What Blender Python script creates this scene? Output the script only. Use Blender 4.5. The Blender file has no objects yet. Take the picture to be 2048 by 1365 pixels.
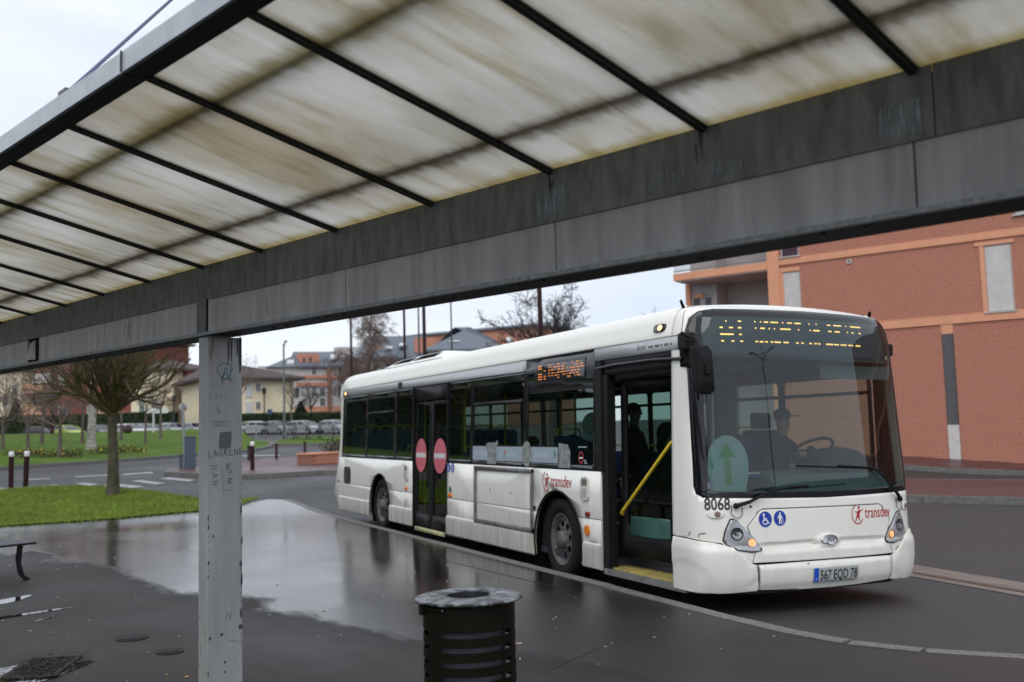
import bpy, bmesh, math, random
import numpy as np
from mathutils import Vector, Matrix, Euler, noise as mnoise
from mathutils.geometry import tessellate_polygon
R = math.radians
sc = bpy.context.scene
col = sc.collection
# ------------------------------------------------------------------ camera
YAW, PITCH, ROLL, TILT = R(25.19), R(4.916), R(-1.651), R(1.389)
FPX, CX, CY, CAMZ = 1991.1, 1024.0, 682.5, 1.75
fw = Vector((-math.cos(YAW)*math.cos(PITCH), math.sin(YAW)*math.cos(PITCH), math.sin(PITCH)))
r0 = fw.cross(Vector((0, 0, 1))).normalized(); u0 = r0.cross(fw)
RT = r0*math.cos(ROLL)+u0*math.sin(ROLL); UP = -r0*math.sin(ROLL)+u0*math.cos(ROLL)
cam = bpy.data.cameras.new('camera'); co = bpy.data.objects.new('camera', cam); col.objects.link(co)
m = Matrix((RT, UP, -fw)).transposed().to_4x4(); m.translation = Vector((0, 0, CAMZ)); co.matrix_world = m
cam.sensor_width = 36; cam.lens = 35.0; cam.clip_start = .05; cam.clip_end = 3000
cam.dof.use_dof = True; cam.dof.focus_distance = 6.4; cam.dof.aperture_fstop = 2.4
sc.camera = co
# ------------------------------------------------------------------ world, sun, exposure
W = bpy.data.worlds.new('World'); sc.world = W; W.use_nodes = True
nt = W.node_tree; nt.nodes.clear(); N_ = nt.nodes.new; L_ = nt.links.new
SUNV = Vector((.62, -.42, .72)).normalized()
sky = N_('ShaderNodeTexSky'); sky.sky_type = 'NISHITA'; sky.sun_disc = False
sky.sun_elevation = math.asin(SUNV.z); sky.sun_rotation = math.atan2(SUNV.x, SUNV.y)
bgs = N_('ShaderNodeBackground'); bgs.inputs[1].default_value = .05; L_(sky.outputs[0], bgs.inputs[0])
tc = N_('ShaderNodeTexCoord'); mp = N_('ShaderNodeMapping'); mp.inputs['Scale'].default_value = (1, 1, 2.6)
L_(tc.outputs['Generated'], mp.inputs[0])
n1 = N_('ShaderNodeTexNoise'); n1.inputs['Scale'].default_value = 2.3; n1.inputs['Detail'].default_value = 6; n1.inputs['Roughness'].default_value = .5; n1.inputs['Distortion'].default_value = .4
L_(mp.outputs[0], n1.inputs[0])
rp = N_('ShaderNodeValToRGB'); rp.color_ramp.elements[0].position = .3; rp.color_ramp.elements[1].position = .72
rp.color_ramp.elements[0].color = (.66, .735, .86, 1); rp.color_ramp.elements[1].color = (.90, .93, .985, 1)
L_(n1.outputs[0], rp.inputs[0])
bgc = N_('ShaderNodeBackground'); bgc.inputs[1].default_value = 1.22; L_(rp.outputs[0], bgc.inputs[0])
mx = N_('ShaderNodeMixShader'); mx.inputs[0].default_value = .93
L_(bgs.outputs[0], mx.inputs[1]); L_(bgc.outputs[0], mx.inputs[2])
wo = N_('ShaderNodeOutputWorld'); L_(mx.outputs[0], wo.inputs[0])
sl = bpy.data.lights.new('sun', 'SUN'); sl.energy = 1.4; sl.angle = R(50); sl.color = (1, .965, .91)
so = bpy.data.objects.new('sun', sl); col.objects.link(so); so.rotation_euler = SUNV.to_track_quat('Z', 'Y').to_euler()
sc.view_settings.view_transform = 'Standard'; sc.view_settings.look = 'None'
sc.view_settings.exposure = 0.0; sc.view_settings.gamma = 1; sc.view_settings.use_curve_mapping = False
# ------------------------------------------------------------------ helpers
def ray(px, py): return (fw*FPX+RT*(px-CX)+UP*(CY-py)).normalized()
def sm(a, b, x):
    t = min(1, max(0, (x-a)/(b-a))); return t*t*(3-2*t)
def H(x, y):
    d = -x
    z = .42*sm(19.5, 28, d)+(.021*(min(d, 95)-28) if d > 28 else 0)+(.004*(d-95) if d > 95 else 0)
    cam_ = -.06*min(1, max(0, (y-5.3)/2.5))*(1-sm(20, 27, d))
    return z+cam_
def gp(px, py, off=0.0):
    d = ray(px, py); t = 4.0; p = Vector((0, 0, CAMZ))
    while t < 700:
        q = p+d*t
        if q.z < H(q.x, q.y)+off: break
        t += .02*max(1, t/10)
    return q
def zpix(px, py, dist):      # world point on pixel ray at forward distance
    d = ray(px, py); return Vector((0, 0, CAMZ))+d*(dist/d.dot(fw))
MATS = {}
def mat(name, c=(.5, .5, .5), rough=.6, metal=0, var=.12, scale=8, bump=0, bscale=60, spec=.5, c2=None, emit=None, es=0, coat=0, stretch=None):
    if name in MATS: return MATS[name]
    m = bpy.data.materials.new(name); m.use_nodes = True; t = m.node_tree; b = t.nodes['Principled BSDF']
    b.inputs['Roughness'].default_value = rough; b.inputs['Metallic'].default_value = metal
    b.inputs['Specular IOR Level'].default_value = spec; b.inputs['Coat Weight'].default_value = coat
    b.inputs['Base Color'].default_value = (*c, 1)
    if emit: b.inputs['Emission Color'].default_value = (*emit, 1); b.inputs['Emission Strength'].default_value = es
    co_ = t.nodes.new('ShaderNodeTexCoord'); mp_ = t.nodes.new('ShaderNodeMapping')
    if stretch: mp_.inputs['Scale'].default_value = stretch
    t.links.new(co_.outputs['Object'], mp_.inputs[0])
    if var or c2:
        n = t.nodes.new('ShaderNodeTexNoise'); n.inputs['Scale'].default_value = scale; n.inputs['Detail'].default_value = 6; n.inputs['Roughness'].default_value = .65
        t.links.new(mp_.outputs[0], n.inputs[0])
        r = t.nodes.new('ShaderNodeValToRGB'); r.color_ramp.elements[0].position = .32; r.color_ramp.elements[1].position = .7
        r.color_ramp.elements[0].color = (*[max(0, x*(1-var)) for x in (c2 or c)], 1) if c2 is None else (*c2, 1)
        r.color_ramp.elements[1].color = (*[min(1, x*(1+var)) for x in c], 1)
        t.links.new(n.outputs[0], r.inputs[0]); t.links.new(r.outputs[0], b.inputs['Base Color'])
    if bump:
        n = t.nodes.new('ShaderNodeTexNoise'); n.inputs['Scale'].default_value = bscale; n.inputs['Detail'].default_value = 5
        t.links.new(mp_.outputs[0], n.inputs[0])
        bp = t.nodes.new('ShaderNodeBump'); bp.inputs['Strength'].default_value = bump; bp.inputs['Distance'].default_value = .02
        t.links.new(n.outputs[0], bp.inputs['Height']); t.links.new(bp.outputs[0], b.inputs['Normal'])
    MATS[name] = m; return m
def nodes(m): return m.node_tree, m.node_tree.nodes['Principled BSDF']
class MB:
    def __init__(s): s.v = []; s.f = []; s.mi = []; s.sm = []
    def add(s, vs, fs, mi=0, smooth=False):
        o = len(s.v); s.v.extend([tuple(v) for v in vs]); s.f.extend([tuple(i+o for i in f) for f in fs]); s.mi.extend([mi]*len(fs)); s.sm.extend([smooth]*len(fs)); return s
    def box(s, c, d, mi=0, rz=0, M=None):
        x, y, z = [k/2 for k in d]; vs = [Vector((i*x, j*y, k*z)) for i in (-1, 1) for j in (-1, 1) for k in (-1, 1)]
        if rz: q = Matrix.Rotation(rz, 3, 'Z'); vs = [q@v for v in vs]
        if M: vs = [M@v for v in vs]
        vs = [v+Vector(c) for v in vs]
        return s.add(vs, [(0, 1, 3, 2), (4, 6, 7, 5), (0, 4, 5, 1), (2, 3, 7, 6), (0, 2, 6, 4), (1, 5, 7, 3)], mi)
    def b2(s, a, b, mi=0): return s.box([(a[i]+b[i])/2 for i in range(3)], [abs(b[i]-a[i]) for i in range(3)], mi)
    def tube(s, pts, rs, n=8, mi=0, cap=True, smooth=True):
        pts = [Vector(p) for p in pts]
        if not hasattr(rs, '__len__'): rs = [rs]*len(pts)
        rs = list(rs)+[rs[-1]]*(len(pts)-len(rs)); vs = []; up = None
        for i, p in enumerate(pts):
            d = (pts[min(i+1, len(pts)-1)]-pts[max(i-1, 0)])
            d = d.normalized() if d.length > 1e-9 else Vector((0, 0, 1))
            if up is None: up = Vector((1, 0, 0)) if abs(d.x) < .8 else Vector((0, 1, 0))
            a = (up-d*up.dot(d)); a = a.normalized() if a.length > 1e-6 else d.orthogonal().normalized(); up = a; b = d.cross(a)
            for k in range(n):
                t = 2*math.pi*k/n; vs.append(p+(a*math.cos(t)+b*math.sin(t))*rs[i])
        fs = [(i*n+k, i*n+(k+1) % n, (i+1)*n+(k+1) % n, (i+1)*n+k) for i in range(len(pts)-1) for k in range(n)]
        s.add(vs, fs, mi, smooth)
        if cap: s.add(vs[:n], [tuple(range(n))[::-1]], mi); s.add(vs[-n:], [tuple(range(n))], mi)
        return s
    def lathe(s, prof, n=32, c=(0, 0, 0), ax='Z', mi=0, smooth=True):
        vs = []
        for r, h in prof:
            for k in range(n):
                t = 2*math.pi*k/n; a, b = r*math.cos(t), r*math.sin(t)
                p = {'Z': (a, b, h), 'Y': (a, h, b), 'X': (h, a, b)}[ax]; vs.append(Vector(p)+Vector(c))
        fs = [(i*n+k, i*n+(k+1) % n, (i+1)*n+(k+1) % n, (i+1)*n+k) for i in range(len(prof)-1) for k in range(n)]
        return s.add(vs, fs, mi, smooth)
    def prism(s, poly, a, b, ax='Y', mi=0):      # 2D poly extruded from a to b along ax
        def P(p, h): return {'Y': (p[0], h, p[1]), 'X': (h, p[0], p[1]), 'Z': (p[0], p[1], h)}[ax]
        n = len(poly); vs = [P(p, a) for p in poly]+[P(p, b) for p in poly]
        tr = tessellate_polygon([[Vector((p[0], p[1], 0)) for p in poly]])
        fs = [(i, (i+1) % n, n+(i+1) % n, n+i) for i in range(n)]+[tuple(t) for t in tr]+[tuple(n+i for i in t) for t in tr]
        return s.add(vs, fs, mi)
    def sphere(s, c, r, n=12, mi=0):
        if not hasattr(r, '__len__'): r = (r, r, r)
        m = n//2+1; vs = [(c[0]+r[0]*math.sin(math.pi*i/m)*math.cos(2*math.pi*k/n), c[1]+r[1]*math.sin(math.pi*i/m)*math.sin(2*math.pi*k/n), c[2]+r[2]*math.cos(math.pi*i/m)) for i in range(m+1) for k in range(n)]
        return s.add(vs, [(i*n+k, (i+1)*n+k, (i+1)*n+(k+1) % n, i*n+(k+1) % n) for i in range(m) for k in range(n)], mi, True)
    def mesh(s, name, mats):
        me = bpy.data.meshes.new(name); me.from_pydata(s.v, [], s.f)
        for m in (mats if isinstance(mats, (list, tuple)) else [mats]): me.materials.append(m)
        me.polygons.foreach_set('material_index', s.mi); me.polygons.foreach_set('use_smooth', s.sm); me.update()
        bm = bmesh.new(); bm.from_mesh(me); bmesh.ops.recalc_face_normals(bm, faces=bm.faces); bm.to_mesh(me); bm.free(); return me
    def build(s, name, mats, parent=None, bevel=0, **kw):
        me = s.mesh(name, mats); o = bpy.data.objects.new(name, me); col.objects.link(o); o.parent = parent
        if bevel:
            mo = o.modifiers.new('bevel', 'BEVEL'); mo.width = bevel; mo.segments = 2; mo.limit_method = 'ANGLE'; mo.angle_limit = R(40)
        for k, v in kw.items(): o[k] = v
        return o
def tag(o, label, cat, group=None):
    o['label'] = label; o['category'] = cat
    if group: o['group'] = group
    return o
def thing(name, label, cat, loc=(0, 0, 0), rz=0, group=None, rx=0):
    o = bpy.data.objects.new(name, None); col.objects.link(o); o.location = loc; o.rotation_euler = (rx, 0, rz); o.empty_display_size = .2
    return tag(o, label, cat, group)
def struct(o): o['kind'] = 'structure'; return o
def children(o): return [c for c in bpy.data.objects if c.parent == o]
def copy_tree(o, parent=None):
    c = o.copy(); col.objects.link(c); c.parent = parent
    for ch in list(o.children): copy_tree(ch, c)
    return c
def inst(name, me, parent, loc=(0, 0, 0), rot=(0, 0, 0), scale=(1, 1, 1)):
    o = bpy.data.objects.new(name, me); col.objects.link(o); o.parent = parent; o.location = loc; o.rotation_euler = rot; o.scale = scale; return o
def patch(poly, mp_, step=(.1, .1), thick=.015, holes=(), off=0, name='panel', mats=None, parent=None, smooth=True, bounds=None):
    """2D polygon (with holes) -> cut on a grid -> mapped on the surface mp_(a,b,off), with thickness"""
    loops = [[Vector((p[0], p[1], 0)) for p in poly]]+[[Vector((p[0], p[1], 0)) for p in h] for h in holes]
    tr = tessellate_polygon(loops); flat = [v for l in loops for v in l]
    bm = bmesh.new(); vs = [bm.verts.new(v) for v in flat]
    for t in tr:
        try: bm.faces.new([vs[i] for i in t])
        except ValueError: pass
    xs = [v.x for v in flat]; ys = [v.y for v in flat]
    for ax, lo, hi, st in ((0, min(xs), max(xs), step[0]), (1, min(ys), max(ys), step[1])):
        k = math.floor(lo/st)+1
        while k*st < hi:
            c = Vector((0, 0, 0)); nn = Vector((0, 0, 0)); c[ax] = k*st; nn[ax] = 1
            bmesh.ops.bisect_plane(bm, geom=bm.verts[:]+bm.edges[:]+bm.faces[:], plane_co=c, plane_no=nn, dist=1e-6); k += 1
    bmesh.ops.remove_doubles(bm, verts=bm.verts[:], dist=1e-5)
    fo = off if callable(off) else (lambda a, b: off)
    v2 = [(v.co.x, v.co.y) for v in bm.verts]; bm.verts.index_update()
    fs = [[v.index for v in f.verts] for f in bm.faces]
    be = [(e.verts[0].index, e.verts[1].index) for e in bm.edges if len(e.link_faces) == 1]; bm.free()
    n = len(v2); mb = MB()
    top = [mp_(a, b, fo(a, b)) for a, b in v2]
    if thick: 
        bot = [mp_(a, b, fo(a, b)-thick) for a, b in v2]
        mb.add(top+bot, [tuple(f) for f in fs]+[tuple(n+i for i in f[::-1]) for f in fs], 0, smooth)
        mb.f.extend([(a, b, n+b, n+a) for a, b in be]); mb.mi.extend([0]*len(be)); mb.sm.extend([False]*len(be))
    else: mb.add(top, [tuple(f) for f in fs], 0, smooth)
    if mats is None: return mb
    return mb.build(name, mats, parent)
def circ(cx, cy, rx, ry=None, n=20, a0=0, a1=360):
    ry = ry or rx; e = 0 if a1-a0 >= 360 else 1
    return [(cx+rx*math.cos(R(a0+(a1-a0)*i/(n-e))), cy+ry*math.sin(R(a0+(a1-a0)*i/(n-e)))) for i in range(n)]
def rrect(x0, y0, x1, y1, r, n=5):
    p = []
    for cx_, cy_, a in ((x1-r, y1-r, 0), (x0+r, y1-r, 90), (x0+r, y0+r, 180), (x1-r, y0+r, 270)):
        p += [(cx_+r*math.cos(R(a+90*i/n)), cy_+r*math.sin(R(a+90*i/n))) for i in range(n+1)]
    return p
def text2d(s, size=1, shear=0, bold=0, spacing=1):
    c = bpy.data.curves.new('t', 'FONT'); c.body = s; c.size = size; c.shear = shear; c.offset = bold; c.space_character = spacing; c.align_x = 'LEFT'; c.resolution_u = 3
    o = bpy.data.objects.new('t', c); col.objects.link(o); dg = bpy.context.evaluated_depsgraph_get(); dg.update()
    me = bpy.data.meshes.new_from_object(o.evaluated_get(dg)); vs = [(v.co.x, v.co.y) for v in me.vertices]; fs = [tuple(p.vertices) for p in me.polygons]
    bpy.data.objects.remove(o); bpy.data.curves.remove(c); bpy.data.meshes.remove(me); return vs, fs
def text_on(s, size, mp_, a, b, mat_, parent, name='lettering', sx=1, off=.003, rot=0, fit=None, **kw):
    vs, fs = text2d(s, size, **kw)
    if not vs: return
    if fit: w = max(v[0] for v in vs)-min(v[0] for v in vs); sx = fit/w
    cr, sr = math.cos(rot), math.sin(rot)
    mb = MB(); mb.add([mp_(a+(x*sx)*cr-y*sr, b+(x*sx)*sr+y*cr, off) for x, y in vs], fs)
    o = mb.build(name, mat_, parent); return o
def flat_on(poly, mp_, mats, parent, name, off=.003, step=(.08, .08)): return patch(poly, mp_, step, 0, (), off, name, mats, parent)
def stroke(pts, w, mp_, mat_, parent, name='scratch', off=.002):   # thin scratched line on a surface
    mb = MB()
    for a, b in zip(pts, pts[1:]):
        d = Vector((b[0]-a[0], b[1]-a[1])); 
        if d.length < 1e-6: continue
        n = Vector((-d.y, d.x)).normalized()*w/2
        q = [(a[0]+n.x, a[1]+n.y), (b[0]+n.x, b[1]+n.y), (b[0]-n.x, b[1]-n.y), (a[0]-n.x, a[1]-n.y)]
        mb.add([mp_(x, y, off) for x, y in q], [(0, 1, 2, 3)])
    return mb
rnd = random.Random(7)
# ------------------------------------------------------------------ materials
def glass(name, tint, refl=1.0, rough=0.0, ior=1.62):
    m = bpy.data.materials.new(name); m.use_nodes = True; t = m.node_tree; t.nodes.clear()
    o = t.nodes.new('ShaderNodeOutputMaterial'); tr = t.nodes.new('ShaderNodeBsdfTransparent'); gl = t.nodes.new('ShaderNodeBsdfGlossy')
    tr.inputs[0].default_value = (*tint, 1); gl.inputs['Roughness'].default_value = rough; gl.inputs[0].default_value = (refl, refl, refl, 1)
    fr = t.nodes.new('ShaderNodeFresnel'); ge = t.nodes.new('ShaderNodeNewGeometry'); io = t.nodes.new('ShaderNodeMapRange'); io.inputs[3].default_value = ior; io.inputs[4].default_value = 1/ior; t.links.new(ge.outputs['Backfacing'], io.inputs[0]); t.links.new(io.outputs[0], fr.inputs[0])
    mx = t.nodes.new('ShaderNodeMixShader'); t.links.new(fr.outputs[0], mx.inputs[0]); t.links.new(tr.outputs[0], mx.inputs[1]); t.links.new(gl.outputs[0], mx.inputs[2]); t.links.new(mx.outputs[0], o.inputs[0])
    MATS[name] = m; return m
G_SIDE = glass('bus side glass', (.26, .36, .33)); G_FRONT = glass('windscreen glass', (.54, .66, .64), 1.0, 0, 1.6); G_LEFT = glass('clear side glass', (.68, .76, .72)); G_CAR = glass('car glass', (.12, .14, .14))
def bus_white(name, c, dirt):
    m = mat(name, c, .34, coat=.15, var=0); t, b = nodes(m); nn = t.nodes.new; lk = t.links.new
    co_ = nn('ShaderNodeTexCoord'); sp = nn('ShaderNodeSeparateXYZ'); lk(co_.outputs['Object'], sp.inputs[0])
    mp_ = nn('ShaderNodeMapping'); mp_.inputs['Scale'].default_value = (6, 6, .9); lk(co_.outputs['Object'], mp_.inputs[0])
    n = nn('ShaderNodeTexNoise'); n.inputs['Scale'].default_value = 1.6; n.inputs['Detail'].default_value = 7; n.inputs['Roughness'].default_value = .7; lk(mp_.outputs[0], n.inputs[0])
    mr = nn('ShaderNodeMapRange'); mr.inputs[1].default_value = .15; mr.inputs[2].default_value = 1.15; mr.inputs[3].default_value = 1; mr.inputs[4].default_value = 0; lk(sp.outputs['Z'], mr.inputs[0])
    ml = nn('ShaderNodeMath'); ml.operation = 'MULTIPLY'; lk(n.outputs[0], ml.inputs[0]); lk(mr.outputs[0], ml.inputs[1])
    m2 = nn('ShaderNodeMath'); m2.operation = 'MULTIPLY_ADD'; m2.inputs[1].default_value = dirt; m2.inputs[2].default_value = .02; m2.use_clamp = True; lk(ml.outputs[0], m2.inputs[0])
    mxx = nn('ShaderNodeMix'); mxx.data_type = 'RGBA'; mxx.inputs[6].default_value = (*c, 1); mxx.inputs[7].default_value = (.19, .17, .14, 1); lk(m2.outputs[0], mxx.inputs[0]); lk(mxx.outputs[2], b.inputs['Base Color'])
    return m
BW = bus_white('bus white paint', (.84, .83, .78), 1.35); BWF = bus_white('bus front white paint', (.86, .85, .79), .5)
BGREY = mat('bus grey band', (.44, .45, .47), .4, var=.05); BLK = mat('black rubber trim', (.010, .010, .011), .5, var=.1, spec=.18); BLKG = mat('black gloss glazing band', (.008, .009, .012), .08, var=0)
DARKI = mat('dark interior plastic', (.022, .024, .027), .6, spec=.2); GREYI = mat('grey interior plastic', (.22, .23, .24), .6); LGREYI = mat('light interior lining', (.42, .43, .44), .6)
SEATM = mat('blue seat fabric', (.02, .05, .14), .9); YEL = mat('yellow rail paint', (.75, .55, .03), .4); STEEL = mat('brushed steel', (.45, .45, .45), .35, metal=.8, var=.1)
TYRE = mat('tyre rubber', (.010, .010, .010), .8, bump=.3, spec=.2); RIM = mat('wheel steel', (.15, .145, .13), .6, metal=.35, c2=(.06, .055, .05), scale=14); HOLE = mat('shadow gap black', (.003, .003, .003), .9, var=0, spec=.05)
SILV = mat('silver lamp housing', (.42, .43, .44), .3, metal=.5, var=.04); CHROME = mat('chrome', (.6, .6, .62), .12, metal=1, var=0); REFL = mat('lamp reflector', (.35, .37, .4), .1, metal=1, var=0)
LAMP_W = mat('lit amber lamp', (.7, .3, .12), .3, var=0, emit=(1, .48, .22), es=.8); AMB = mat('amber reflector', (.75, .2, .01), .25, var=0); AMBL = mat('lit amber marker', (.9, .3, .05), .3, var=0, emit=(1, .5, .15), es=5)
REDR = mat('red reflector', (.25, .02, .01), .3, var=0); LEDM = mat('amber display diode', (.9, .5, .1), .4, var=0, emit=(1, .55, .16), es=2.6); LEDO = mat('orange display diode', (.9, .3, .05), .4, var=0, emit=(1, .3, .06), es=1.3)
DISPG = mat('display board grey', (.05, .062, .082), .5, var=.1, scale=3); REDL = mat('red logo print', (.42, .02, .025), .45, var=0); BLUE = mat('blue sticker print', (.006, .04, .35), .4, var=0); WHT = mat('white print', (.8, .8, .8), .5, var=0); BLKP = mat('black print', (.01, .01, .012), .5, var=0)
ROSE = mat('faded red sign print', (.52, .12, .15), .6, var=.08); STICK = mat('translucent sticker', (.30, .36, .42), .6, var=.05); STICKT = mat('pale blue sticker print', (.42, .50, .56), .6, var=0); GREENST = mat('green arrow sticker', (.06, .22, .08), .6, var=0); PSTK = mat('pale round sticker', (.2, .3, .31), .5, var=0)
PLATE = mat('licence plate', (.38, .40, .40), .4, var=.04); PLATEB = mat('plate blue band', (.01, .07, .5), .4, var=0); TREAD = mat('yellow tread strip', (.5, .4, .1), .7, c2=(.2, .15, .05), scale=14); DOORG = glass('door glass', (.20, .31, .27))
GALV = mat('galvanised beam steel', (.115, .12, .125), .5, metal=.35, c2=(.06, .064, .066), scale=5, bump=.05, stretch=(2, 2, .6)); GALVL = mat('galvanised lip', (.27, .29, .30), .45, metal=.3, c2=(.12, .13, .135), scale=60)
PALE = mat('weathered grey cladding', (.37, .375, .38), .5, c2=(.26, .26, .265), scale=2.2, stretch=(5, 5, .7)); FASC = mat('pale fascia metal', (.46, .50, .54), .4, c2=(.37, .41, .46), scale=6); SOFF = mat('dark soffit steel', (.022, .023, .025), .6, spec=.2)
BOLT = mat('bolt steel', (.10, .10, .095), .45, metal=.6); CABLE = mat('blue grey cable', (.07, .09, .18), .5, var=0)
BARK = mat('mossy bark', (.085, .075, .05), .9, c2=(.035, .035, .018), scale=9, bump=.7, bscale=18, stretch=(1, 1, .3)); BARKG = mat('grey bark', (.15, .125, .11), .9, c2=(.08, .06, .05), scale=7); BARKB = mat('birch bark', (.5, .48, .45), .8, c2=(.09, .08, .07), scale=5, stretch=(1, 1, 3)); TWIG = mat('reddish twigs', (.17, .12, .105), .9, var=.3); TWIGG = mat('olive mossy twigs', (.085, .078, .02), .9, c2=(.045, .03, .016), scale=3); TWIGD = mat('dark twigs', (.045, .04, .036), .9, var=.3)
MAROON = mat('maroon painted steel', (.024, .006, .008), .45, var=.1, spec=.25); DKGREY = mat('dark grey painted steel', (.02, .022, .026), .5); BIN = mat('dark brown bin paint', (.008, .007, .004), .5, var=.1, spec=.12); LIDM = mat('scratched bin lid', (.21, .22, .235), .36, metal=.4, c2=(.012, .011, .010), scale=17, bump=.1)
_r = [n for n in LIDM.node_tree.nodes if n.type == 'VALTORGB'][0]; _r.color_ramp.elements[0].position = .46; _r.color_ramp.elements[1].position = .56
# ------------------------------------------------------------------ ground
def asphalt(name, c, c2, rough, wet=None, fine=1.0):
    m = mat(name, c, rough, var=0); t, b = nodes(m); nn = t.nodes.new; lk = t.links.new
    co_ = nn('ShaderNodeTexCoord')
    n = nn('ShaderNodeTexNoise'); n.inputs['Scale'].default_value = .35; n.inputs['Detail'].default_value = 8; n.inputs['Roughness'].default_value = .65; lk(co_.outputs['Object'], n.inputs[0])
    g = nn('ShaderNodeTexNoise'); g.inputs['Scale'].default_value = 70; g.inputs['Detail'].default_value = 5; g.inputs['Roughness'].default_value = .75; lk(co_.outputs['Object'], g.inputs[0])
    r = nn('ShaderNodeValToRGB'); r.color_ramp.elements[0].position = .35; r.color_ramp.elements[1].position = .68; r.color_ramp.elements[0].color = (*c2, 1); r.color_ramp.elements[1].color = (*c, 1); lk(n.outputs[0], r.inputs[0])
    mg = nn('ShaderNodeMix'); mg.data_type = 'RGBA'; mg.blend_type = 'OVERLAY'; mg.inputs[0].default_value = .95; lk(r.outputs[0], mg.inputs[6]); lk(g.outputs['Color'], mg.inputs[7])
    hs = nn('ShaderNodeHueSaturation'); hs.inputs['Saturation'].default_value = {'red paving': 1, 'platform asphalt': .9}.get(name, .4); lk(mg.outputs[2], hs.inputs['Color'])
    # small pale grit / gum specks
    v = nn('ShaderNodeTexVoronoi'); v.inputs['Scale'].default_value = 2.6; lk(co_.outputs['Object'], v.inputs[0])
    mr = nn('ShaderNodeMapRange'); mr.inputs[1].default_value = .030; mr.inputs[2].default_value = .045; mr.inputs[3].default_value = .35; mr.inputs[4].default_value = 0; lk(v.outputs['Distance'], mr.inputs[0])
    ms = nn('ShaderNodeMix'); ms.data_type = 'RGBA'; ms.inputs[7].default_value = (.25, .25, .24, 1); lk(mr.outputs[0], ms.inputs[0]); lk(hs.outputs[0], ms.inputs[6]); lk(ms.outputs[2], b.inputs['Base Color'])
    bp = nn('ShaderNodeBump'); bp.inputs['Strength'].default_value = .35*fine; bp.inputs['Distance'].default_value = .006; lk(g.outputs[0], bp.inputs['Height']); lk(bp.outputs[0], b.inputs['Normal'])
    rr = nn('ShaderNodeMapRange'); rr.inputs[1].default_value = .35; rr.inputs[2].default_value = .7; rr.inputs[3].default_value = rough-.12; rr.inputs[4].default_value = rough+.15; lk(n.outputs[0], rr.inputs[0]); lk(rr.outputs[0], b.inputs['Roughness'])
    return m, dict(t=t, b=b, co=co_, bp=bp, rr=rr, g=g, n=n, ms=ms)
ROADM, _d = asphalt('road asphalt', (.037, .036, .038), (.024, .024, .026), .62)
PLATM, pd_ = asphalt('platform asphalt', (.034, .028, .024), (.024, .020, .017), .65)
REDP, _d2 = asphalt('red paving', (.10, .042, .042), (.055, .022, .024), .45)
def wetten(d):   # rain film beyond the drip line of the shelter
    t, b = d['t'], d['b']; nn = t.nodes.new; lk = t.links.new
    vm = nn('ShaderNodeVectorMath'); vm.operation = 'DOT_PRODUCT'; vm.inputs[1].default_value = (-.3173, .9483, 0); lk(d['co'].outputs['Object'], vm.inputs[0])
    mp_ = nn('ShaderNodeMapping'); mp_.inputs['Rotation'].default_value = (0, 0, R(-18.5)); mp_.inputs['Scale'].default_value = (.55, 1.5, 1); lk(d['co'].outputs['Object'], mp_.inputs[0])
    n = nn('ShaderNodeTexNoise'); n.inputs['Scale'].default_value = .8; n.inputs['Detail'].default_value = 6; n.inputs['Roughness'].default_value = .55; lk(mp_.outputs[0], n.inputs[0])
    a = nn('ShaderNodeMath'); a.operation = 'MULTIPLY_ADD'; a.inputs[1].default_value = 2.2; lk(n.outputs[0], a.inputs[0]); lk(vm.outputs['Value'], a.inputs[2])
    mr = nn('ShaderNodeMapRange'); mr.interpolation_type = 'SMOOTHSTEP'; mr.inputs[1].default_value = 5.86; mr.inputs[2].default_value = 6.12; lk(a.outputs[0], mr.inputs[0])
    sx2 = nn('ShaderNodeSeparateXYZ'); lk(d['co'].outputs['Object'], sx2.inputs[0]); fx = nn('ShaderNodeMapRange'); fx.inputs[1].default_value = -9.5; fx.inputs[2].default_value = -6.2; fx.inputs[3].default_value = 1; fx.inputs[4].default_value = .32; lk(sx2.outputs['X'], fx.inputs[0])
    wm = nn('ShaderNodeMath'); wm.operation = 'MULTIPLY'; lk(mr.outputs[0], wm.inputs[0]); lk(fx.outputs[0], wm.inputs[1]); mr = wm
    # slow variation of the film
    m2 = nn('ShaderNodeMapRange'); m2.inputs[1].default_value = .3; m2.inputs[2].default_value = .7; m2.inputs[3].default_value = .07; m2.inputs[4].default_value = .24; lk(d['n'].outputs[0], m2.inputs[0])
    mx = nn('ShaderNodeMix'); lk(mr.outputs[0], mx.inputs[0]); lk(d['rr'].outputs[0], mx.inputs[2]); lk(m2.outputs[0], mx.inputs[3]); lk(mx.outputs[0], b.inputs['Roughness'])
    # wet asphalt is darker, damp fringe too
    dk = nn('ShaderNodeMapRange'); dk.inputs[1].default_value = 5.5; dk.inputs[2].default_value = 5.9; dk.inputs[3].default_value = 1; dk.inputs[4].default_value = .5; lk(a.outputs[0], dk.inputs[0])
    hs = nn('ShaderNodeHueSaturation'); lk(dk.outputs[0], hs.inputs['Value']); lk(d['ms'].outputs[2], hs.inputs['Color']); lk(hs.outputs[0], b.inputs['Base Color'])
    bs = nn('ShaderNodeMapRange'); bs.inputs[3].default_value = .35; bs.inputs[4].default_value = .03; lk(mr.outputs[0], bs.inputs[0]); lk(bs.outputs[0], d['bp'].inputs['Strength'])
    sq = nn('ShaderNodeMapRange'); sq.inputs[3].default_value = .32; sq.inputs[4].default_value = .78; lk(mr.outputs[0], sq.inputs[0]); lk(sq.outputs[0], b.inputs['Specular IOR Level'])
wetten(pd_)
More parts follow.
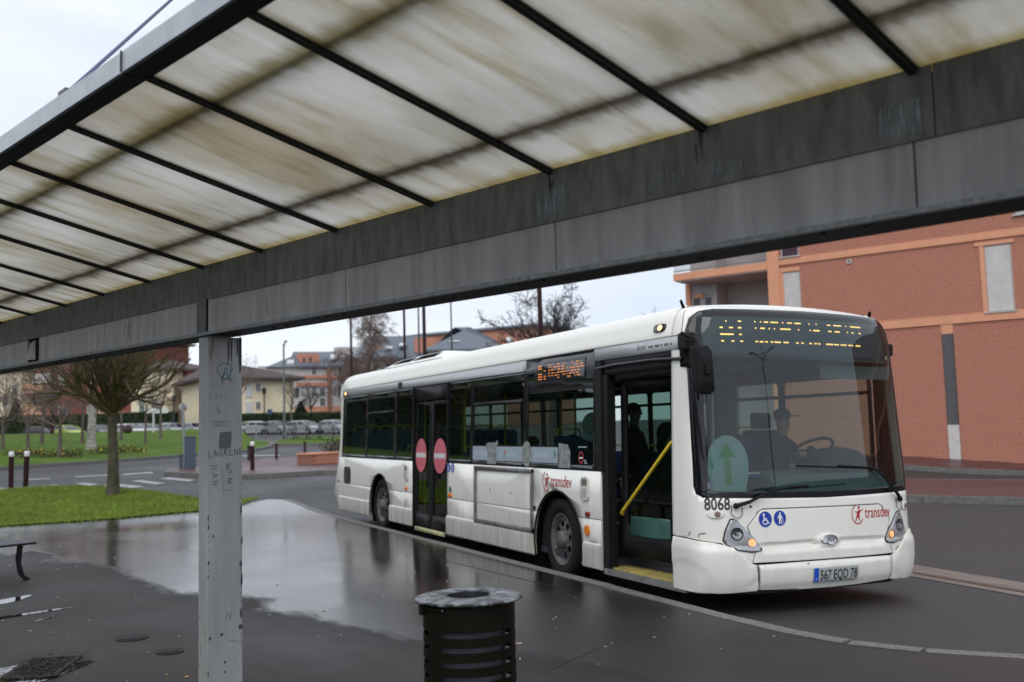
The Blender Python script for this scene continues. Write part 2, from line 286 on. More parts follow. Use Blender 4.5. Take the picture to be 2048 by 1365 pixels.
def sheet(name, poly, m, z=0, step=2.0, thick=0, follow=True, smooth=True):
    f = lambda a, b, o: Vector((a, b, (H(a, b) if follow else 0)+z+o))
    return patch(poly, f, (step, step), thick, (), 0, name, m, None, smooth)
# the big road sheet
xs = [-900, -500, -300, -220, -160, -130, -110]+[-95+2.5*i for i in range(27)]+[-28+.5*i for i in range(19)]+[-17, -14, -11, -8, -5, 0, 20, 60, 150, 400]
ys = [-700, -300, -150, -80, -40, -20, -10, -5, 0, 3, 5.3, 5.9, 6.5, 7.2, 7.8, 9, 12, 16, 20, 30, 45, 70, 110, 200, 400, 800]
mb = MB(); mb.add([(x, y, H(x, y)) for x in xs for y in ys], [(i*len(ys)+j, i*len(ys)+j+1, (i+1)*len(ys)+j+1, (i+1)*len(ys)+j) for i in range(len(xs)-1) for j in range(len(ys)-1)], 0, True)
struct(mb.build('road', ROADM))
KERB = [(-22.7, 5.02), (-22.04, 5.10), (-20.12, 5.15), (-14, 5.16), (-8.8, 5.2), (-6.8, 5.2), (-6.1, 5.24), (-5.67, 5.33), (-5.24, 5.58), (-4.8, 6.02), (-4.4, 6.6), (-3.9, 7.3), (-2.8, 8.0), (-1, 8.45), (3, 8.6), (14, 8.7)]
def resample(P, st):
    P = [Vector(p) for p in P]; out = [P[0]]; acc = 0
    for a, b in zip(P, P[1:]):
        L = (b-a).length; n = max(1, round(L/st))
        for i in range(1, n+1): out.append(a+(b-a)*i/n)
    return out
# platform (pavement)
PLAT = [(x, y-.13) for x, y in KERB]+[(14, -14), (-20.2, -14), (-20.6, -6), (-21.07, -.74), (-21.15, 1), (-21.6, 2.82), (-22.43, 3.98), (-22.9, 4.6)]
struct(sheet('pavement', PLAT, PLATM, .13, 1.0))
KSM = mat('kerb stone', (.20, .19, .18), .7, c2=(.085, .08, .078), scale=34, bump=.3)
KSM2 = mat('far kerb concrete', (.17, .165, .155), .7, c2=(.09, .088, .085), scale=12, bump=.2)
def kerb(name, P, w=.14, top=.135, bot=-.05, m=KSM, side=-1, st=1.0, parent=None, closed=False):
    root = bpy.data.objects.new(name, None); col.objects.link(root); struct(root)
    P = resample(P, st)
    if closed: P.append(P[0])
    for a, b in zip(P, P[1:]):
        d = (b-a).normalized(); n = Vector((-d.y, d.x))*side*w; g = d*.006
        q = [a+g, b-g, b-g+n, a+g+n]; vs = []
        j = rnd.uniform(-.003, .003)
        for p in q: vs.append((p.x, p.y, H(p.x, p.y)+bot))
        for p in q: vs.append((p.x, p.y, H(p.x, p.y)+top+j))
        k = MB(); k.add(vs, [(0, 1, 2, 3), (4, 5, 6, 7), (0, 1, 5, 4), (1, 2, 6, 5), (2, 3, 7, 6), (3, 0, 4, 7)]); k.build('kerb_stone', m, root)
    return root
kerb('platform_kerb', KERB)
# concrete channel in the bus bay
CH = mat('channel concrete', (.22, .18, .155), .6, c2=(.13, .10, .085), scale=3, stretch=(.6, 3, 1)); CHR = mat('rusty channel bed', (.13, .07, .05), .5, c2=(.06, .035, .028), scale=6)
def chy(x, k): return 9.50-.075*(x+8.4)-k
struct(sheet('drain_channel', [(x, chy(x, 0)) for x in (-19, -12, -8, -4, 0, 12)]+[(x, chy(x, .66)) for x in (12, 0, -4, -8, -12, -19)], CH, .006, 1))
struct(sheet('channel_bed', [(x, chy(x, .40)) for x in (-19, -12, -8, -4, 0, 12)]+[(x, chy(x, .50)) for x in (12, 0, -4, -8, -12, -19)], CHR, .012, 1))
# right side: median and far pavement along the brick building
TB = R(27.3); UB = Vector((-math.cos(TB), -math.sin(TB))); NB = Vector((-math.sin(TB), math.cos(TB)))
def bf(u, n): v = UB*u+NB*n; return (v.x, v.y)
struct(sheet('median_paving', [bf(14, 21.85), bf(-40, 21.85), bf(-40, 27.1), bf(14, 27.1)], REDP, .14, 3))
kerb('median_kerb', [bf(14, 21.7), bf(-40, 21.7)], .16, .15, -.1, KSM2, side=-1, st=2)
kerb('median_back_kerb', [bf(14, 27.25), bf(-40, 27.25)], .14, .142, -.1, KSM2, side=1, st=2)
struct(sheet('far_pavement', [bf(22, 31.8), bf(-40, 31.8), bf(-40, 34.7), bf(22, 34.7)], REDP, .13, 3))
kerb('far_pavement_kerb', [bf(22, 31.66), bf(-40, 31.66)], .14, .145, -.1, KSM2, side=-1, st=2)
# ------------------------------------------------------------------ lawns
def grassmat(name, c, c2, sc_=1.3):
    return mat(name, c, .9, c2=c2, scale=sc_, bump=.6, bscale=30, spec=.15)
GR1 = grassmat('short grass', (.12, .16, .02), (.07, .10, .012)); GRB = mat('grass blades', (.19, .28, .035), .8, c2=(.12, .145, .03), scale=1.6, spec=.2); GR2 = grassmat('far grass', (.090, .150, .018), (.050, .095, .010), .5)
def blades(name, pts, n, h0, h1, z, m, seed, wd=.006):
    rg = np.random.default_rng(seed); P = np.array(pts); lo, hi = P.min(0), P.max(0)
    q = rg.uniform(lo, hi, (n*3, 2)); ins = np.zeros(len(q), bool); j = len(P)-1
    for i in range(len(P)):
        c = ((P[i, 1] > q[:, 1]) != (P[j, 1] > q[:, 1])) & (q[:, 0] < (P[j, 0]-P[i, 0])*(q[:, 1]-P[i, 1])/(P[j, 1]-P[i, 1]+1e-12)+P[i, 0]); ins ^= c; j = i
    q = q[ins][:n]; n = len(q); zz = np.array([H(a, b) for a, b in q])+z
    ang = rg.uniform(0, 6.28, n); h = rg.uniform(h0, h1, n); w = wd*rg.uniform(.7, 1.4, n); le = rg.normal(0, .5, (n, 2))*h[:, None]
    d = np.stack([np.cos(ang), np.sin(ang)], 1)*w[:, None]
    v = np.zeros((n, 3, 3)); v[:, 0, :2] = q-d; v[:, 1, :2] = q+d; v[:, 2, :2] = q+le; v[:, 0, 2] = zz; v[:, 1, 2] = zz; v[:, 2, 2] = zz+h
    me = bpy.data.meshes.new(name); me.from_pydata(v.reshape(-1, 3).tolist(), [], np.arange(3*n).reshape(-1, 3).tolist()); me.materials.append(m)
    o = bpy.data.objects.new(name, me); col.objects.link(o); o['kind'] = 'stuff'; o['category'] = 'grass'; return o
LAWNF = [(-20.4, -8), (-20.6, -6), (-21.07, -.74), (-21.15, 1), (-21.6, 2.82), (-22.43, 3.98), (-23.2, 4.45)]
LAWNB = [gp(x, y, .13) for x, y in ((470, 1003), (390, 997), (300, 984), (200, 975), (100, 974), (0, 982))]
LAWN = LAWNF+[(p.x, p.y) for p in LAWNB]+[(LAWNB[-1].x+1, -8)]
zl = lambda x: .135
struct(sheet('lawn', LAWN, GR1, .15, .7))
o = blades('grass_blades', LAWN, 60000, .03, .075, .145, GRB, 3); o['label'] = 'short bright green grass on the lawn by the wet pavement'
fr_in = [(x-.07, y) for x, y in LAWNF]+[(x+.10, y) for x, y in LAWNF[::-1]]
o = blades('grass_fringe', fr_in, 9000, .02, .085, .128, GRB, 9); o['label'] = 'ragged grass blades over the lawn edge beside the wet pavement'
dq = [(p.x, p.y) for p in LAWNB[2:]]
kerb('lawn_kerb', [(a-.05, b) for a, b in dq], .12, .15, -.05, KSM2, side=-1, st=1.5)
# far mound across the road
ME = [gp(x, y, .1) for x, y in ((-300, 962), (-100, 947), (0, 935), (100, 928.5), (200, 922), (300, 915), (390, 908.5), (450, 905), (500, 900), (530, 894), (541, 889), (535, 884), (510, 881))]
MEp = [(p.x, p.y) for p in ME]; MOUND = MEp+[(-84, 14), (-84, -30), (-60, -30)]
def Hm(x, y):      # mound rises from its kerb
    best = 1e9
    for a, b in zip(MEp, MEp[1:]):
        ax, ay = a; bx, by = b; t = max(0, min(1, ((x-ax)*(bx-ax)+(y-ay)*(by-ay))/((bx-ax)**2+(by-ay)**2+1e-9))); best = min(best, math.hypot(x-ax-t*(bx-ax), y-ay-t*(by-ay)))
    return .55*sm(.5, 12, best)
fm = lambda a, b, o: Vector((a, b, H(a, b)+.13+Hm(a, b)+o))
struct(patch(MOUND, fm, (2, 2), 0, (), 0, 'green_mound', GR2, None, True))
kerb('mound_kerb', MEp, .22, .13, -.05, KSM2, side=-1, st=2)
def gm(px, py):
    d = ray(px, py); t = 20.
    while t < 300:
        q = Vector((0, 0, CAMZ))+d*t
        if q.z < H(q.x, q.y)+.13+Hm(q.x, q.y): break
        t += .05
    return q
def tufts(name, region, n, m, seed, s0, s1, pxr, label=None, cat='grass', zz=.14, yel=None):
    rg = random.Random(seed); mb = MB()
    for i in range(n):
        p = gm(rg.uniform(*pxr[0]), rg.uniform(*pxr[1])); s = rg.uniform(s0, s1)
        for k in range(5):
            a = rg.uniform(0, 6.28); w = s*.12; c = Vector((p.x+rg.uniform(-s, s)*.6, p.y+rg.uniform(-s, s)*.6, p.z-.02)); t = Vector((rg.uniform(-.5, .5)*s, rg.uniform(-.5, .5)*s, s))
            mb.add([c+Vector((math.cos(a)*w, math.sin(a)*w, 0)), c-Vector((math.cos(a)*w, math.sin(a)*w, 0)), c+t], [(0, 1, 2)], 1 if (yel and k == 0 and rg.random() < yel) else 0)
            if yel and rg.random() < yel: mb.sphere(c+t, s*.16, 5, 1)
    o = mb.build(name, m); o['kind'] = 'stuff'
    o['category'] = cat
    if label: o['label'] = label
    return o
YF = mat('yellow petals', (.7, .5, .02), .6, var=0); LEAF = mat('bedding leaves', (.05, .085, .02), .8, c2=(.055, .035, .025), scale=2)
tufts('flower_bed', None, 200, [LEAF, YF], 5, .10, .22, ((10, 165), (905, 917)), 'yellow flowers in the low bed along the mound kerb at left', 'flowers', yel=.035)
tufts('daffodil_patch', None, 150, [LEAF, YF], 6, .10, .22, ((180, 290), (896, 909)), 'yellow flowers in the bed right of the birch trunk on the mound', 'flowers', yel=.035)
# refuge with red paving, red pavement left of the bus, grass corner
def island(name, pix, m, hgt=.13, k=KSM2, stp=1.0):
    P = [gp(x, y, hgt) for x, y in pix]; P = [(p.x, p.y) for p in P]; struct(sheet(name, P, m, hgt, 2)); kerb(name+'_kerb', P+[P[0]], .16, hgt+.01, -.05, k, side=0.999, st=stp)
island('refuge_paving', [(338, 944), (348, 937), (372, 934), (410, 933), (470, 934), (470, 948), (410, 947)], REDP)
island('corner_paving', [(420, 948), (490, 950), (560, 947), (640, 942), (760, 938), (760, 912), (620, 913), (540, 916), (470, 926), (430, 938)], REDP)
island('lawn_corner', [(541, 886), (560, 888), (620, 888), (680, 886), (740, 885), (740, 872), (660, 872), (590, 874), (556, 880)], GR2)
PAINT = mat('worn white road paint', (.42, .42, .42), .5, c2=(.13, .13, .135), scale=5)
mk = [[(73, 973), (108, 968), (128, 973), (98, 977.5)], [(112, 979), (140, 973), (162, 976), (140, 982)], [(150, 967), (170, 965), (200, 969), (178, 972)], [(205, 971), (222, 966), (290, 973), (265, 976)], [(262, 962), (282, 960), (330, 966), (312, 969)], [(318, 957), (340, 955), (392, 960), (376, 963)], [(0, 975), (0, 979), (24, 981), (30, 978)], [(372, 950), (392, 949), (430, 952), (412, 954)],
      [(45, 959), (100, 956), (100, 958), (45, 961)], [(150, 953), (240, 948), (240, 950), (150, 955)], [(245, 948), (306, 944), (306, 946.5), (245, 950.5)], [(452, 912), (560, 909), (560, 911), (452, 914)], [(490, 893), (512, 891), (540, 892), (520, 894)]]
for q in mk:
    P = [gp(x, y, .02) for x, y in q]; o = sheet('road_marking', [(p.x, p.y) for p in P], PAINT, .012, 1.2); struct(o)
# covers, grate
def disc_cover(name, lab, px, py, r):
    p = gp(px, py, .13); m = MB(); m.lathe([(0, .008), (r*.82, .008), (r*.84, .003), (r*.88, .003), (r*.9, .009), (r, .007), (r, -.02)], 28); 
    for k in range(6): m.box((0, -r*.6+k*r*.24, .010), (r*1.1, .012, .004))
    o = m.build(name, mat('cast iron cover', (.016, .015, .014), .6, bump=.4, spec=.25)); o.location = (p.x, p.y, .133); return tag(o, lab, 'manhole cover')
disc_cover('manhole_cover', 'small round iron cover in the pavement left of the grey post, farther one', 265, 1278, .125)
disc_cover('manhole_cover', 'small round iron cover in the pavement nearest the grey post', 340, 1305, .10)
gr = thing('drain_grate', 'iron drain grate full of dead leaves at the lower left edge', 'drain', (-8.02, .0, .134), R(-18))
mb = MB()
for i in range(2): mb.box((0, -.17+i*.34, .006), (.62, .03, .012))
for i in range(2): mb.box((-.3+i*.6, 0, .006), (.03, .31, .012))
mb.build('frame', mat('cast iron cover'), gr)
gb = MB().box((0, 0, 0), (.014, .3, .01)).mesh('bar', MATS['cast iron cover'])
for i in range(12): inst('bar', gb, gr, (-.25+i*.046, 0, .006))
lm = MB(); LITM = mat('dead leaves', (.055, .04, .022), .8, c2=(.02, .015, .01), scale=30)
for i in range(420):
    a = rnd.uniform(0, 6.28); c = Vector((rnd.uniform(-.4, .4), rnd.uniform(-.25, .25), .013+rnd.random()*.01)); s = rnd.uniform(.008, .02); lm.add([c+Vector((math.cos(a+k*1.57)*s*(1 if k % 2 else .45), math.sin(a+k*1.57)*s*(1 if k % 2 else .45), rnd.uniform(-.003, .006))) for k in range(4)], [(0, 1, 2, 3)])
o = lm.build('dead_leaves', LITM, gr); o['kind'] = 'stuff'
# puddles (thin water sheets) near the bench and the grate
WATER = mat('puddle water', (.02, .02, .022), .02, var=0, spec=.8)
def blob(cx, cy, rx, ry, seed, rot=0, n=40):
    out = []
    for i in range(n):
        a = 2*math.pi*i/n; r = 1+.45*mnoise.noise(Vector((math.cos(a)*1.5+seed, math.sin(a)*1.5, seed)))+.18*mnoise.noise(Vector((math.cos(a)*5, math.sin(a)*5+seed, 3)))
        x, y = rx*r*math.cos(a), ry*r*math.sin(a); out.append((cx+x*math.cos(rot)-y*math.sin(rot), cy+x*math.sin(rot)+y*math.cos(rot)))
    return out
for i, (px, py, rx, ry) in enumerate(((12, 1203, .32, .1), (36, 1232, .42, .05), (92, 1238, .16, .02), (70, 1362, .5, .10), (-10, 1352, .3, .15))):
    p = gp(px, py, .13); struct(sheet('puddle', blob(p.x, p.y, rx, ry, i*3.3+1, R(-68 if i == 1 else -40)), WATER, .1345, .3, follow=True))
TARM = mat('tar seam', (.014, .013, .013), .5, var=.2)
for q_ in ([(30, 1200), (120, 1187), (245, 1171)], [(1095, 1343), (1140, 1322), (1195, 1299)], [(250, 1171), (330, 1163)], [(880, 1120), (1010, 1150), (1130, 1180)]):
    P_ = [gp(x, y, .13) for x, y in q_]; w_2 = .007; struct(sheet('tar_seam', [(p.x, p.y+w_2) for p in P_]+[(p.x, p.y-w_2) for p in P_[::-1]], TARM, .1335, .5))
# grit, butts and scraps on the pavement
mb = MB(); LIT = mat('pale litter', (.42, .40, .36), .7, var=.4, scale=40)
for i in range(170):
    x = rnd.uniform(-18, -4.5); y = rnd.uniform(-1.5, 5); s = rnd.uniform(.004, .014)*(1 if x > -9 else 1.4); a = rnd.uniform(0, 3.14)
    mb.box((x, y, .134), (s*1.6, s*.8, .004), rz=a)
o = mb.build('grit', LIT); o['kind'] = 'stuff'; o['label'] = 'pale gum spots and scraps scattered over the pavement'; o['category'] = 'litter'
p = gp(1036, 1289, .135); o = MB().tube([(-.022, 0, 0), (.004, .004, 0), (.03, .006, .001)], .004, 8).build('cigarette_butt', mat('orange filter', (.6, .22, .06), .7, c2=(.7, .6, .5), scale=30)); o.location = (p.x, p.y, .138); o.rotation_euler[2] = R(70); tag(o, 'orange cigarette butt on the wet pavement right of the bin', 'cigarette butt')
p = gp(1040, 1320, .135); o = MB().sphere((0, 0, 0), .006, 8).build('pebble', mat('white pebble', (.7, .7, .68), .5)); o.location = (p.x, p.y, .138); tag(o, 'tiny white pebble on the pavement below the cigarette butt', 'pebble')
for i, (px, py, s) in enumerate(((333, 1351, 'yellow fallen leaf near the foot of the grey post'), (373, 1356, 'yellow brown fallen leaf touching the bottom edge beside the post'))):
    p = gp(px, py, .135); o = MB().add([(-.016, 0, 0), (-.004, .009, .005), (.012, .007, 0), (.02, 0, .006), (.008, -.009, .002), (-.006, -.007, .004)], [(0, 1, 2, 3, 4, 5)]).add([(-.03, .001, 0), (-.016, .0015, .001), (-.016, -.0015, .001)], [(0, 1, 2)]).build('fallen_leaf', mat('yellow leaf', (.5, .3, .05), .7)); o.location = (p.x, p.y, .136); o.rotation_euler[2] = i*2; tag(o, s, 'leaf')
# ------------------------------------------------------------------ shelter
TS = R(18.5)
SH = thing('bus_shelter', 'bus stop shelter with stained translucent roof on a graffitied grey post', 'bus shelter', (0, 0, .159-.018), R(198.5)); SH.rotation_euler[1] = R(-.40); SH.scale = (1/1.1,)*3
def roofm():
    m = bpy.data.materials.new('stained translucent roofing'); m.use_nodes = True; t = m.node_tree; t.nodes.clear(); nn = t.nodes.new; lk = t.links.new
    o = nn('ShaderNodeOutputMaterial'); co_ = nn('ShaderNodeTexCoord'); sp = nn('ShaderNodeSeparateXYZ'); lk(co_.outputs['Object'], sp.inputs[0])
    def noise(sc_, scale, det=6, rough=.6, dist=0):
        mp_ = nn('ShaderNodeMapping'); mp_.inputs['Scale'].default_value = sc_; lk(co_.outputs['Object'], mp_.inputs[0])
        n = nn('ShaderNodeTexNoise'); n.inputs['Scale'].default_value = scale; n.inputs['Detail'].default_value = det; n.inputs['Roughness'].default_value = rough; n.inputs['Distortion'].default_value = dist; lk(mp_.outputs[0], n.inputs[0]); return n.outputs[0]
    def ramp(x, *e):
        r = nn('ShaderNodeValToRGB'); 
        while len(r.color_ramp.elements) < len(e): r.color_ramp.elements.new(.5)
        for k, (p, c) in zip(r.color_ramp.elements, e): k.position = p; k.color = (*c, 1)
        lk(x, r.inputs[0]); return r.outputs[0]
    def mul(a, b, f=1.0):
        x = nn('ShaderNodeMix'); x.data_type = 'RGBA'; x.blend_type = 'MULTIPLY'; x.inputs[0].default_value = f; lk(a, x.inputs[6]); lk(b, x.inputs[7]); return x.outputs[2]
    w = (1, 1, 1)
    a = ramp(noise((1, .35, 1), 1.7, 5, .55, .6), (.34, (.64, .56, .43)), (.50, (.84, .82, .77)), (.68, w))       # big tan clouds
    b = ramp(noise((5, .8, 1), 1.8, 4, .5, .3), (.28, (.66, .61, .46)), (.45, (.9, .88, .83)), (.62, w))             # streaks across
    # stain bands, with the soft shade of the purlins painted in
    def band(n0, wd, c, sc_):
        ad = nn('ShaderNodeMath'); ad.operation = 'MULTIPLY_ADD'; ad.inputs[1].default_value = sc_; ad.inputs[2].default_value = -sc_/2; lk(noise((3.2, 1.2, 1), 2.2, 6, .65), ad.inputs[0])
        s_ = nn('ShaderNodeMath'); s_.operation = 'ADD'; lk(sp.outputs['Y'], s_.inputs[0]); lk(ad.outputs[0], s_.inputs[1])
        d = nn('ShaderNodeMath'); d.operation = 'ADD'; d.inputs[1].default_value = n0; lk(s_.outputs[0], d.inputs[0]); e = nn('ShaderNodeMath'); e.operation = 'ABSOLUTE'; lk(d.outputs[0], e.inputs[0])
        mr = nn('ShaderNodeMapRange'); mr.interpolation_type = 'SMOOTHSTEP'; mr.inputs[2].default_value = wd; lk(e.outputs[0], mr.inputs[0])
        return ramp(mr.outputs[0], (0, c), (1, w))
    x = mul(mul(a, b), band(1.93, .10, (.50, .45, .27), .16)); x = mul(x, band(2.80, .09, (.44, .40, .33), .24)); x = mul(x, band(3.13, .10, (.62, .52, .24), .10)); x = mul(x, band(2.62, .3, (.82, .82, .80), .5))
    spg = nn('ShaderNodeSeparateXYZ'); lk(co_.outputs['Generated'], spg.inputs[0]); pp = nn('ShaderNodeMath'); pp.operation = 'PINGPONG'; pp.inputs[1].default_value = .5; lk(spg.outputs['X'], pp.inputs[0])  # dirt halo beside the ribs, with contact shade painted into it
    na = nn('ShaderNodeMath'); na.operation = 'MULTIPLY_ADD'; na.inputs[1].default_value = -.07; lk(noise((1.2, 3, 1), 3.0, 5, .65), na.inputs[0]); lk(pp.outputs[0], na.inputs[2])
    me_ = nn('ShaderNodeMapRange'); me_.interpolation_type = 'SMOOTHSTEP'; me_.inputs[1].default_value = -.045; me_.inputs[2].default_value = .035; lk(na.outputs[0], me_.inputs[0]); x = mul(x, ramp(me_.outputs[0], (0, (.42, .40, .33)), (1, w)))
    g = ramp(noise((1, 1, 1), 34, 2), (.22, (.35, .33, .3)), (.27, w)); x = mul(x, g, .5)
    fine = nn('ShaderNodeTexWave'); fine.inputs['Scale'].default_value = 26; fine.bands_direction = 'X'; lk(co_.outputs['Object'], fine.inputs[0])
    x = mul(x, ramp(fine.outputs['Fac'], (0, (.86, .86, .86)), (.6, w)), .55)
    tr = nn('ShaderNodeBsdfTranslucent'); df = nn('ShaderNodeBsdfDiffuse'); gm_ = nn('ShaderNodeMix'); gm_.data_type = 'RGBA'; gm_.blend_type = 'MULTIPLY'; gm_.inputs[0].default_value = 1; gm_.inputs[7].default_value = (.74, .73, .69, 1); lk(x, gm_.inputs[6])
    lk(gm_.outputs[2], tr.inputs[0]); lk(gm_.outputs[2], df.inputs[0]); ms = nn('ShaderNodeMixShader'); ms.inputs[0].default_value = .56; lk(df.outputs[0], ms.inputs[1]); lk(tr.outputs[0], ms.inputs[2])
    bp = nn('ShaderNodeBump'); bp.inputs['Strength'].default_value = .25; bp.inputs['Distance'].default_value = .004; lk(fine.outputs['Fac'], bp.inputs['Height'])
    gl = nn('ShaderNodeBsdfGlossy'); gl.inputs['Roughness'].default_value = .35; m3 = nn('ShaderNodeMixShader'); m3.inputs[0].default_value = .03; lk(ms.outputs[0], m3.inputs[1]); lk(gl.outputs[0], m3.inputs[2]); lk(m3.outputs[0], o.inputs[0]); lk(bp.outputs[0], df.inputs['Normal'])
    return m
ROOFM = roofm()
NB_, NE_ = 3.13, 1.56
ZB_, ZE_ = 2.876, 3.222
RU = [-1.95, -1.1, -.28, .55, 1.376, 2.195, 3.017, 3.846, 4.70, 5.53, 6.32, 7.17, 8.04, 8.90, 9.76, 10.62, 11.48, 12.34, 13.2]
def rz_(n): return ZB_+(ZE_-ZB_)*(NB_-n)/(NB_-NE_)
RIBM = mat('dark rib metal', (.040, .041, .038), .6, var=.2, spec=.2)
for a, b in zip(RU, RU[1:]):
    g = .006; q = []
    na, nb = NB_+.05, NE_+.03
    vs = [(a+g, -na, rz_(na)), (b-g, -na, rz_(na)), (b-g, -nb, rz_(nb)), (a+g, -nb, rz_(nb))]; vs += [(x, y, z+.010) for x, y, z in vs]
    # bottom skin carries the light through, rim closes it
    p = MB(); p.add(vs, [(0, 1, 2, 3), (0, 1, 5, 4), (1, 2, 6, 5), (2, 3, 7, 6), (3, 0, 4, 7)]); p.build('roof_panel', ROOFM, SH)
for a in RU:
    p = MB(); n0, n1 = NB_+.03, NE_+.05
    vs = [(a+dx, -n, rz_(n)+dz) for n in (n0, n1) for dx, dz in ((-.013, -.022), (.013, -.022), (.013, .035), (-.013, .035))]
    p.add(vs, [(0, 1, 2, 3), (4, 5, 6, 7), (0, 1, 5, 4), (1, 2, 6, 5), (2, 3, 7, 6), (3, 0, 4, 7)])
    vs = [(a+dx, -n, rz_(n)+dz) for n in (n0, n1) for dx, dz in ((-.022, -.010), (.022, -.010), (.022, -.002), (-.022, -.002))]
    p.add(vs, [(0, 1, 2, 3), (4, 5, 6, 7), (0, 1, 5, 4), (1, 2, 6, 5), (2, 3, 7, 6), (3, 0, 4, 7)]); p.build('rib', RIBM, SH)
for n in (1.95, 2.80): MB().box(((RU[0]+RU[-1])/2, -n, rz_(n)+.045), (RU[-1]-RU[0], .05, .05)).build('purlin', GALVL, SH)
# eave fascia, in lengths with a joint where the photograph shows it
for a, b in ((-2, .62), (.624, 3.846), (3.852, 7.16), (7.166, 10.5), (10.506, 13.2)):
    f = MB(); z0 = ZE_-.03; f.prism([(-1.56, z0), (-1.56, z0+.085), (-1.60, z0+.085), (-1.60, z0+.02), (-1.665, z0+.02), (-1.665, z0+.004), (-1.61, z0)], a, b, 'X', 0); f.build('fascia', FASC, SH)
    MB().box(((a+b)/2, -1.615, z0-.004), (b-a-.004, .098, .008)).build('fascia_soffit', SOFF, SH)
MB().tube([(3.849, -1.553, 3.19), (3.849, -1.553, 3.276)], .004, 6).build('joint_wire', SOFF, SH)
# beam: dark galvanised strip, pale cladding, lip, underside
def mk_strip(a, b, i):
    MB().box(((a+b)/2, -(NB_-.004), (2.876+2.640)/2), (b-a-.005, .008, .236)).build('strip_panel', GALVD[i % 2], SH)
GALVD = [mat('galvanised strip dark', (.15, .155, .152), .5, metal=.3, c2=(.065, .068, .066), scale=6, bump=.05, stretch=(3, 3, .8)), mat('galvanised strip mid', (.17, .175, .175), .5, metal=.3, c2=(.085, .088, .087), scale=5, bump=.05, stretch=(3, 3, .8))]
for i, (a, b) in enumerate(((-2, 1.315), (1.315, 5.48), (5.48, 9.64), (9.64, 13.2))): mk_strip(a, b, i)
for a, b in ((-2, -.24), (-.24, 1.391), (1.391, 3.0), (3.0, 4.623), (4.623, 6.258), (6.392, 7.198), (7.198, 8.032), (8.032, 9.55), (9.86, 11.5), (11.5, 13.2)):
    MB().box(((a+b)/2, -(NB_+.010), (2.640+2.421)/2), (b-a-.007, .02, .219)).build('cladding_panel', PALE, SH, bevel=.002)
MB().box((5.6, -(NB_+.045), (2.86+2.43)/2), (15.2, .04, .43)).build('beam_core', SOFF, SH)
MB().add([(9.60, -3.115, 2.44), (9.80, -3.10, 2.45), (9.74, -3.118, 2.60), (9.62, -3.118, 2.62)], [(0, 1, 2, 3)]).add([(9.60, -3.119, 2.44), (9.80, -3.104, 2.45), (9.74, -3.122, 2.60), (9.62, -3.122, 2.62)], [(0, 1, 2, 3)]).build('bent_cladding_piece', PALE, SH, label='bent torn piece of grey cladding')
MB().box((5.6, -(NB_-.006), 2.411), (15.2, .030, .020)).build('lip', GALVL, SH)
MB().box((5.6, -(NB_+.135), 2.414), (15.2, .252, .014)).build('underside', SOFF, SH)
MB().box((5.6, -3.385, 2.63), (15.2, .02, .44)).build('outer_cladding', PALE, SH)
bm_ = MB().lathe([(0, -.012), (.011, -.012), (.011, -.003), (.017, -.003), (.017, 0)], 8, ax='Z').mesh('bolt', BOLT)
for u, n in [(u0_+k*.16, nn_) for u0_, nn_ in ((1.6, 3.2), (2.35, 3.3), (3.15, 3.2), (3.9, 3.3), (4.75, 3.2), (5.5, 3.28), (6.9, 3.2), (7.7, 3.3), (8.6, 3.2), (9.3, 3.25)) for k in (0, 1)]: inst('bolt', bm_, SH, (u, -n, 2.407))
for px_u, z in ((1.36, 2.76), (1.27, 2.765), (2.10, 2.755), (3.28, 2.74), (4.35, 2.745), (5.44, 2.745), (5.53, 2.75), (6.62, 2.745), (7.6, 2.745), (8.7, 2.745)): inst('bolt', bm_, SH, (px_u, -(NB_-.009), z), (R(-90), 0, 0), (.75, .75, .75))
# run-off streaks on the strip
STK = mat('pale mineral streaks', (.34, .39, .42), .7, c2=(.15, .165, .17), scale=30, stretch=(6, 1, 1)); DRIB = mat('black drip stains', (.018, .02, .016), .8, var=.3)
sf = lambda a, b, o: Vector((a, -(NB_-.008-o-.001), b))
def streaks(u0_, u1_, z0, z1, n, m, nm, wd=(.002, .006), mapf=sf, parent=SH):
    mb = MB()
    for i in range(n):
        u = rnd.uniform(u0_, u1_); zt = z1-rnd.random()**2*(z1-z0)*.5; zb = z0+rnd.random()*(zt-z0)*.6; w = rnd.uniform(*wd); j = rnd.uniform(-.003, .003)
        mb.add([mapf(u-w/2, zt, 0), mapf(u+w/2, zt, 0), mapf(u+w*.3+j, zb, 0), mapf(u-w*.3+j, zb, 0)], [(0, 1, 2, 3)])
    o = mb.build(nm, m, parent, kind='stuff'); return o
streaks(2.93, 3.10, 2.645, 2.80, 60, STK, 'run_off_streak', (.0012, .005)); streaks(1.36, 1.50, 2.645, 2.78, 60, STK, 'run_off_streak', (.001, .004)); streaks(2.02, 2.5, 2.645, 2.74, 60, STK, 'run_off_streak', (.0008, .003))
streaks(3.0, 3.025, 2.72, 2.866, 5, DRIB, 'drip_stain', (.004, .009)); streaks(2.19, 2.24, 2.74, 2.866, 4, DRIB, 'drip_stain', (.004, .009))
sf2 = lambda a, b, o: Vector((a, -(NB_-.002-o), b))
for u in (5.46, 7.55, 7.62): streaks(u-.02, u+.02, 2.43, 2.63, 3, DRIB, 'drip_stain', (.002, .004), sf2)
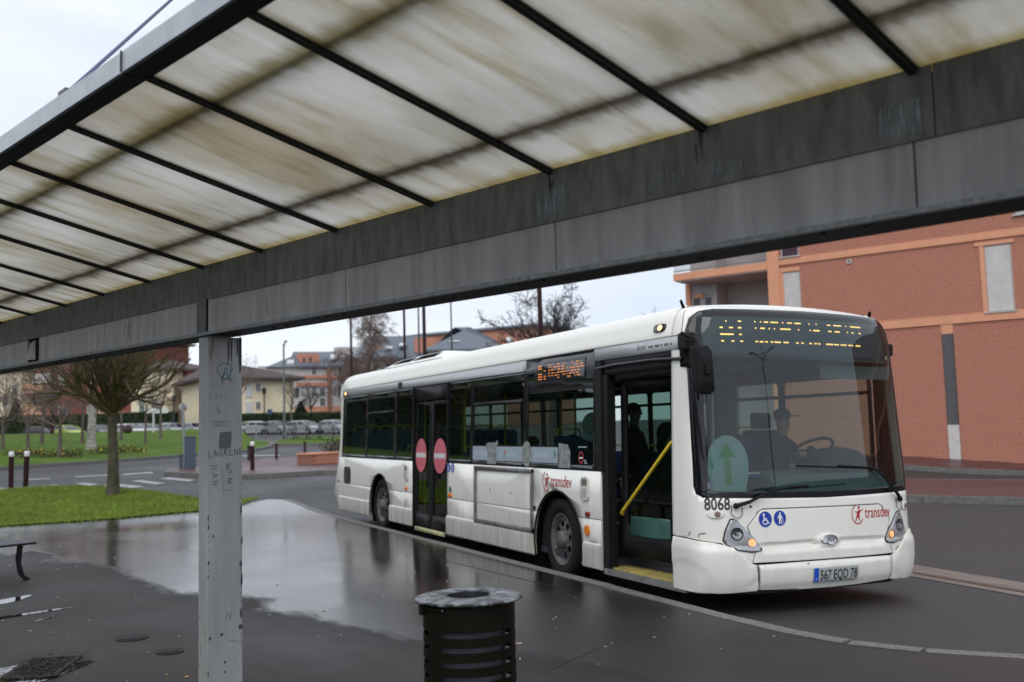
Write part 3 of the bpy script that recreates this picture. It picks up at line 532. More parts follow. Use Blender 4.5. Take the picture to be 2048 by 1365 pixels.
# posts
POSTM = mat('light grey post paint', (.33, .34, .34), .5, c2=(.27, .275, .27), scale=2, stretch=(3, 3, .6), bump=.05, bscale=30)
def post(u):
    o = MB().box((u+.0665, -(NB_+.1275), 1.18), (.132, .255, 2.42)).build('post', POSTM, SH, bevel=.006)
    MB().box((u+.0665, -(NB_-.010), 2.535), (.132, .008, .245)).build('post_bracket', GALV, SH)
    MB().box((u+.0665, -(NB_+.1275), -.01), (.26, .38, .02)).build('base_plate', GALV, SH)
    MB().box((u+.0665, -(NB_+.075), 4.15), (.10, .12, 2.5)).build('mast', POSTM, SH)
    return o
P1 = post(6.26); post(13.0); post(-.80)
MB().tube([(6.34, -3.18, 5.02), (4.55, -1.585, 3.285)], .009, 8).build('tie_rod', CABLE, SH)
MB().box((4.55, -1.585, 3.29), (.09, .03, .03)).build('rod_bracket', BOLT, SH)
pf = lambda a, b, o: Vector((6.26-.0005-o, -(NB_+a), b))     # right hand face of the post; a across, b height
SCR = mat('scratched graffiti lines', (.15, .155, .16), .6, var=.2); CHIP = mat('chipped paint patches', (.055, .065, .07), .7, var=.4, scale=60); TEAL = mat('blue green marker', (.04, .2, .25), .5, var=.2)
A_ = lambda px: (px-413)/69*.255
Z_ = lambda py: 2.41-(py-672)*.003312
def gtext(s, px, py, size, rot=0, m=SCR, sx=1, bold=0): text_on(s, size, pf, A_(px), Z_(py), m, P1, 'graffiti', sx=sx, off=.002, rot=rot, bold=bold)
GL = dict(I=[[(.5, 0), (.5, 1)]], T=[[(0, 1), (1, .97)], [(.5, 1), (.45, 0)]], K=[[(.1, 0), (.15, 1)], [(.9, 1), (.15, .45), (.95, 0)]], L=[[(.1, 1), (.1, 0), (.85, .05)]], O=[[(.5, 1), (.05, .6), (.2, .05), (.7, 0), (.95, .5), (.5, 1)]], V=[[(0, 1), (.45, 0), (.95, 1)]],
          E=[[(.9, 1), (.1, .95), (.1, 0), (.9, .03)], [(.1, .5), (.75, .52)]], Q=[[(.5, 1), (.05, .6), (.25, .1), (.75, .1), (.9, .6), (.5, 1)], [(.5, .35), (1, -.1)]], B=[[(.1, 0), (.1, 1), (.7, .85), (.2, .52), (.8, .25), (.1, 0)]], C=[[(.9, .85), (.4, 1), (.05, .5), (.4, 0), (.9, .12)]], A=[[(0, 0), (.5, 1), (.95, 0)], [(.2, .38), (.8, .4)]],
          G=[[(.9, .85), (.4, 1), (.05, .5), (.4, 0), (.9, .1), (.9, .45), (.5, .45)]], R=[[(.1, 0), (.12, 1), (.8, .8), (.15, .5), (.95, 0)]], N=[[(.05, 0), (.1, 1), (.85, .02), (.95, 1)]], D=[[(.1, 1), (.12, 0), (.8, .3), (.75, .8), (.1, 1)]])
def hand(txt, px, py, size, rot=0, sx=.62, w=.0024, m=SCR, sp=1.32):
    mb = MB(); rg = random.Random(hash((px, py)) % 1000 if False else int(px*7+py)); cr, sr = math.cos(rot), math.sin(rot); x0 = 0
    for ch in txt:
        j = rg.uniform(-.12, .12)*size; k = size*rg.uniform(.85, 1.12)
        for st in GL.get(ch.upper(), []):
            P = []
            for (x, z) in st: xx = x0+x*k*sx+rg.uniform(-.04, .04)*size; zz = j+z*k+rg.uniform(-.05, .05)*size; P.append((A_(px)+xx*cr-zz*sr, Z_(py)+xx*sr+zz*cr))
            for a, b in zip(P, P[1:]):
                d = Vector((b[0]-a[0], b[1]-a[1])); n = Vector((-d.y, d.x)).normalized()*w/2; d = d.normalized()*w*.3; cl = lambda v: min(.2545, max(.0005, v))
                mb.add([pf(cl(a[0]-d.x+n.x), a[1]-d.y+n.y, .002), pf(cl(b[0]+d.x+n.x), b[1]+d.y+n.y, .002), pf(cl(b[0]+d.x-n.x), b[1]+d.y-n.y, .002), pf(cl(a[0]-d.x-n.x), a[1]-d.y-n.y, .002)], [(0, 1, 2, 3)])
        x0 += size*sx*sp
    return mb.build('graffiti', m, P1, kind='stuff')
SCRD = mat('dark graffiti pen', (.045, .05, .055), .5, var=.2)
hand('I', 418, 757, .04); hand('I', 421, 778, .035); hand('K', 441, 776, .035); hand('LOVE', 417, 806, .045, R(2), w=.002); hand('Q', 430, 832, .045); hand('BBIC', 428, 858, .022, sp=1.2, w=.0018)
hand('LAGRENE', 415, 922, .040, R(3), sx=.66, w=.0032, m=SCRD, sp=1.42); hand('DAN', 419, 940, .040, R(-84), sx=.8, w=.0028, m=SCRD, sp=1.6); hand('NATHAN', 449, 938, .030, R(-84), sx=.62, w=.0028, m=SCRD, sp=1.25)
mb = MB()
def S_(pts, w=.003):
    for a, b in zip(pts, pts[1:]):
        d = Vector((b[0]-a[0], b[1]-a[1])).normalized(); n = Vector((-d.y, d.x))*w/2
        mb.add([pf(a[0]+n.x, a[1]+n.y, .002), pf(b[0]+n.x, b[1]+n.y, .002), pf(b[0]-n.x, b[1]-n.y, .002), pf(a[0]-n.x, a[1]-n.y, .002)], [(0, 1, 2, 3)])
S_([(A_(418), Z_(851)), (A_(455), Z_(850))]); S_([(A_(424), Z_(859)), (A_(458), Z_(860))]); S_([(A_(441), Z_(945)), (A_(444), Z_(998))], .0025); S_([(A_(446), Z_(990)), (A_(463), Z_(992))]); S_([(A_(453), Z_(1290)), (A_(470), Z_(1296))]); S_([(A_(447), Z_(1250)), (A_(452), Z_(1235)), (A_(457), Z_(1250)), (A_(461), Z_(1232))])
mb.build('scratch', SCR, P1, kind='stuff')
mb = MB(); c = (A_(447), Z_(748)); S_([(c[0]+.05*math.cos(t*.35)*(1+.2*math.sin(t)), c[1]+.055*math.sin(t*.35)) for t in range(20)], .006); S_([(c[0]-.03, c[1]-.06), (c[0]+.01, c[1]+.03), (c[0]+.02, c[1]-.03), (c[0]+.06, c[1]-.07)], .005); mb.build('teal_squiggle', TEAL, P1, kind='stuff'); mb = MB(); S_([(c[0]+.0, c[1]-.01), (c[0]-.02, c[1]-.055), (c[0]+.02, c[1]-.045), (c[0]+.045, c[1]-.075)], .004); mb.build('pen_scrawl', SCRD, P1)
patch([(A_(435), Z_(906)), (A_(459), Z_(905)), (A_(460), Z_(872)), (A_(437), Z_(873))], pf, (.02, .02), 0, (), .0015, 'sticker_residue', mat('sticker residue', (.11, .12, .12), .8, var=.5, scale=70), P1)
mb = MB()
def chip(px, py, sx_, sz_):
    n = 9; mb.add([pf(min(.2546, max(.0004, A_(px)+sx_*math.cos(6.283*k/n)*rnd.uniform(.6, 1.2))), Z_(py)+sz_*math.sin(6.283*k/n)*rnd.uniform(.6, 1.2), .0012) for k in range(n)], [tuple(range(n))])
for px, py, a, b in ((414, 1042, .009, .02), (414, 1062, .008, .02), (415, 1132, .01, .014), (414, 1160, .006, .02), (441, 1277, .016, .012), (418, 1281, .009, .016), (424, 1081, .007, .012), (479, 1030, .008, .04), (481, 1095, .006, .03), (478, 1142, .008, .03), (480, 1175, .01, .05), (479, 1240, .009, .04), (478, 1268, .018, .02), (414, 1350, .005, .02), (447, 1333, .009, .01), (446, 1352, .008, .01)): chip(px, py, a, b)
for i in range(70): chip(rnd.choice((415, 478, rnd.uniform(416, 480))), rnd.uniform(960, 1365), rnd.uniform(.0012, .004), rnd.uniform(.002, .007))
mb.build('chipped_paint', CHIP, P1, kind='stuff')
streaks(.01, .25, Z_(735), 2.40, 12, DRIB, 'drip_stain', (.002, .007), lambda a, b, o: pf(a, b, .001), P1); streaks(.235, .252, Z_(770), 2.40, 4, DRIB, 'drip_stain', (.004, .010), lambda a, b, o: pf(a, b, .0013), P1)
pn = lambda a, b, o: Vector((6.26+a, -(NB_-.001-o), b)); mb = MB()
for i in range(16):
    cx_, cz_ = rnd.uniform(.01, .12), Z_(rnd.uniform(800, 1360)); n = 7; r_ = rnd.uniform(.002, .006); mb.add([pn(cx_+r_*math.cos(6.283*k/n), cz_+r_*1.6*math.sin(6.283*k/n), 0) for k in range(n)], [tuple(range(n))])
mb.build('chipped_paint', CHIP, P1, kind='stuff')
# ------------------------------------------------------------------ litter bin
zl_ = 1.0; q0 = zpix(832, 1190, 4.6); d0 = ray(937, 1189); tt = (zl_-CAMZ)/d0.z; bp_ = Vector((0, 0, CAMZ))+d0*tt
BINO = thing('litter_bin', 'dark brown slotted metal litter bin with a scratched ring lid', 'litter bin', (bp_.x, bp_.y, .13), 0)
RL, RB, HL = .243, .208, .87
MB().lathe([(.096, HL-.012), (.1, HL), (RL-.012, HL-.006), (RL, HL-.010), (RL, HL-.016), (RL-.02, HL-.014), (.096, HL-.012)], 72).build('lid', LIDM, BINO)
MB().lathe([(.096, HL-.002), (.094, HL-.02), (.098, HL-.10), (.102, HL-.10), (.100, HL-.012)], 48).build('opening_collar', DKGREY, BINO)
va = math.atan2(-bp_.y, -bp_.x)       # direction towards the camera
mb = MB(); NS = 144; rows = [0.02]; z = .02
slots = []; zt = HL-.135
while zt > .10: slots.append((zt-.021, zt)); zt -= .062
slots = slots[::-1]; zs = [.02]+[v for s_ in slots for v in s_]+[HL-.016]
for i in range(NS):
    a0 = 2*math.pi*i/NS; a1 = 2*math.pi*(i+1)/NS; rel = (math.degrees((a0+a1)/2-va)) % 120
    inslot = not (61 < rel < 77)
    for k in range(len(zs)-1):
        if k % 2 == 1 and inslot: continue
        vs = [(r_*math.cos(a), r_*math.sin(a), z_) for r_ in (RB, RB-.003) for a, z_ in ((a0, zs[k]), (a1, zs[k]), (a1, zs[k+1]), (a0, zs[k+1]))]
        mb.add(vs, [(0, 1, 2, 3), (7, 6, 5, 4), (0, 1, 5, 4), (3, 2, 6, 7)], 0, False)
mb.build('slotted_body', BIN, BINO)
MB().lathe([(.155, .04), (.160, .5), (.165, HL-.05)], 40).build('bag', mat('grey bin bag', (.10, .11, .13), .35, var=.4, scale=5, bump=.6, bscale=9), BINO)
MB().lathe([(0, .0), (RB, .0), (RB, .02), (0, .02)], 48).build('base', BIN, BINO)
MB().lathe([(.14, HL-.018), (RB-.004, HL-.018), (RB-.004, HL-.05), (.14, HL-.05)], 48).build('inner_ring', DKGREY, BINO)
ha = va-R(62); mb = MB(); hx = lambda a, r_, z_: (r_*math.cos(a), r_*math.sin(a), z_)
mb.tube([hx(ha-.10, RB+.012, HL-.035), hx(ha+.25, RB+.012, HL-.035), hx(ha+.5, RB+.012, HL-.037)], .006, 8); mb.box(hx(ha-.1, RB+.010, HL-.045), (.03, .03, .045), rz=ha); mb.build('latch', BIN, BINO); MB().sphere(hx(ha+.52, RB+.008, HL-.037), .008, 8).build('latch_knob', BOLT, BINO)
# ------------------------------------------------------------------ bench
b0 = gp(14, 1166, .13); BEN = thing('bench', 'end of a black metal bench standing at the left edge', 'bench', (b0.x, b0.y, .13), R(198.5+8))
e0 = zpix(48, 1098, 9)
BM_ = mat('black bench metal', (.012, .013, .016), .4, var=.1, spec=.3)
for k in range(5): MB().box((.85, -.18+k*.09, .44), (2.2, .075, .025)).build('slat', BM_, BEN, bevel=.005)
for x in (.0, 1.6):
    mb = MB(); mb.prism([(-.20, .41), (.20, .41), (.20, .425), (-.20, .425)], x-.02, x+.02, 'X')
    for s_ in (-1, 1): mb.prism([(s_*.17, .41), (s_*.12, .41), (s_*.10, .25), (s_*.13, .08), (s_*.2, 0), (s_*.26, 0), (s_*.25, .02), (s_*.19, .06), (s_*.15, .2)][::s_], x-.02, x+.02, 'X')
    mb.build('leg', BM_, BEN)
# ------------------------------------------------------------------ bus
BUS = thing('city_bus', 'white single deck city bus with its front door open at the kerb', 'bus', (-7.6, 5.3, 0), 0, None, -TILT)
BWD = 2.66
_tz, _ty = [1.1, 2.6, 2.75, 2.82, 2.86], [0, .03, .07, .12, .2]
def tum(z): return float(np.interp(z, _tz, _ty))
def sideR(x, z, o): return Vector((x, tum(z)-o, z))
def sideL(x, z, o): return Vector((x, BWD-tum(z)+o, z))
_PL = [(-.30, 0), (-.10, .004), (0.0, .03), (.07, .09), (.12, .18), (.17, .32), (.22, .58), (.255, .9), (.27, 1.33)]
_PL = np.array(_PL+[(x, BWD-y) for x, y in _PL[-2::-1]])
# smooth plan curve (Catmull-Rom, densified)
def crom(P, k=14):
    P = np.array(P, float); Q = np.vstack([2*P[0]-P[1], P, 2*P[-1]-P[-2]]); out = []
    for i in range(1, len(Q)-2):
        for t in np.linspace(0, 1, k, endpoint=False):
            out.append(.5*((2*Q[i])+(-Q[i-1]+Q[i+1])*t+(2*Q[i-1]-5*Q[i]+4*Q[i+1]-Q[i+2])*t*t+(-Q[i-1]+3*Q[i]-3*Q[i+1]+Q[i+2])*t**3))
    return np.vstack([out, P[-1]])
_PD = crom(_PL); _S = np.r_[0, np.cumsum(np.hypot(*np.diff(_PD, axis=0).T))]; SM_ = _S[-1]/2; _S = _S-SM_
_LZ = crom([(.15, -.05), (.21, 0.0), (.35, .04), (.58, .04), (.64, .015), (1.0, .0), (1.3, -.012), (1.6, -.04), (2.2, -.09), (2.6, -.13), (2.75, -.16), (2.82, -.21), (2.86, -.32)])
def _fr(s, z):
    x = float(np.interp(s, _S, _PD[:, 0])); y = float(np.interp(s, _S, _PD[:, 1])); l = float(np.interp(z, _LZ[:, 0], _LZ[:, 1]))
    w = min(1, max(0, (x+.3)/.35)); w = w*w*(3-2*w); return Vector((x+l*w, y+(1.33-y)/1.33*tum(z), z))
def front(s, z, o):
    p = _fr(s, z)
    if not o: return p
    e = .004; a = _fr(min(s+e, SM_), z)-_fr(max(s-e, -SM_), z); b = _fr(s, min(z+e, 2.86))-_fr(s, max(z-e, .15)); n = a.cross(b).normalized()
    return p+n*o
fo = front
# --- front panels
SCR_ = [(-1.27, 1.06), (-.9, 1.052), (0, 1.035), (.9, 1.052), (1.27, 1.06), (1.335, 1.09), (1.36, 1.16), (1.36, 2.60), (1.33, 2.72), (1.25, 2.79), (1.1, 2.815), (0, 2.825), (-1.1, 2.815), (-1.25, 2.79), (-1.33, 2.72), (-1.36, 2.60), (-1.36, 1.16), (-1.335, 1.09)]
grille = [(-.735, .935), (-.70, .945), (.70, .945), (.735, .935), (.865, .79), (.80, .62), (.845, .475), (-.845, .475), (-.80, .62), (-.865, .79)]
up = [(-SM_, .70), (-SM_, 2.86), (SM_, 2.86), (SM_, .70), (1.46, .70), (1.13, .655), (.87, .475), (.853, .472), (.81, .62), (.875, .79), (.742, .942), (.703, .953), (-.703, .953), (-.742, .942), (-.875, .79), (-.81, .62), (-.853, .472), (-.87, .475), (-1.13, .655), (-1.46, .70)]
patch(up, front, (.06, .06), .012, [SCR_], 0, 'front_body', BWF, BUS)
def goff(s, z):     # long scooped recess of the front flap with the boss of the emblem
    c = .645-.012*(s/.7)**2; top = c+.012; o = 0
    if abs(s) < .78:
        e = sm(.78, .70, abs(s)); zz = (top-z)/.045
        if zz > 0: o = -.034*e*sm(0, .35, zz)*max(0, 1-max(0, zz-.35)/1.9)
    r = math.hypot((s-.0)/.15, (z-.645)/.06)
    if r < 1: o = max(o, .018*(1-r*r)+.004)
    return o
patch(grille, front, (.035, .011), .012, (), goff, 'front_flap', BWF, BUS)
cb = [(-.785, .24), (-.80, .455), (-.4, .462), (0, .464), (.4, .462), (.80, .455), (.785, .24), (.4, .225), (0, .22), (-.4, .225)]
patch(cb, front, (.05, .02), .02, (), lambda s, z: .022*sm(.462, .425, z)+.010*sm(.24, .30, z), 'bumper_centre', BWF, BUS)
def coff(s, z):
    a = abs(s); o = .016*sm(.70, .60, z)
    d = math.hypot((a-1.50)/.34, (z-.18)/.34); o += .010*math.exp(-((d-1)/.10)**2)+.010*sm(1.0, 1.2, d)
    q = math.hypot((a-.98)/.19, (z-.38)/.115)
    o -= .014*math.exp(-((q-1)/.13)**2)*sm(.95, .85, a)
    return o
for sg in (-1, 1):
    P = [(.80, .235), (.815, .455), (.86, .468), (.93, .52), (1.0, .58), (1.10, .635), (1.2, .66), (1.46, .688), (SM_-.01, .692), (SM_-.01, .225), (1.3, .215), (1.0, .225)]
    patch([(sg*a, b) for a, b in P][::sg], front, (.03, .025), .02, (), coff, 'bumper_corner', BWF, BUS)
patch([(-SM_, .2), (-SM_, 2.85), (SM_, 2.85), (SM_, .2)], front, (.15, .15), 0, [SCR_], -.085, 'front_backing', HOLE, BUS)
MB().prism([(-.1, .05), (.18, .45), (.22, .9), (.22, 1.76), (.18, 2.2), (-.1, 2.6), (-.3, 2.6), (-.3, .05)], .19, .23, 'Z').build('bumper_valance', DARKI, BUS)
# --- windscreen
inner = [(s*.975, 1.095+(z-1.035)*.965) for s, z in SCR_]
patch(SCR_, front, (.08, .08), .004, [inner], .001, 'windscreen_seal', BLKG, BUS)
ws = patch(inner, front, (.08, .08), 0, (), .0, 'windscreen', G_FRONT, BUS)
patch([(-1.31, 2.335), (1.31, 2.335), (1.31, 2.352), (-1.31, 2.352)], front, (.08, .08), .003, (), -.004, 'display_divider', BLKG, BUS)
bandm = glass('side tinted band', (.07, .09, .09)); 
for sg in (-1, 1): patch([(sg*1.235, 1.1), (sg*1.325, 1.12), (sg*1.325, 2.7), (sg*1.20, 2.77)][::sg], front, (.08, .08), .003, (), .003, 'tinted_edge', BLKG, BUS)
db = patch([(-1.22, 2.345), (1.22, 2.345), (1.235, 2.76), (-1.235, 2.76)], front, (.1, .1), .02, (), -.035, 'display_board', DISPG, BUS)
sx_ = ([1443, 1447, 1510, 1560, 1620, 1680, 1721, 1735], [-1.005, -.985, -.63, -.335, .03, .42, .70, .80])
def led_s(cx_): return float(np.interp(1360+cx_/4.0146, *sx_))
rows = {2.703: [(370, 384), (470, 495), (598, 612), (642, 656), (676, 710), (728, 792), (822, 836), (864, 905), (925, 978), (1042, 1056), (1102, 1115), (1198, 1230), (1255, 1325), (1358, 1372), (1402, 1502)],
        2.638: [(330, 355), (403, 432), (472, 497), (602, 616), (646, 680), (709, 723), (751, 765), (805, 888), (946, 960), (1044, 1058), (1075, 1128), (1200, 1230), (1256, 1300), (1360, 1374), (1405, 1420), (1470, 1486)],
        2.572: [(335, 436), (478, 500)], 2.507: [(338, 360), (415, 438), (482, 505), (600, 622), (633, 662), (674, 697), (717, 740), (748, 800), (820, 862), (920, 942), (962, 985), (1030, 1052), (1070, 1092), (1100, 1122), (1167, 1228), (1234, 1276), (1290, 1342), (1356, 1398), (1422, 1465)]}
mb = MB()
for z, L in rows.items():
    for a, b in L:
        n = max(1, round((b-a)/9.5))
        for i in range(n):
            s_ = led_s(a+(b-a)*(i+.5)/n); mb.add([fo(s_+.0075*math.cos(k*1.047), z+.0085*math.sin(k*1.047), -.030) for k in range(6)], [tuple(range(6))])
o = mb.build('lit_display_dots', LEDM, db); o['kind'] = 'stuff'
flat_on([(1.13, 2.38), (1.17, 2.38), (1.17, 2.42), (1.13, 2.42)], front, WHT, ws, 'small_sticker', -.008)
# stickers behind the windscreen
wsb = lambda a, b, o: front(a, b, o-.012)
flat_on([(-1.02+.20*math.cos(R(a)), 1.375+.25*math.sin(R(a))) for a in range(0, 181, 12)]+[(-1.21, 1.25), (-1.17, 1.11), (-.86, 1.11), (-.83, 1.25)], wsb, PSTK, ws, 'round_sticker', 0)
flat_on([(-1.06, 1.18), (-1.0, 1.18), (-1.0, 1.43), (-.945, 1.43), (-1.03, 1.56), (-1.115, 1.43), (-1.06, 1.43)], wsb, GREENST, ws, 'green_arrow', .004)
flat_on([(-1.245, 1.14), (-1.185, 1.14), (-1.185, 1.20), (-1.245, 1.20)], wsb, mat('lilac sticker', (.3, .25, .35), .6), ws, 'small_sticker', .001)
# --- writing and badges on the front
text_on('8068', .155, front, -1.268, .952, BLKP, BUS, 'fleet_number', fit=.235, off=.004, bold=.002)
def pict(cx_, cz_, r, mp2, kind, parent):
    d = flat_on(circ(cx_, cz_, r, r*1.05, 28), mp2, BLUE, parent, 'pictogram', .003, (.03, .03)); k = r/.095
    A = lambda P: [(cx_+x*k, cz_+z*k) for x, z in P]
    if kind == 'chair':
        flat_on(A(circ(-.022, .058, .016, n=12)), mp2, WHT, d, 'symbol', .005)
        ring = [(-.004+.040*math.cos(R(a)), -.030+.040*math.sin(R(a))) for a in range(120, 375, 15)]+[(-.004+.028*math.cos(R(a)), -.030+.028*math.sin(R(a))) for a in range(370, 119, -15)]
        flat_on(A(ring), mp2, WHT, d, 'symbol', .005); flat_on(A([(-.030, .040), (-.014, .040), (-.008, .014), (.024, .014), (.024, .004), (-.003, .004), (-.002, -.006), (.030, -.006), (.046, -.046), (.060, -.040), (.056, -.052), (.038, -.058), (.022, -.018), (-.020, -.018)]), mp2, WHT, d, 'symbol', .005)
    else:
        flat_on(A(circ(0, .062, .014, n=12)), mp2, WHT, d, 'symbol', .005)
        flat_on(A([(-.018, .044), (.018, .044), (.036, .0), (.030, -.004), (.018, .02), (.016, -.02), (.026, -.075), (.014, -.075), (0, -.02), (-.010, -.078), (-.022, -.078), (-.016, -.01), (-.018, .02), (-.036, -.01), (-.042, -.004), (-.026, .034)]), mp2, WHT, d, 'symbol', .005)
        flat_on(A([(.034, .0), (.040, .0), (.048, -.07), (.042, -.07)]), mp2, WHT, d, 'symbol', .005)
pict(-.685, .857, .068, front, 'chair', BUS); pict(-.530, .862, .066, front, 'walk', BUS)
def logo(a, b, h, w, mp2, parent):     # ring with a leaping figure, then the word
    k = h; C_ = lambda P: [(a+.5*k+x*k, b+z*k) for x, z in P]
    ring = [(.42*math.cos(R(t)), .5*math.sin(R(t))) for t in range(100, 340, 12)]+[((.42-.05)*math.cos(R(t)), (.5-.06)*math.sin(R(t))) for t in range(336, 99, -12)]
    lg = flat_on(C_(ring), mp2, REDL, parent, 'logo', .003, (.05, .05))
    flat_on(C_([(-.25, .16), (.0, .14), (.06, .22), (.14, .2), (.42, .24), (.42, .28), (.2, .12), (.12, .0), (.16, -.42), (.02, -.12), (-.22, -.45), (-.06, .0), (-.04, .08)]), mp2, REDL, lg, 'figure', .0035, (.05, .05))
    flat_on(C_(circ(.10, .34, .075, n=12)), mp2, REDL, lg, 'figure_head', .0035, (.05, .05))
    text_on('transdev', h*.80, mp2, a+1.02*k, b-.20*k, REDL, lg, 'wordmark', fit=w, off=.003, bold=h*.004)
logo(.305, .862, .19, .375, front, BUS); logo(-3.01, 1.10, .235, .50, sideR, BUS)
em = patch(circ(0, .645, .098, .050, 28), front, (.02, .02), .01, (), lambda s, z: .030+.008*(1-(s/.098)**2), 'emblem', CHROME, BUS)
text_on('/|o', .062, front, -.045, .622, mat('dark emblem mark', (.03, .03, .035), .4), em, 'emblem_mark', off=.042, fit=.09)
pl = patch([(-.235, .285), (.305, .285), (.305, .405), (-.235, .405)], front, (.05, .05), .008, (), .045, 'licence_plate', PLATE, BUS)
patch([(-.233, .287), (-.180, .287), (-.180, .403), (-.233, .403)], front, (.05, .05), 0, (), .0465, 'blue_band', PLATEB, pl)
text_on('F', .03, front, -.214, .30, WHT, pl, 'plate_letter', off=.048)
text_on('567 EQD 78', .115, front, -.165, .303, BLKP, pl, 'plate_number', fit=.445, off=.0475, bold=.0012)
# --- headlights
for sg in (-1, 1):
    tri = [(-1.035, .858), (-1.005, .862), (-.97, .845), (-.80, .665), (-.758, .60), (-.775, .582), (-.86, .572), (-1.0, .595), (-1.085, .645), (-1.108, .68), (-1.085, .76)]
    tri = [(sg*-a, b) for a, b in tri][::-sg]
    sc2 = lambda P, k: [((a-sg*.93)*k+sg*.93, (b-.68)*k+.68) for a, b in P]
    hs_ = patch(sc2(tri, 1.06), front, (.04, .04), .01, (), .006, 'headlight_seal', BLK, BUS)
    hl = patch(tri, front, (.03, .03), .01, (), lambda s, z: .014+.012*sm(.11, .03, math.hypot(s-sg*.93, z-.69)), 'headlight', SILV, BUS)
    for (cs, cz, r, mm, nm) in ((sg*.985, .735, .058, REFL, 'main_lamp'), (sg*.845, .655, .043, LAMP_W, 'position_lamp')):
        patch(circ(cs, cz, r, n=24), front, (.015, .015), 0, [circ(cs, cz, r*.82, n=24)], .030, nm+'_rim', BLKG if nm == 'main_lamp' else CHROME, hl)
        lr = lambda s, z, cs=cs, cz=cz, r=r: .030-.012*(1-min(1, ((s-cs)**2+(z-cz)**2)/r**2))
        patch(circ(cs, cz, r*.82, n=24), front, (.012, .012), 0, (), lr, nm, mm, hl)
        mb = MB(); c = front(cs, cz, .030); mb.sphere(c, (.012, .016, .016), 10); mb.build(nm+'_bulb', LAMP_W if nm != 'main_lamp' else GREYI, hl)
    f_ = patch(circ(sg*1.165, .912, .085, .034, 24), front, (.02, .02), .005, (), lambda s, z, sg=sg: .018*sm(.1, .02, abs(s-sg*1.165)), 'marker_boss', BWF, BUS)
    patch(circ(sg*1.155, .912, .028, .027, 16), front, (.02, .02), .004, (), .022, 'marker_lens', mat('clear marker lens', (.22, .14, .13), .15, var=0), f_)
# --- wipers
def wiper(P0, P1_, P2, P3):
    w = MB(); pts = [front(a, b, o) for a, b, o in P0]; w.tube(pts, [.020, .016, .012, .010][:len(pts)], 8)
    o = w.build('wiper', BLK, BUS); w = MB(); w.sphere(front(P0[0][0], P0[0][1], .03), .028, 10); w.build('pivot', BLK, o)
    w = MB(); n = 12; pa = [front(P1_[0]+(P2[0]-P1_[0])*i/n, P1_[1]+(P2[1]-P1_[1])*i/n, .014) for i in range(n+1)]; w.tube(pa, .008, 6); w.build('blade', BLK, o); return o
w1 = wiper([(-.985, .985, .035), (-.86, 1.02, .05), (-.62, 1.12, .045), (-.42, 1.145, .03), (-.2, 1.15, .02)], (-.62, 1.12), (.25, 1.155), 0)
w2 = wiper([(1.02, .985, .035), (.95, 1.04, .05), (.75, 1.22, .045), (.62, 1.30, .03), (.2, 1.325, .02)], (.78, 1.285), (-.30, 1.335), 0)
for s_, z_ in ((-1.0, .97), (1.0, .97)):
    MB().tube([front(s_-.02, z_+.02, .01), front(s_-.03, z_-.06, .02), front(s_+.03, z_-.10, .02), front(s_+.08, z_-.06, .015), front(s_+.085, z_, .006)], .0035, 6).build('washer_hose', BLK, BUS)
MB().sphere(front(-.83, .975, .004), .012, 8).build('washer_jet', BLK, BUS)
for pts in ([(-1.33, .705), (-1.325, .735), (-1.30, .74), (-1.26, .745)], [(-1.44, .72), (-1.42, .735), (-1.42, .75)]):
    MB().tube([front(a, b, .001) for a, b in pts], .004, 5).build('paint_crack', BLKP, BUS)
flat_on(circ(-.28, .445, .012, .008, 9), lambda a, b, o: front(a, b, .024), BLKP, BUS, 'paint_chip', 0)
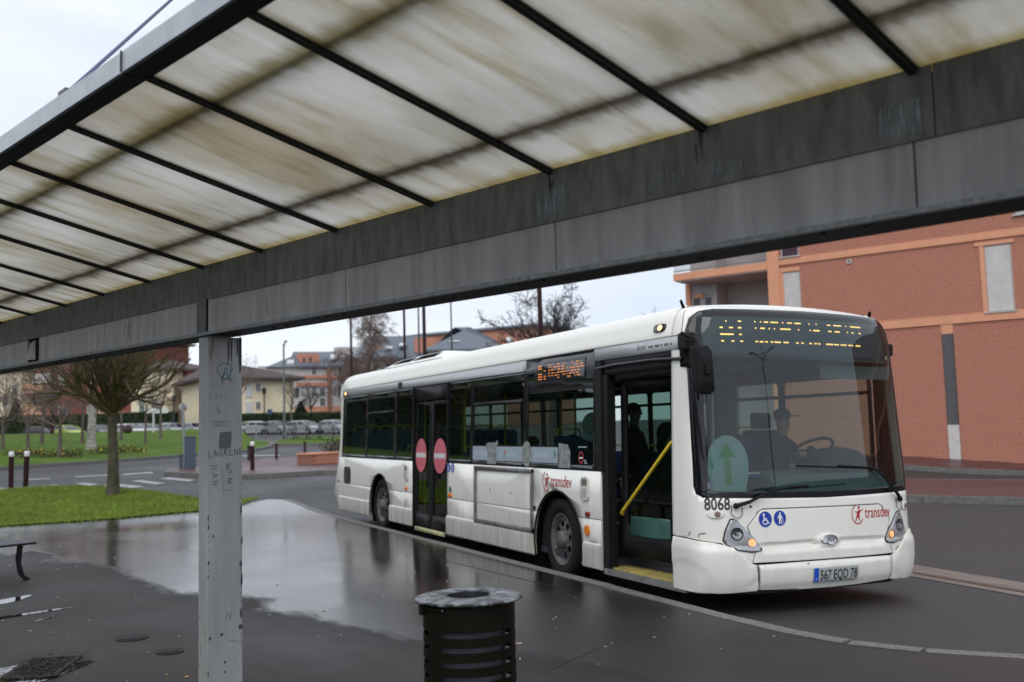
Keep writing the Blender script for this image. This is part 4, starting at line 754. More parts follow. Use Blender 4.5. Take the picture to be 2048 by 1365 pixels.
# --- side panels (right hand side)
AF, AR, AZ, AFR, ARR = -2.63, -9.33, .42, .585, .575
def arch(cx_, r, z0, z1, rev=False):    # arc points of the arch between two heights, left to right
    a0 = math.degrees(math.asin(max(-1, min(1, (z0-AZ)/r)))); P = [(cx_+r*math.cos(R(t)), AZ+r*math.sin(R(t))) for t in np.linspace(180-a0, a0, 26)]
    return P
def side_set(mp2, rightside):
    BL = .742
    def pn_(nm, P, off=0, m=BW, hol=()): return patch(P, mp2, (.5, .25), .02, hol, off, nm, m, BUS)
    rear_edge = [(-11.86, 2.42), (-11.93, 1.8), (-12.0, 1.35), (-12.13, 1.0), (-12.22, BL+.004)]
    rear_low = [(-12.22, BL-.004), (-12.32, .52), (-12.28, .36), (-11.95, .27)]
    if rightside:
        pn_('side_panel', [(-7.60, BL+.004), (-7.60, 1.247), (-11.82, 1.247), (-11.82, 2.42)]+rear_edge+arch(AR, ARR, BL+.004, 0))
        pn_('skirt_panel', rear_low+[(AR-ARR-.01, .235)]+[(AR+ARR*math.cos(R(t)), AZ+ARR*math.sin(R(t))) for t in np.linspace(196, 180-math.degrees(math.asin((BL-.004-AZ)/ARR)), 8)])
        pn_('skirt_panel', [(-7.60, .22), (-7.60, BL-.004)]+[(AR+ARR*math.cos(R(t)), AZ+ARR*math.sin(R(t))) for t in np.linspace(math.degrees(math.asin((BL-.004-AZ)/ARR)), -16, 8)]+[(AR+ARR+.02, .22), (-7.98, .215), (-7.985, .5), (-7.975, .5), (-7.97, .215)])
        pn_('side_panel', [(-5.02, BL+.004), (-5.02, 1.247), (-6.08, 1.247), (-6.08, BL+.004)]); pn_('skirt_panel', [(-5.02, .22), (-5.02, BL-.004), (-6.08, BL-.004), (-6.08, .205)])
        pn_('side_panel', [(-1.63, BL+.004), (-1.63, 1.247), (-3.235, 1.247), (-3.235, BL+.004)]+arch(AF, AFR, BL+.004, 0))
        pn_('skirt_panel', [(-1.63, .22), (-1.63, BL-.004)]+[(AF+AFR*math.cos(R(t)), AZ+AFR*math.sin(R(t))) for t in np.linspace(math.degrees(math.asin((BL-.004-AZ)/AFR)), -18, 8)]+[(AF+AFR+.03, .22)])
        pn_('skirt_panel', [(-3.235, BL-.004), (-5.01, BL-.004), (-5.01, .215), (AF-AFR-.02, .215)]+[(AF+AFR*math.cos(R(t)), AZ+AFR*math.sin(R(t))) for t in np.linspace(198, 180-math.degrees(math.asin((BL-.004-AZ)/AFR)), 8)])
        pn_('side_panel', [(-3.245, BL+.004), (-5.01, BL+.004), (-5.01, 1.247), (-3.245, 1.247)])
        # door pillar next to the front corner is part of the front body; a thin strip closes it
        pn_('door_pillar', [(-.155, .25), (-.30, .25), (-.30, 2.42), (-.155, 2.42)][::1], -.03, DARKI)
    else:
        pn_('side_panel', [(-.31, .74), (-.31, 1.20)]+[(-12.03, 1.20), (-12.22, .74)]+arch(AR, ARR, .74, 0)+arch(AF, AFR, .74, 0))
        pn_('skirt_panel', [(-.31, .73), (-.31, .23), (AF+AFR+.02, .23)]+[(AF+AFR*math.cos(R(t)), AZ+AFR*math.sin(R(t))) for t in np.linspace(-18, 30, 8)])
        pn_('skirt_panel', [(AF-AFR, .23), (AR+AFR, .23), (AR+AFR*.9, .73), (AF-AFR*.86, .73)]); pn_('skirt_panel', [(AR-ARR, .25), (-11.95, .27), (-12.3, .4), (-12.22, .73), (AR-ARR*.86, .73)])
side_set(sideR, True); side_set(sideL, False)
# wheel arch lips
for cx_, r in ((AF, AFR), (AR, ARR)):
    for mp2 in (sideR, sideL):
        mb = MB(); mb.tube([mp2(cx_+r*math.cos(R(t)), AZ+r*math.sin(R(t)), .0) for t in range(-18, 199, 8)], .012, 6); mb.build('arch_lip', BLK, BUS)
    for y0_, y1_ in ((.04, .55), (BWD-.55, BWD-.04)):
        mb = MB()
        vs = [(cx_+(r+.0)*math.cos(R(t)), y, AZ+(r+.0)*math.sin(R(t))) for y in (y0_, y1_) for t in range(-30, 211, 12)]; n = len(vs)//2
        mb.add(vs, [(i, i+1, n+i+1, n+i) for i in range(n-1)]+[tuple(range(n, 2*n))] if y0_ < 1 else [(i, i+1, n+i+1, n+i) for i in range(n-1)]+[tuple(range(n))])
        mb.build('wheel_box', HOLE, BUS)
# lower skirt mouldings
for a, b in ((-11.95, -9.93), (-8.73, -8.0), (-7.97, -7.62), (-6.08, -3.25), (-2.0, -1.63)):
    mb = MB(); mb.prism([(.005, .50), (-.022, .475), (-.026, .44), (-.020, .23), (.005, .215)], a, b, 'X'); mb.build('skirt_moulding', BW, BUS, bevel=.004)
# gaps behind the panels
mb = MB()
for a, b in ((-11.9, AR-ARR-.02), (AR+ARR+.02, -7.6), (-6.08, AF-AFR-.02), (AF+AFR+.02, -1.63)): mb.b2((a, .03, .3), (b, .05, 1.24))
mb.b2((-11.9, .03, 1.0), (-7.6, .05, 1.24)); mb.b2((-6.08, .03, 1.02), (-1.63, .05, 1.24)); mb.build('inner_skin', HOLE, BUS)
# advert frame
for a, b, c, d in ((-5.02, 1.19, -3.235, 1.235), (-5.02, .475, -3.235, .53), (-5.02, .475, -4.97, 1.235), (-3.275, .475, -3.235, 1.235)):
    patch([(a, b), (c, b), (c, d), (a, d)], sideR, (.5, .5), .03, (), .028, 'advert_frame', mat('dull aluminium', (.24, .24, .235), .5, metal=.4, c2=(.10, .10, .10), scale=9), BUS)
for x, z in ((-4.53, .93), (-3.88, .915)): flat_on(circ(x, z, .014, .018, 8), sideR, BLKP, BUS, 'bolt_hole', .0015)
# grey band and roof edge
for mp2 in (sideR, sideL):
    for a, b in (((-11.86, -3.46), (-1.76, -.02)) if mp2 is sideR else ((-11.86, -.31),)):
        patch([(a, 2.43), (b, 2.43), (b, 2.562), (a, 2.562)], mp2, (.6, .2), .02, (), .002, 'grey_band', BGREY, BUS)
    patch([(-11.93, 2.566), (-.30, 2.566), (-.30, 2.86), (-11.55, 2.86), (-11.72, 2.835), (-11.84, 2.775), (-11.91, 2.68)], mp2, (.6, .03), .02, (), .004, 'roof_edge', BWF, BUS)
    if mp2 is sideL: patch([(-12, 1.2), (-.31, 1.2), (-.31, 1.26), (-12, 1.26)], mp2, (.6, .2), .02, (), 0, 'window_rail', BLK, BUS); patch([(-12, 2.28), (-.31, 2.28), (-.31, 2.43), (-12, 2.43)], mp2, (.6, .2), .02, (), 0, 'window_rail', BLK, BUS)
patch([(-.30, 2.562), (-.02, 2.562), (-.02, 2.569), (-.30, 2.569)], sideR, (.1, .1), .004, (), .003, 'roof_seam', BLKP, BUS)
MB().tube([fo(-1.405, z, .001) for z in np.linspace(2.50, 2.85, 8)], .003, 5).build('panel_joint', BLKP, BUS)
# roof skin
mb = MB(); ny = 25; xsr = [-12.03, -11.97, -11.88, -11.74, -11.55, -10, -8, -6, -4, -2, -1, -.3]
def crown(y): return 2.86+.055*(1-((y-1.33)/1.13)**2)
cols = []
for j in range(ny):
    s0_ = -1.0+2.0*j/(ny-1); y = 1.33+1.13*s0_
    # front edge follows the top of the front body
    best = min((abs(_fr(s_, 2.86).y-y), s_) for s_ in np.linspace(-SM_, SM_, 240)); f_ = _fr(best[1], 2.86); xf = max(f_.x, -.299)
    c = [(x, y, crown(y)-{-12.03: .20, -11.97: .13, -11.88: .07, -11.74: .02}.get(x, 0)) for x in xsr]+[(-.3+(xf+.3)*t, y, 2.86+(crown(y)-2.86)*(1-t*t)) for t in (.25, .5, .75, .9, 1)]
    cols.append(c)
n = len(cols[0]); mb.add([p for c in cols for p in c], [(j*n+i, j*n+i+1, (j+1)*n+i+1, (j+1)*n+i) for j in range(ny-1) for i in range(n-1)], 0, True); mb.build('roof', BWF, BUS)
# roof unit with two dark slots
pod = MB(); base = [(-9.62, .16), (-6.7, .16), (-6.7, 1.9), (-9.62, 1.9)]; top = [(-9.15, .34), (-7.0, .34), (-7.0, 1.7), (-9.15, 1.7)]
pod.add([(x, y, 2.855) for x, y in base]+[(x, y, 2.985) for x, y in top], [(0, 1, 5, 4), (1, 2, 6, 5), (2, 3, 7, 6), (3, 0, 4, 7), (4, 5, 6, 7)]); po = pod.build('roof_unit', BWF, BUS, bevel=.05)
for a, b in ((-9.35, -8.42), (-8.32, -7.25)):
    f = lambda x, t: (x+.18*t, .16+.18*t-.004, 2.855+.13*t+.004); MB().add([f(a, .35), f(b, .35), f(b, .88), f(a+.12, .88)], [(0, 1, 2, 3)]).build('slot', HOLE, po)
# rear
mb = MB(); RP = [(-11.86, 2.86), (-11.93, 2.6), (-11.86, 2.42), (-11.93, 1.8), (-12.0, 1.35), (-12.13, 1.0), (-12.22, .742), (-12.32, .52), (-12.28, .36), (-11.95, .27)]
RP[0] = (-11.93, 2.70); RP[1] = (-11.98, 2.58); RP[2] = (-12.0, 2.42)
mb.add([(x-.10*math.sin(math.pi*t) if 0 < t < 1 else x, (.02+t*(BWD-.04)), z) for t in (0, .04, .12, .3, .5, .7, .88, .96, 1) for x, z in RP], [(j*10+i, j*10+i+1, (j+1)*10+i+1, (j+1)*10+i) for j in range(8) for i in range(9)], 0, True); mb.build('rear_panel', BW, BUS)
MB().b2((-12.0, .03, 2.42), (-11.83, .06, 2.60)).build('rear_corner', BWF, BUS)
# glazing
def pane(x0, x1, z0=1.262, z1=2.418, hop=False, top=.10, mp2=sideR, gm_=G_SIDE):
    fr_ = patch([(x0+.004, z0), (x1-.004, z0), (x1-.004, z1), (x0+.004, z1)], mp2, (.6, .4), .012, [rrect(x0+.06, z0+.045, x1-.06, z1-top, .05)], .0, 'window_frame', BLKG, BUS)
    patch(rrect(x0+.055, z0+.04, x1-.055, z1-top+.005, .05), mp2, (.8, .6), 0, (), -.006, 'window_glass', gm_, fr_)
    if hop: patch([(x0+.06, 2.05), (x1-.06, 2.05), (x1-.06, 2.09), (x0+.06, 2.09)], mp2, (.6, .4), .015, (), .004, 'vent_rail', BLK, fr_)
    return fr_
for a, b, h_ in ((-11.82, -10.16, 0), (-10.16, -8.50, 1), (-8.50, -7.60, 0), (-6.08, -5.16, 0), (-5.16, -3.46, 1)): pane(a, b, hop=h_)
pf_ = pane(-3.46, -1.73, z1=2.562, top=.42)
for a in np.linspace(-11.9, -.4, 9)[:-1]: pane(a, a+1.4375, 1.26, 2.29, hop=True, top=.05, mp2=sideL, gm_=G_LEFT)
# side display
sd_ = patch([(-3.22, 2.27), (-1.95, 2.27), (-1.95, 2.50), (-3.22, 2.50)], sideR, (.5, .5), .01, (), .003, 'side_display', mat('side display glass', (.012, .014, .02), .2, var=0), BUS)
mb = MB(); rg = random.Random(11)
for z in (2.305, 2.335, 2.365, 2.40, 2.43, 2.46):
    segs = [(-3.12, -3.02), (-2.97, -2.92)]; x = -2.85
    while x < -2.05: w = rg.choice((.02, .04, .06, .08)); segs.append((x, x+w)); x += w+rg.choice((.02, .03, .04))
    for a, b in segs:
        if rg.random() < .2: continue
        k = max(1, round((b-a)/.018))
        for i in range(k): xx = a+(b-a)*(i+.5)/k; mb.add([sideR(xx+.0062*math.cos(q*1.047), z+.0062*math.sin(q*1.047), .006) for q in range(6)], [tuple(range(6))])
o = mb.build('lit_display_dots', LEDO, sd_); o['kind'] = 'stuff'
# stickers along the windows
stb = patch([(-5.12, 1.315), (-2.60, 1.315), (-2.60, 1.50), (-5.12, 1.50)], sideR, (.5, .5), 0, (), .002, 'sticker_band', STICK, BUS)
text_on('JE MONTE', .085, sideR, -5.06, 1.375, STICKT, stb, 'lettering', fit=.44, off=.003, bold=.002); text_on('JE VALIDE', .085, sideR, -4.22, 1.375, STICKT, stb, 'lettering', fit=.50, off=.003, bold=.002); text_on('JE PASSE', .085, sideR, -3.2, 1.375, STICKT, stb, 'lettering', fit=.42, off=.003, bold=.002)
gst = mat('grey picture sticker', (.33, .35, .35), .6, c2=(.10, .11, .11), scale=17)
flat_on([(-4.62, 1.27), (-4.33, 1.27), (-4.33, 1.50), (-4.27, 1.53), (-4.30, 1.58), (-4.36, 1.55), (-4.60, 1.55), (-4.66, 1.52), (-4.66, 1.46), (-4.62, 1.44)], sideR, gst, stb, 'picture_sticker', .004)
flat_on(circ(-3.42, 1.415, .135, .155, 22), sideR, gst, stb, 'picture_sticker', .004); flat_on([(-2.58, 1.27), (-2.30, 1.27), (-2.30, 1.46), (-2.36, 1.53), (-2.58, 1.55)], sideR, gst, stb, 'picture_sticker', .004)
flat_on([(-4.08, 1.38), (-4.0, 1.42), (-4.08, 1.46)], sideR, mat('sticker arrow', (.4, .16, .14), .6), stb, 'arrow_mark', .004); flat_on([(-2.72, 1.37), (-2.64, 1.42), (-2.72, 1.47), (-2.69, 1.42)], sideR, GREENST, stb, 'arrow_mark', .004)
for z, w in ((1.50, .20), (1.345, .09), (1.325, .11), (1.36, .07)): flat_on([(-2.12+(.0 if w > .15 else .14), z), (-2.12+w+(.0 if w > .15 else .10), z), (-2.12+w+(.0 if w > .15 else .10), z+.012), (-2.12+(.0 if w > .15 else .14), z+.012)], sideR, STICK, BUS, 'small_print', .004)
ns = flat_on(circ(-2.05, 1.39, .055, .065, 20), sideR, mat('red ring print', (.5, .05, .08), .6, var=0), BUS, 'no_smoking_sign', .004); flat_on(circ(-2.05, 1.39, .042, .051, 18), sideR, BLKG, ns, 'sign_field', .0045); flat_on([(-2.09, 1.38), (-2.01, 1.38), (-2.01, 1.395), (-2.09, 1.395)], sideR, WHT, ns, 'cigarette_symbol', .005)
pict(-6.02, 1.185, .065, sideR, 'chair', BUS); pict(-5.865, 1.185, .065, sideR, 'walk', BUS)
flat_on(circ(-5.95, .87, .05, .05, 16), sideR, CHROME, BUS, 'door_button', .006); flat_on(circ(-5.95, .87, .036, .036, 16), sideR, mat('green button', (.04, .16, .11), .4), BUS, 'button_cap', .008)
for x, z, w, h, m in ((-1.91, .785, .09, .05, REDR), (-7.89, .80, .11, .055, AMB), (-5.95, .79, .14, .055, AMB), (-3.20, .78, .06, .045, mat('brown plug', (.09, .04, .03), .5)), (-12.0, .78, .06, .04, REDR)):
    patch([(x-w/2, z-h/2), (x+w/2, z-h/2), (x+w/2, z+h/2), (x-w/2, z+h/2)], sideR, (.2, .2), .012, (), .012, 'side_reflector', m, BUS)
patch(circ(-1.92, .615, .048, .058, 20), sideR, (.03, .03), .02, (), lambda a, b: .018, 'side_indicator', AMB, BUS)
flat_on([(-1.86, .50), (-1.70, .50), (-1.70, .505), (-1.86, .505)], sideR, BLKP, BUS, 'small_print', .004)
for i in range(4):
    for j in range(3): flat_on([(-1.86+j*.055, .44+i*.028), (-1.825+j*.055, .44+i*.028), (-1.825+j*.055, .452+i*.028), (-1.86+j*.055, .452+i*.028)], sideR, mat('faint print', (.45, .44, .42), .6), BUS, 'small_print', .003, (.5, .5))
for x in (-1.95, -7.88):
    dv = patch(rrect(x-.085, .93, x+.085, 1.185, .05), sideR, (.1, .1), .015, (), .02, 'outside_intercom', mat('intercom plastic', (.62, .61, .58), .4), BUS)
    patch(rrect(x-.055, 1.09, x+.055, 1.16, .012), sideR, (.1, .1), 0, (), .0215, 'intercom_window', mat('intercom lens', (.2, .18, .14), .2), dv)
    for k in range(5): patch([(x-.045, .965+k*.02), (x+.045, .965+k*.02), (x+.045, .975+k*.02), (x-.045, .975+k*.02)], sideR, (.1, .1), 0, (), .0215, 'grille_slit', mat('grille slit', (.33, .32, .3), .5), dv)
ff = patch(rrect(-11.62, .745, -11.16, 1.07, .09), sideR, (.1, .1), .01, (), .006, 'filler_recess', BLKG, BUS); patch(rrect(-11.55, .78, -11.23, 1.02, .06), sideR, (.1, .1), .01, (), .010, 'filler_flap', mat('dark flap', (.03, .03, .032), .35), ff)
for nm, x, z in (('marker', -11.60, 2.49), ('marker', -.50, 2.665)):
    k = patch(rrect(x-.10, z-.038, x+.10, z+.038, .036), sideR, (.1, .1), .02, (), .022, 'marker_housing', BLKG, BUS); patch(circ(x+.02, z, .032, .026, 14), sideR, (.1, .1), .006, (), .028, 'marker_light', AMBL, k)
vn = patch([(-8.42, 2.445), (-8.20, 2.445), (-8.20, 2.545), (-8.42, 2.545)], sideR, (.5, .5), .005, (), .005, 'air_vent', BLK, BUS)
for k in range(5): patch([(-8.41, 2.455+k*.018), (-8.21, 2.455+k*.018), (-8.21, 2.463+k*.018), (-8.41, 2.463+k*.018)], sideR, (.5, .5), .004, (), .009, 'slat', mat('vent slat', (.05, .05, .055), .4), vn)
AC = mat('grey italic print', (.06, .065, .07), .5, var=0)
text_on("Access'", .088, sideR, -.915, 2.475, AC, BUS, 'model_lettering', fit=.20, off=.004, shear=.4)
rg = random.Random(4); x = -.70
mb = MB()
while x < -.30:
    w = rg.uniform(.010, .026); mb.add([sideR(x, 2.482, .004), sideR(x+w, 2.482, .004), sideR(x+w+.006, 2.506, .004), sideR(x+.006, 2.506, .004)], [(0, 1, 2, 3)]); x += w+(.006 if rg.random() < .8 else .03)
o = mb.build('small_print', AC, BUS); o['kind'] = 'stuff'
# wheels
def wheel(x, y, sg, steer=0):
    w = bpy.data.objects.new('wheel', None); col.objects.link(w); w.parent = BUS; w.location = (x, y, .455); w.rotation_euler = (0, 0, steer)
    t = MB(); t.lathe([(.29, .14*sg), (.30, .0), (.40, -.015*sg), (.44, .0), (.458, .04*sg), (.458, .25*sg), (.44, .28*sg), (.29, .28*sg)], 48, ax='Y'); t.build('tyre', TYRE, w)
    r = MB(); r.lathe([(.0, -.030*sg), (.085, -.030*sg), (.095, -.02*sg), (.10, .03*sg), (.20, .045*sg), (.235, .055*sg), (.262, .03*sg), (.288, .0), (.295, .0), (.292, .10*sg), (.0, .12*sg)], 48, ax='Y'); r.build('rim', RIM, w)
    for k in range(8):
        a = k*math.pi/4+.2; c = (.175*math.cos(a), .040*sg, .175*math.sin(a)); h = MB(); h.lathe([(.0, -.008*sg), (.033, -.008*sg), (.036, 0)], 14, c=c, ax='Y'); h.build('rim_hole', HOLE, w)
    for k in range(10):
        a = k*math.pi/5; h = MB(); h.lathe([(0, -.014*sg), (.010, -.014*sg), (.013, .0)], 6, c=(.125*math.cos(a), .034*sg, .125*math.sin(a)), ax='Y'); h.build('wheel_nut', RIM, w)
wheel(AF, .05, 1, R(-4)); wheel(AR, .05, 1); wheel(AF, BWD-.05, -1, R(-4)); wheel(AR, BWD-.05, -1)
# underside
MB().b2((-11.9, .12, .26), (-9.95, BWD-.12, .32)).b2((-8.7, .10, .22), (-3.3, BWD-.1, .28)).b2((-1.98, .1, .22), (-.02, BWD-.1, .26)).b2((-9.95, .55, .26), (-8.7, BWD-.55, .32)).b2((-3.3, .55, .24), (-1.98, BWD-.55, .30)).build('chassis', DARKI, BUS)
# ---- rear double door
hd = patch([(-7.60, 2.20), (-6.08, 2.20), (-6.08, 2.418), (-7.60, 2.418)], sideR, (.5, .5), .02, (), -.004, 'door_header', BLK, BUS)
for x0, x1, cx_, rx_ in ((-7.565, -6.855, -7.29, .245), (-6.835, -6.10, -6.46, .265)):
    lf = patch([(x0, .24), (x1, .24), (x1, 2.19), (x0, 2.19)], sideR, (.5, .5), .03, [rrect(x0+.085, .44, x1-.075, 2.12, .04)], -.03, 'door_leaf', BLK, BUS)
    patch(rrect(x0+.08, .435, x1-.07, 2.125, .04), sideR, (.5, .5), 0, (), -.045, 'door_glass', DOORG, lf)
    ds = patch(circ(cx_, 1.345, rx_, .262, 36), sideR, (.1, .1), 0, (), -.028, 'no_entry_sign', ROSE, lf); patch([(cx_-rx_*.88, 1.31), (cx_+rx_*.88, 1.31), (cx_+rx_*.88, 1.385), (cx_-rx_*.88, 1.385)], sideR, (.1, .1), 0, (), -.026, 'white_bar', mat('sign bar print', (.55, .56, .56), .6), ds)
    MB().tube([(x1-.2, .12, .95), (x1-.42, .12, .62)], .014, 8).build('door_handrail', YEL, lf)
patch([(-7.45, .175), (-6.2, .175), (-6.2, .235), (-7.45, .235)], sideR, (.3, .1), .03, (), .015, 'door_sill', mat('worn yellow sill', (.5, .46, .2), .6, c2=(.25, .25, .2), scale=12), BUS)
for x in (-7.60, -6.09): MB().b2((x-.006, .0, .22), (x+.016, .04, 2.42)).build('door_jamb', BLK, BUS)
# ---- front door: jambs, header, folded leaf, step
patch([(-1.73, 2.262), (-.02, 2.262), (-.02, 2.428), (-1.73, 2.428)], sideR, (.5, .05), .05, (), -.004, 'door_header', BLK, BUS)
MB().tube([(-1.72, .015, 2.345), (-1.3, -.006, 2.36), (-.6, -.006, 2.36), (-.10, .012, 2.34)], .016, 8).build('door_gutter', BLKG, BUS)
MB().b2((-1.63, .02, .22), (-1.50, .12, 2.27)).build('door_jamb', BLK, BUS); MB().b2((-1.73, .005, 1.25), (-1.60, .03, 2.43)).build('door_jamb', BLK, BUS); MB().b2((-.20, .05, .22), (-.13, .14, 2.27)).build('door_jamb', BLK, BUS)
lf = bpy.data.objects.new('open_door_leaf', None); col.objects.link(lf); lf.parent = BUS; lf.location = (-1.46, .16, 0); lf.rotation_euler = (0, 0, R(9))
Wd = .86; ml = lambda a, b, o: Vector((a, -o, b))
patch([(0, .38), (Wd, .38), (Wd, 2.22), (0, 2.22)], ml, (.5, .5), .035, [rrect(.085, .70, Wd-.07, 2.12, .03)], 0, 'door_frame', BLK, lf)
patch(rrect(.08, .695, Wd-.065, 2.125, .03), ml, (.5, .5), 0, (), -.015, 'door_glass', DOORG, lf)
patch(rrect(.14, .60, Wd-.12, .80, .025), ml, (.5, .5), .004, (), .012, 'pale_green_panel', mat('pale green panel', (.05, .13, .11), .35), lf)
MB().tube([(.07, -.07, .83), (.13, -.10, .86), (.86, -.10, 1.55), (.92, -.07, 1.60)], .017, 10).build('yellow_handrail', YEL, lf); MB().sphere((.07, -.06, .83), (.026, .02, .026)).sphere((.92, -.06, 1.60), (.026, .02, .026)).build('rail_foot', YEL, lf)
MB().b2((-1.60, .01, .19), (-.14, .06, .25)).build('door_sill', STEEL, BUS); MB().b2((-1.60, .06, .22), (-.14, .34, .262)).build('yellow_step', TREAD, BUS)
for x in (-1.5, -.87, -.25): MB().sphere((x, .008, .22), .008, 6).build('sill_screw', DARKI, BUS)
# ---- interior
MB().b2((-11.9, .08, .26), (-1.6, BWD-.08, .33)).b2((-1.6, .34, .20), (-.0, BWD-.1, .33)).build('floor', mat('dark blue vinyl floor', (.03, .035, .045), .5), BUS)
MB().b2((-11.9, .12, 2.46), (-.15, BWD-.12, 2.50)).build('ceiling', LGREYI, BUS)
for x in (-9.4, -6.2, -3.0):
    for y in (.42, BWD-.42): MB().b2((x-1.4, y-.05, 2.43), (x+1.4, y+.05, 2.458)).build('light_cover', mat('lamp cover off', (.5, .52, .52), .4), BUS)
MB().b2((-11.9, .06, 1.03), (-7.64, .10, 1.2)).b2((-8.7, .06, .33), (-7.64, .10, 1.028)).b2((-6.04, .06, 1.03), (-1.68, .10, 1.2)).b2((-6.04, .06, .33), (-3.3, .10, 1.028)).b2((-11.9, BWD-.10, 1.03), (-.2, BWD-.06, 1.2)).b2((-8.7, BWD-.10, .33), (-3.3, BWD-.06, 1.028)).b2((-1.98, BWD-.10, .33), (-.2, BWD-.06, 1.028)).build('wall_lining', GREYI, BUS)
MB().b2((-11.84, .1, .33), (-11.80, BWD-.1, 2.45)).build('rear_bulkhead', DARKI, BUS)
for a_, b_ in (((-10.1, .11, .335), (-8.55, .75, .95)), ((-10.1, BWD-.75, .335), (-8.55, BWD-.11, .95)), ((-3.3, .11, .335), (-1.98, .70, .9)), ((-3.3, BWD-.7, .335), (-1.98, BWD-.11, .9))): MB().b2(a_, b_).build('wheel_housing', DARKI, BUS)
smesh = None
def seat(x, y, z=.33, face=1):
    s_ = bpy.data.objects.new('seat', None); col.objects.link(s_); s_.parent = BUS; s_.location = (x, y, z); s_.rotation_euler = (0, 0, 0 if face > 0 else math.pi)
    global smesh
    if smesh is None:
        a = MB(); a.box((.0, 0, .43), (.42, .42, .07)); b = MB(); b.prism([(-.23, .42), (-.17, .42), (-.22, 1.02), (-.27, 1.08), (-.31, 1.05)], -.21, .21, 'Y'); c = MB(); c.box((0, 0, .2), (.06, .3, .4)); d = MB(); d.tube([(-.29, -.18, 1.0), (-.32, -.14, 1.16), (-.32, .14, 1.16), (-.29, .18, 1.0)], .013, 6)
        smesh = [('cushion', a.mesh('cushion', SEATM)), ('backrest', b.mesh('backrest', SEATM)), ('support', c.mesh('support', DARKI)), ('grab_handle', d.mesh('grab_handle', YEL))]
    for nm, me in smesh: inst(nm, me, s_)
for x in (-11.2, -10.4, -9.6, -8.8, -8.05, -5.5, -4.7, -3.9):
    for y in (.34, .80, BWD-.80, BWD-.34):
        if y in (BWD-.80,) and x > -8: continue
        seat(x, y, .33+(.35 if x < -8.5 else 0))
for x, y in ((-2.75, .40), (-2.75, BWD-.4), (-1.05, BWD-1.0)): seat(x, y, .55)
for x, y in ((-7.7, .25), (-7.7, .9), (-6.0, .25), (-6.0, .9), (-4.4, 1.0), (-3.2, .9), (-1.75, .25), (-1.75, 1.0), (-1.2, 1.15), (-5.2, BWD-1.0), (-8.5, 1.0)): MB().tube([(x, y, .33), (x, y, 1.4), (x, y, 2.46)], .017, 8).build('grab_pole', STEEL if x > -2 else YEL, BUS)
MB().tube([(-7.4, 1.0, 2.2), (-1.8, 1.0, 2.2)], .016, 8).build('ceiling_rail', STEEL, BUS)
MB().tube([(-.95, .95, 1.22), (-.5, .95, 1.22), (-.2, .95, 1.22)], .014, 8).build('blue_rail', mat('blue rail', (.02, .08, .4), .4), BUS)
# driver's cab
cab = MB(); cab.b2((-1.5, 1.25, .33), (-1.45, BWD-.1, 1.35)); cab.b2((-1.5, 1.25, .33), (-.35, 1.29, 1.18)); cab.build('cab_partition', GREYI, BUS)
patch([(-1.5, 1.35), (-.9, 1.35), (-.9, 2.2), (-1.5, 2.2)], lambda a, b, o: Vector((a, 1.27, b)), (.5, .5), 0, (), 0, 'cab_screen', G_SIDE, BUS)
MB().box((-1.45, 1.46, 1.80), (.05, .36, .9)).build('cab_rear_panel', mat('cab rear panel', (.25, .26, .27), .5), BUS)
dash = MB(); DP = [(-.02, .30), (.10, .98), (.04, 1.09), (-.10, 1.24), (-.34, 1.28), (-.46, 1.1), (-.40, .3)]; dash.prism(DP, .98, BWD-.22, 'Y'); dash.build('dashboard', mat('teal grey dash', (.05, .085, .09), .55), BUS, bevel=.02)
MB().prism([(-.0, .30), (.06, .96), (-.10, 1.02), (-.20, .98), (-.18, .3)], .22, .98, 'Y').build('dashboard_wing', MATS['teal grey dash'], BUS, bevel=.02)
for i in range(17): MB().box((.03-abs(i-8)*.006, .42+i*.12, 1.075), (.05, .07, .008)).build('vent_slot', HOLE, BUS)
MB().box((-.30, 1.98, 1.31), (.34, .72, .18)).sphere((-.28, 1.98, 1.38), (.16, .38, .12)).build('instrument_binnacle', DARKI, BUS)
tor = MB(); c0 = Vector((-.60, 1.95, 1.46)); q = Matrix.Rotation(R(-32), 3, 'Y')
tor.tube([c0+q@Vector((.24*math.cos(R(a)), .24*math.sin(R(a)), 0)) for a in range(0, 361, 15)], .017, 8, cap=False); tor.tube([c0+q@Vector((0, -.23, 0)), c0, c0+q@Vector((0, .23, 0))], .014, 6); tor.tube([c0, c0+Vector((.28, 0, -.35))], .03, 8); tor.sphere(c0, .05); tor.build('steering_wheel', BLK, BUS)
MB().b2((-1.38, 1.68, .88), (-.88, 2.18, 1.02)).b2((-1.43, 1.70, .99), (-1.31, 2.16, 1.68)).build('driver_seat', DARKI, BUS, bevel=.03); MB().box((-1.37, 1.93, 1.78), (.08, .26, .18)).build('head_rest', DARKI, BUS, bevel=.03)
MB().b2((-.95, 1.02, .9), (-.6, 1.24, 1.30)).build('ticket_machine', DARKI, BUS, bevel=.01); MB().tube([(-.35, .45, 1.06), (-.25, .62, 1.25), (-.25, .98, 1.25)], .016, 8).build('front_handrail', STEEL, BUS)
MB().box((-.85, .98, .95), (.10, .16, .34)).build('card_validator', mat('validator grey', (.35, .36, .36), .4), BUS, bevel=.01)
for k in range(3): MB().box((-1.0, BWD-1.55+k*.09, .68), (.02, .05, .42)).build('red_panel_stripe', mat('red panel', (.35, .02, .03), .5), BUS)
MB().box((-.12, 1.33, 2.36), (.25, 2.2, .12)).build('front_locker', DARKI, BUS)
# roller sun blind
MB().box((.02, 2.0, 2.24), (.02, .9, .13)).build('sun_blind', mat('sun blind', (.12, .13, .14), .6), BUS)
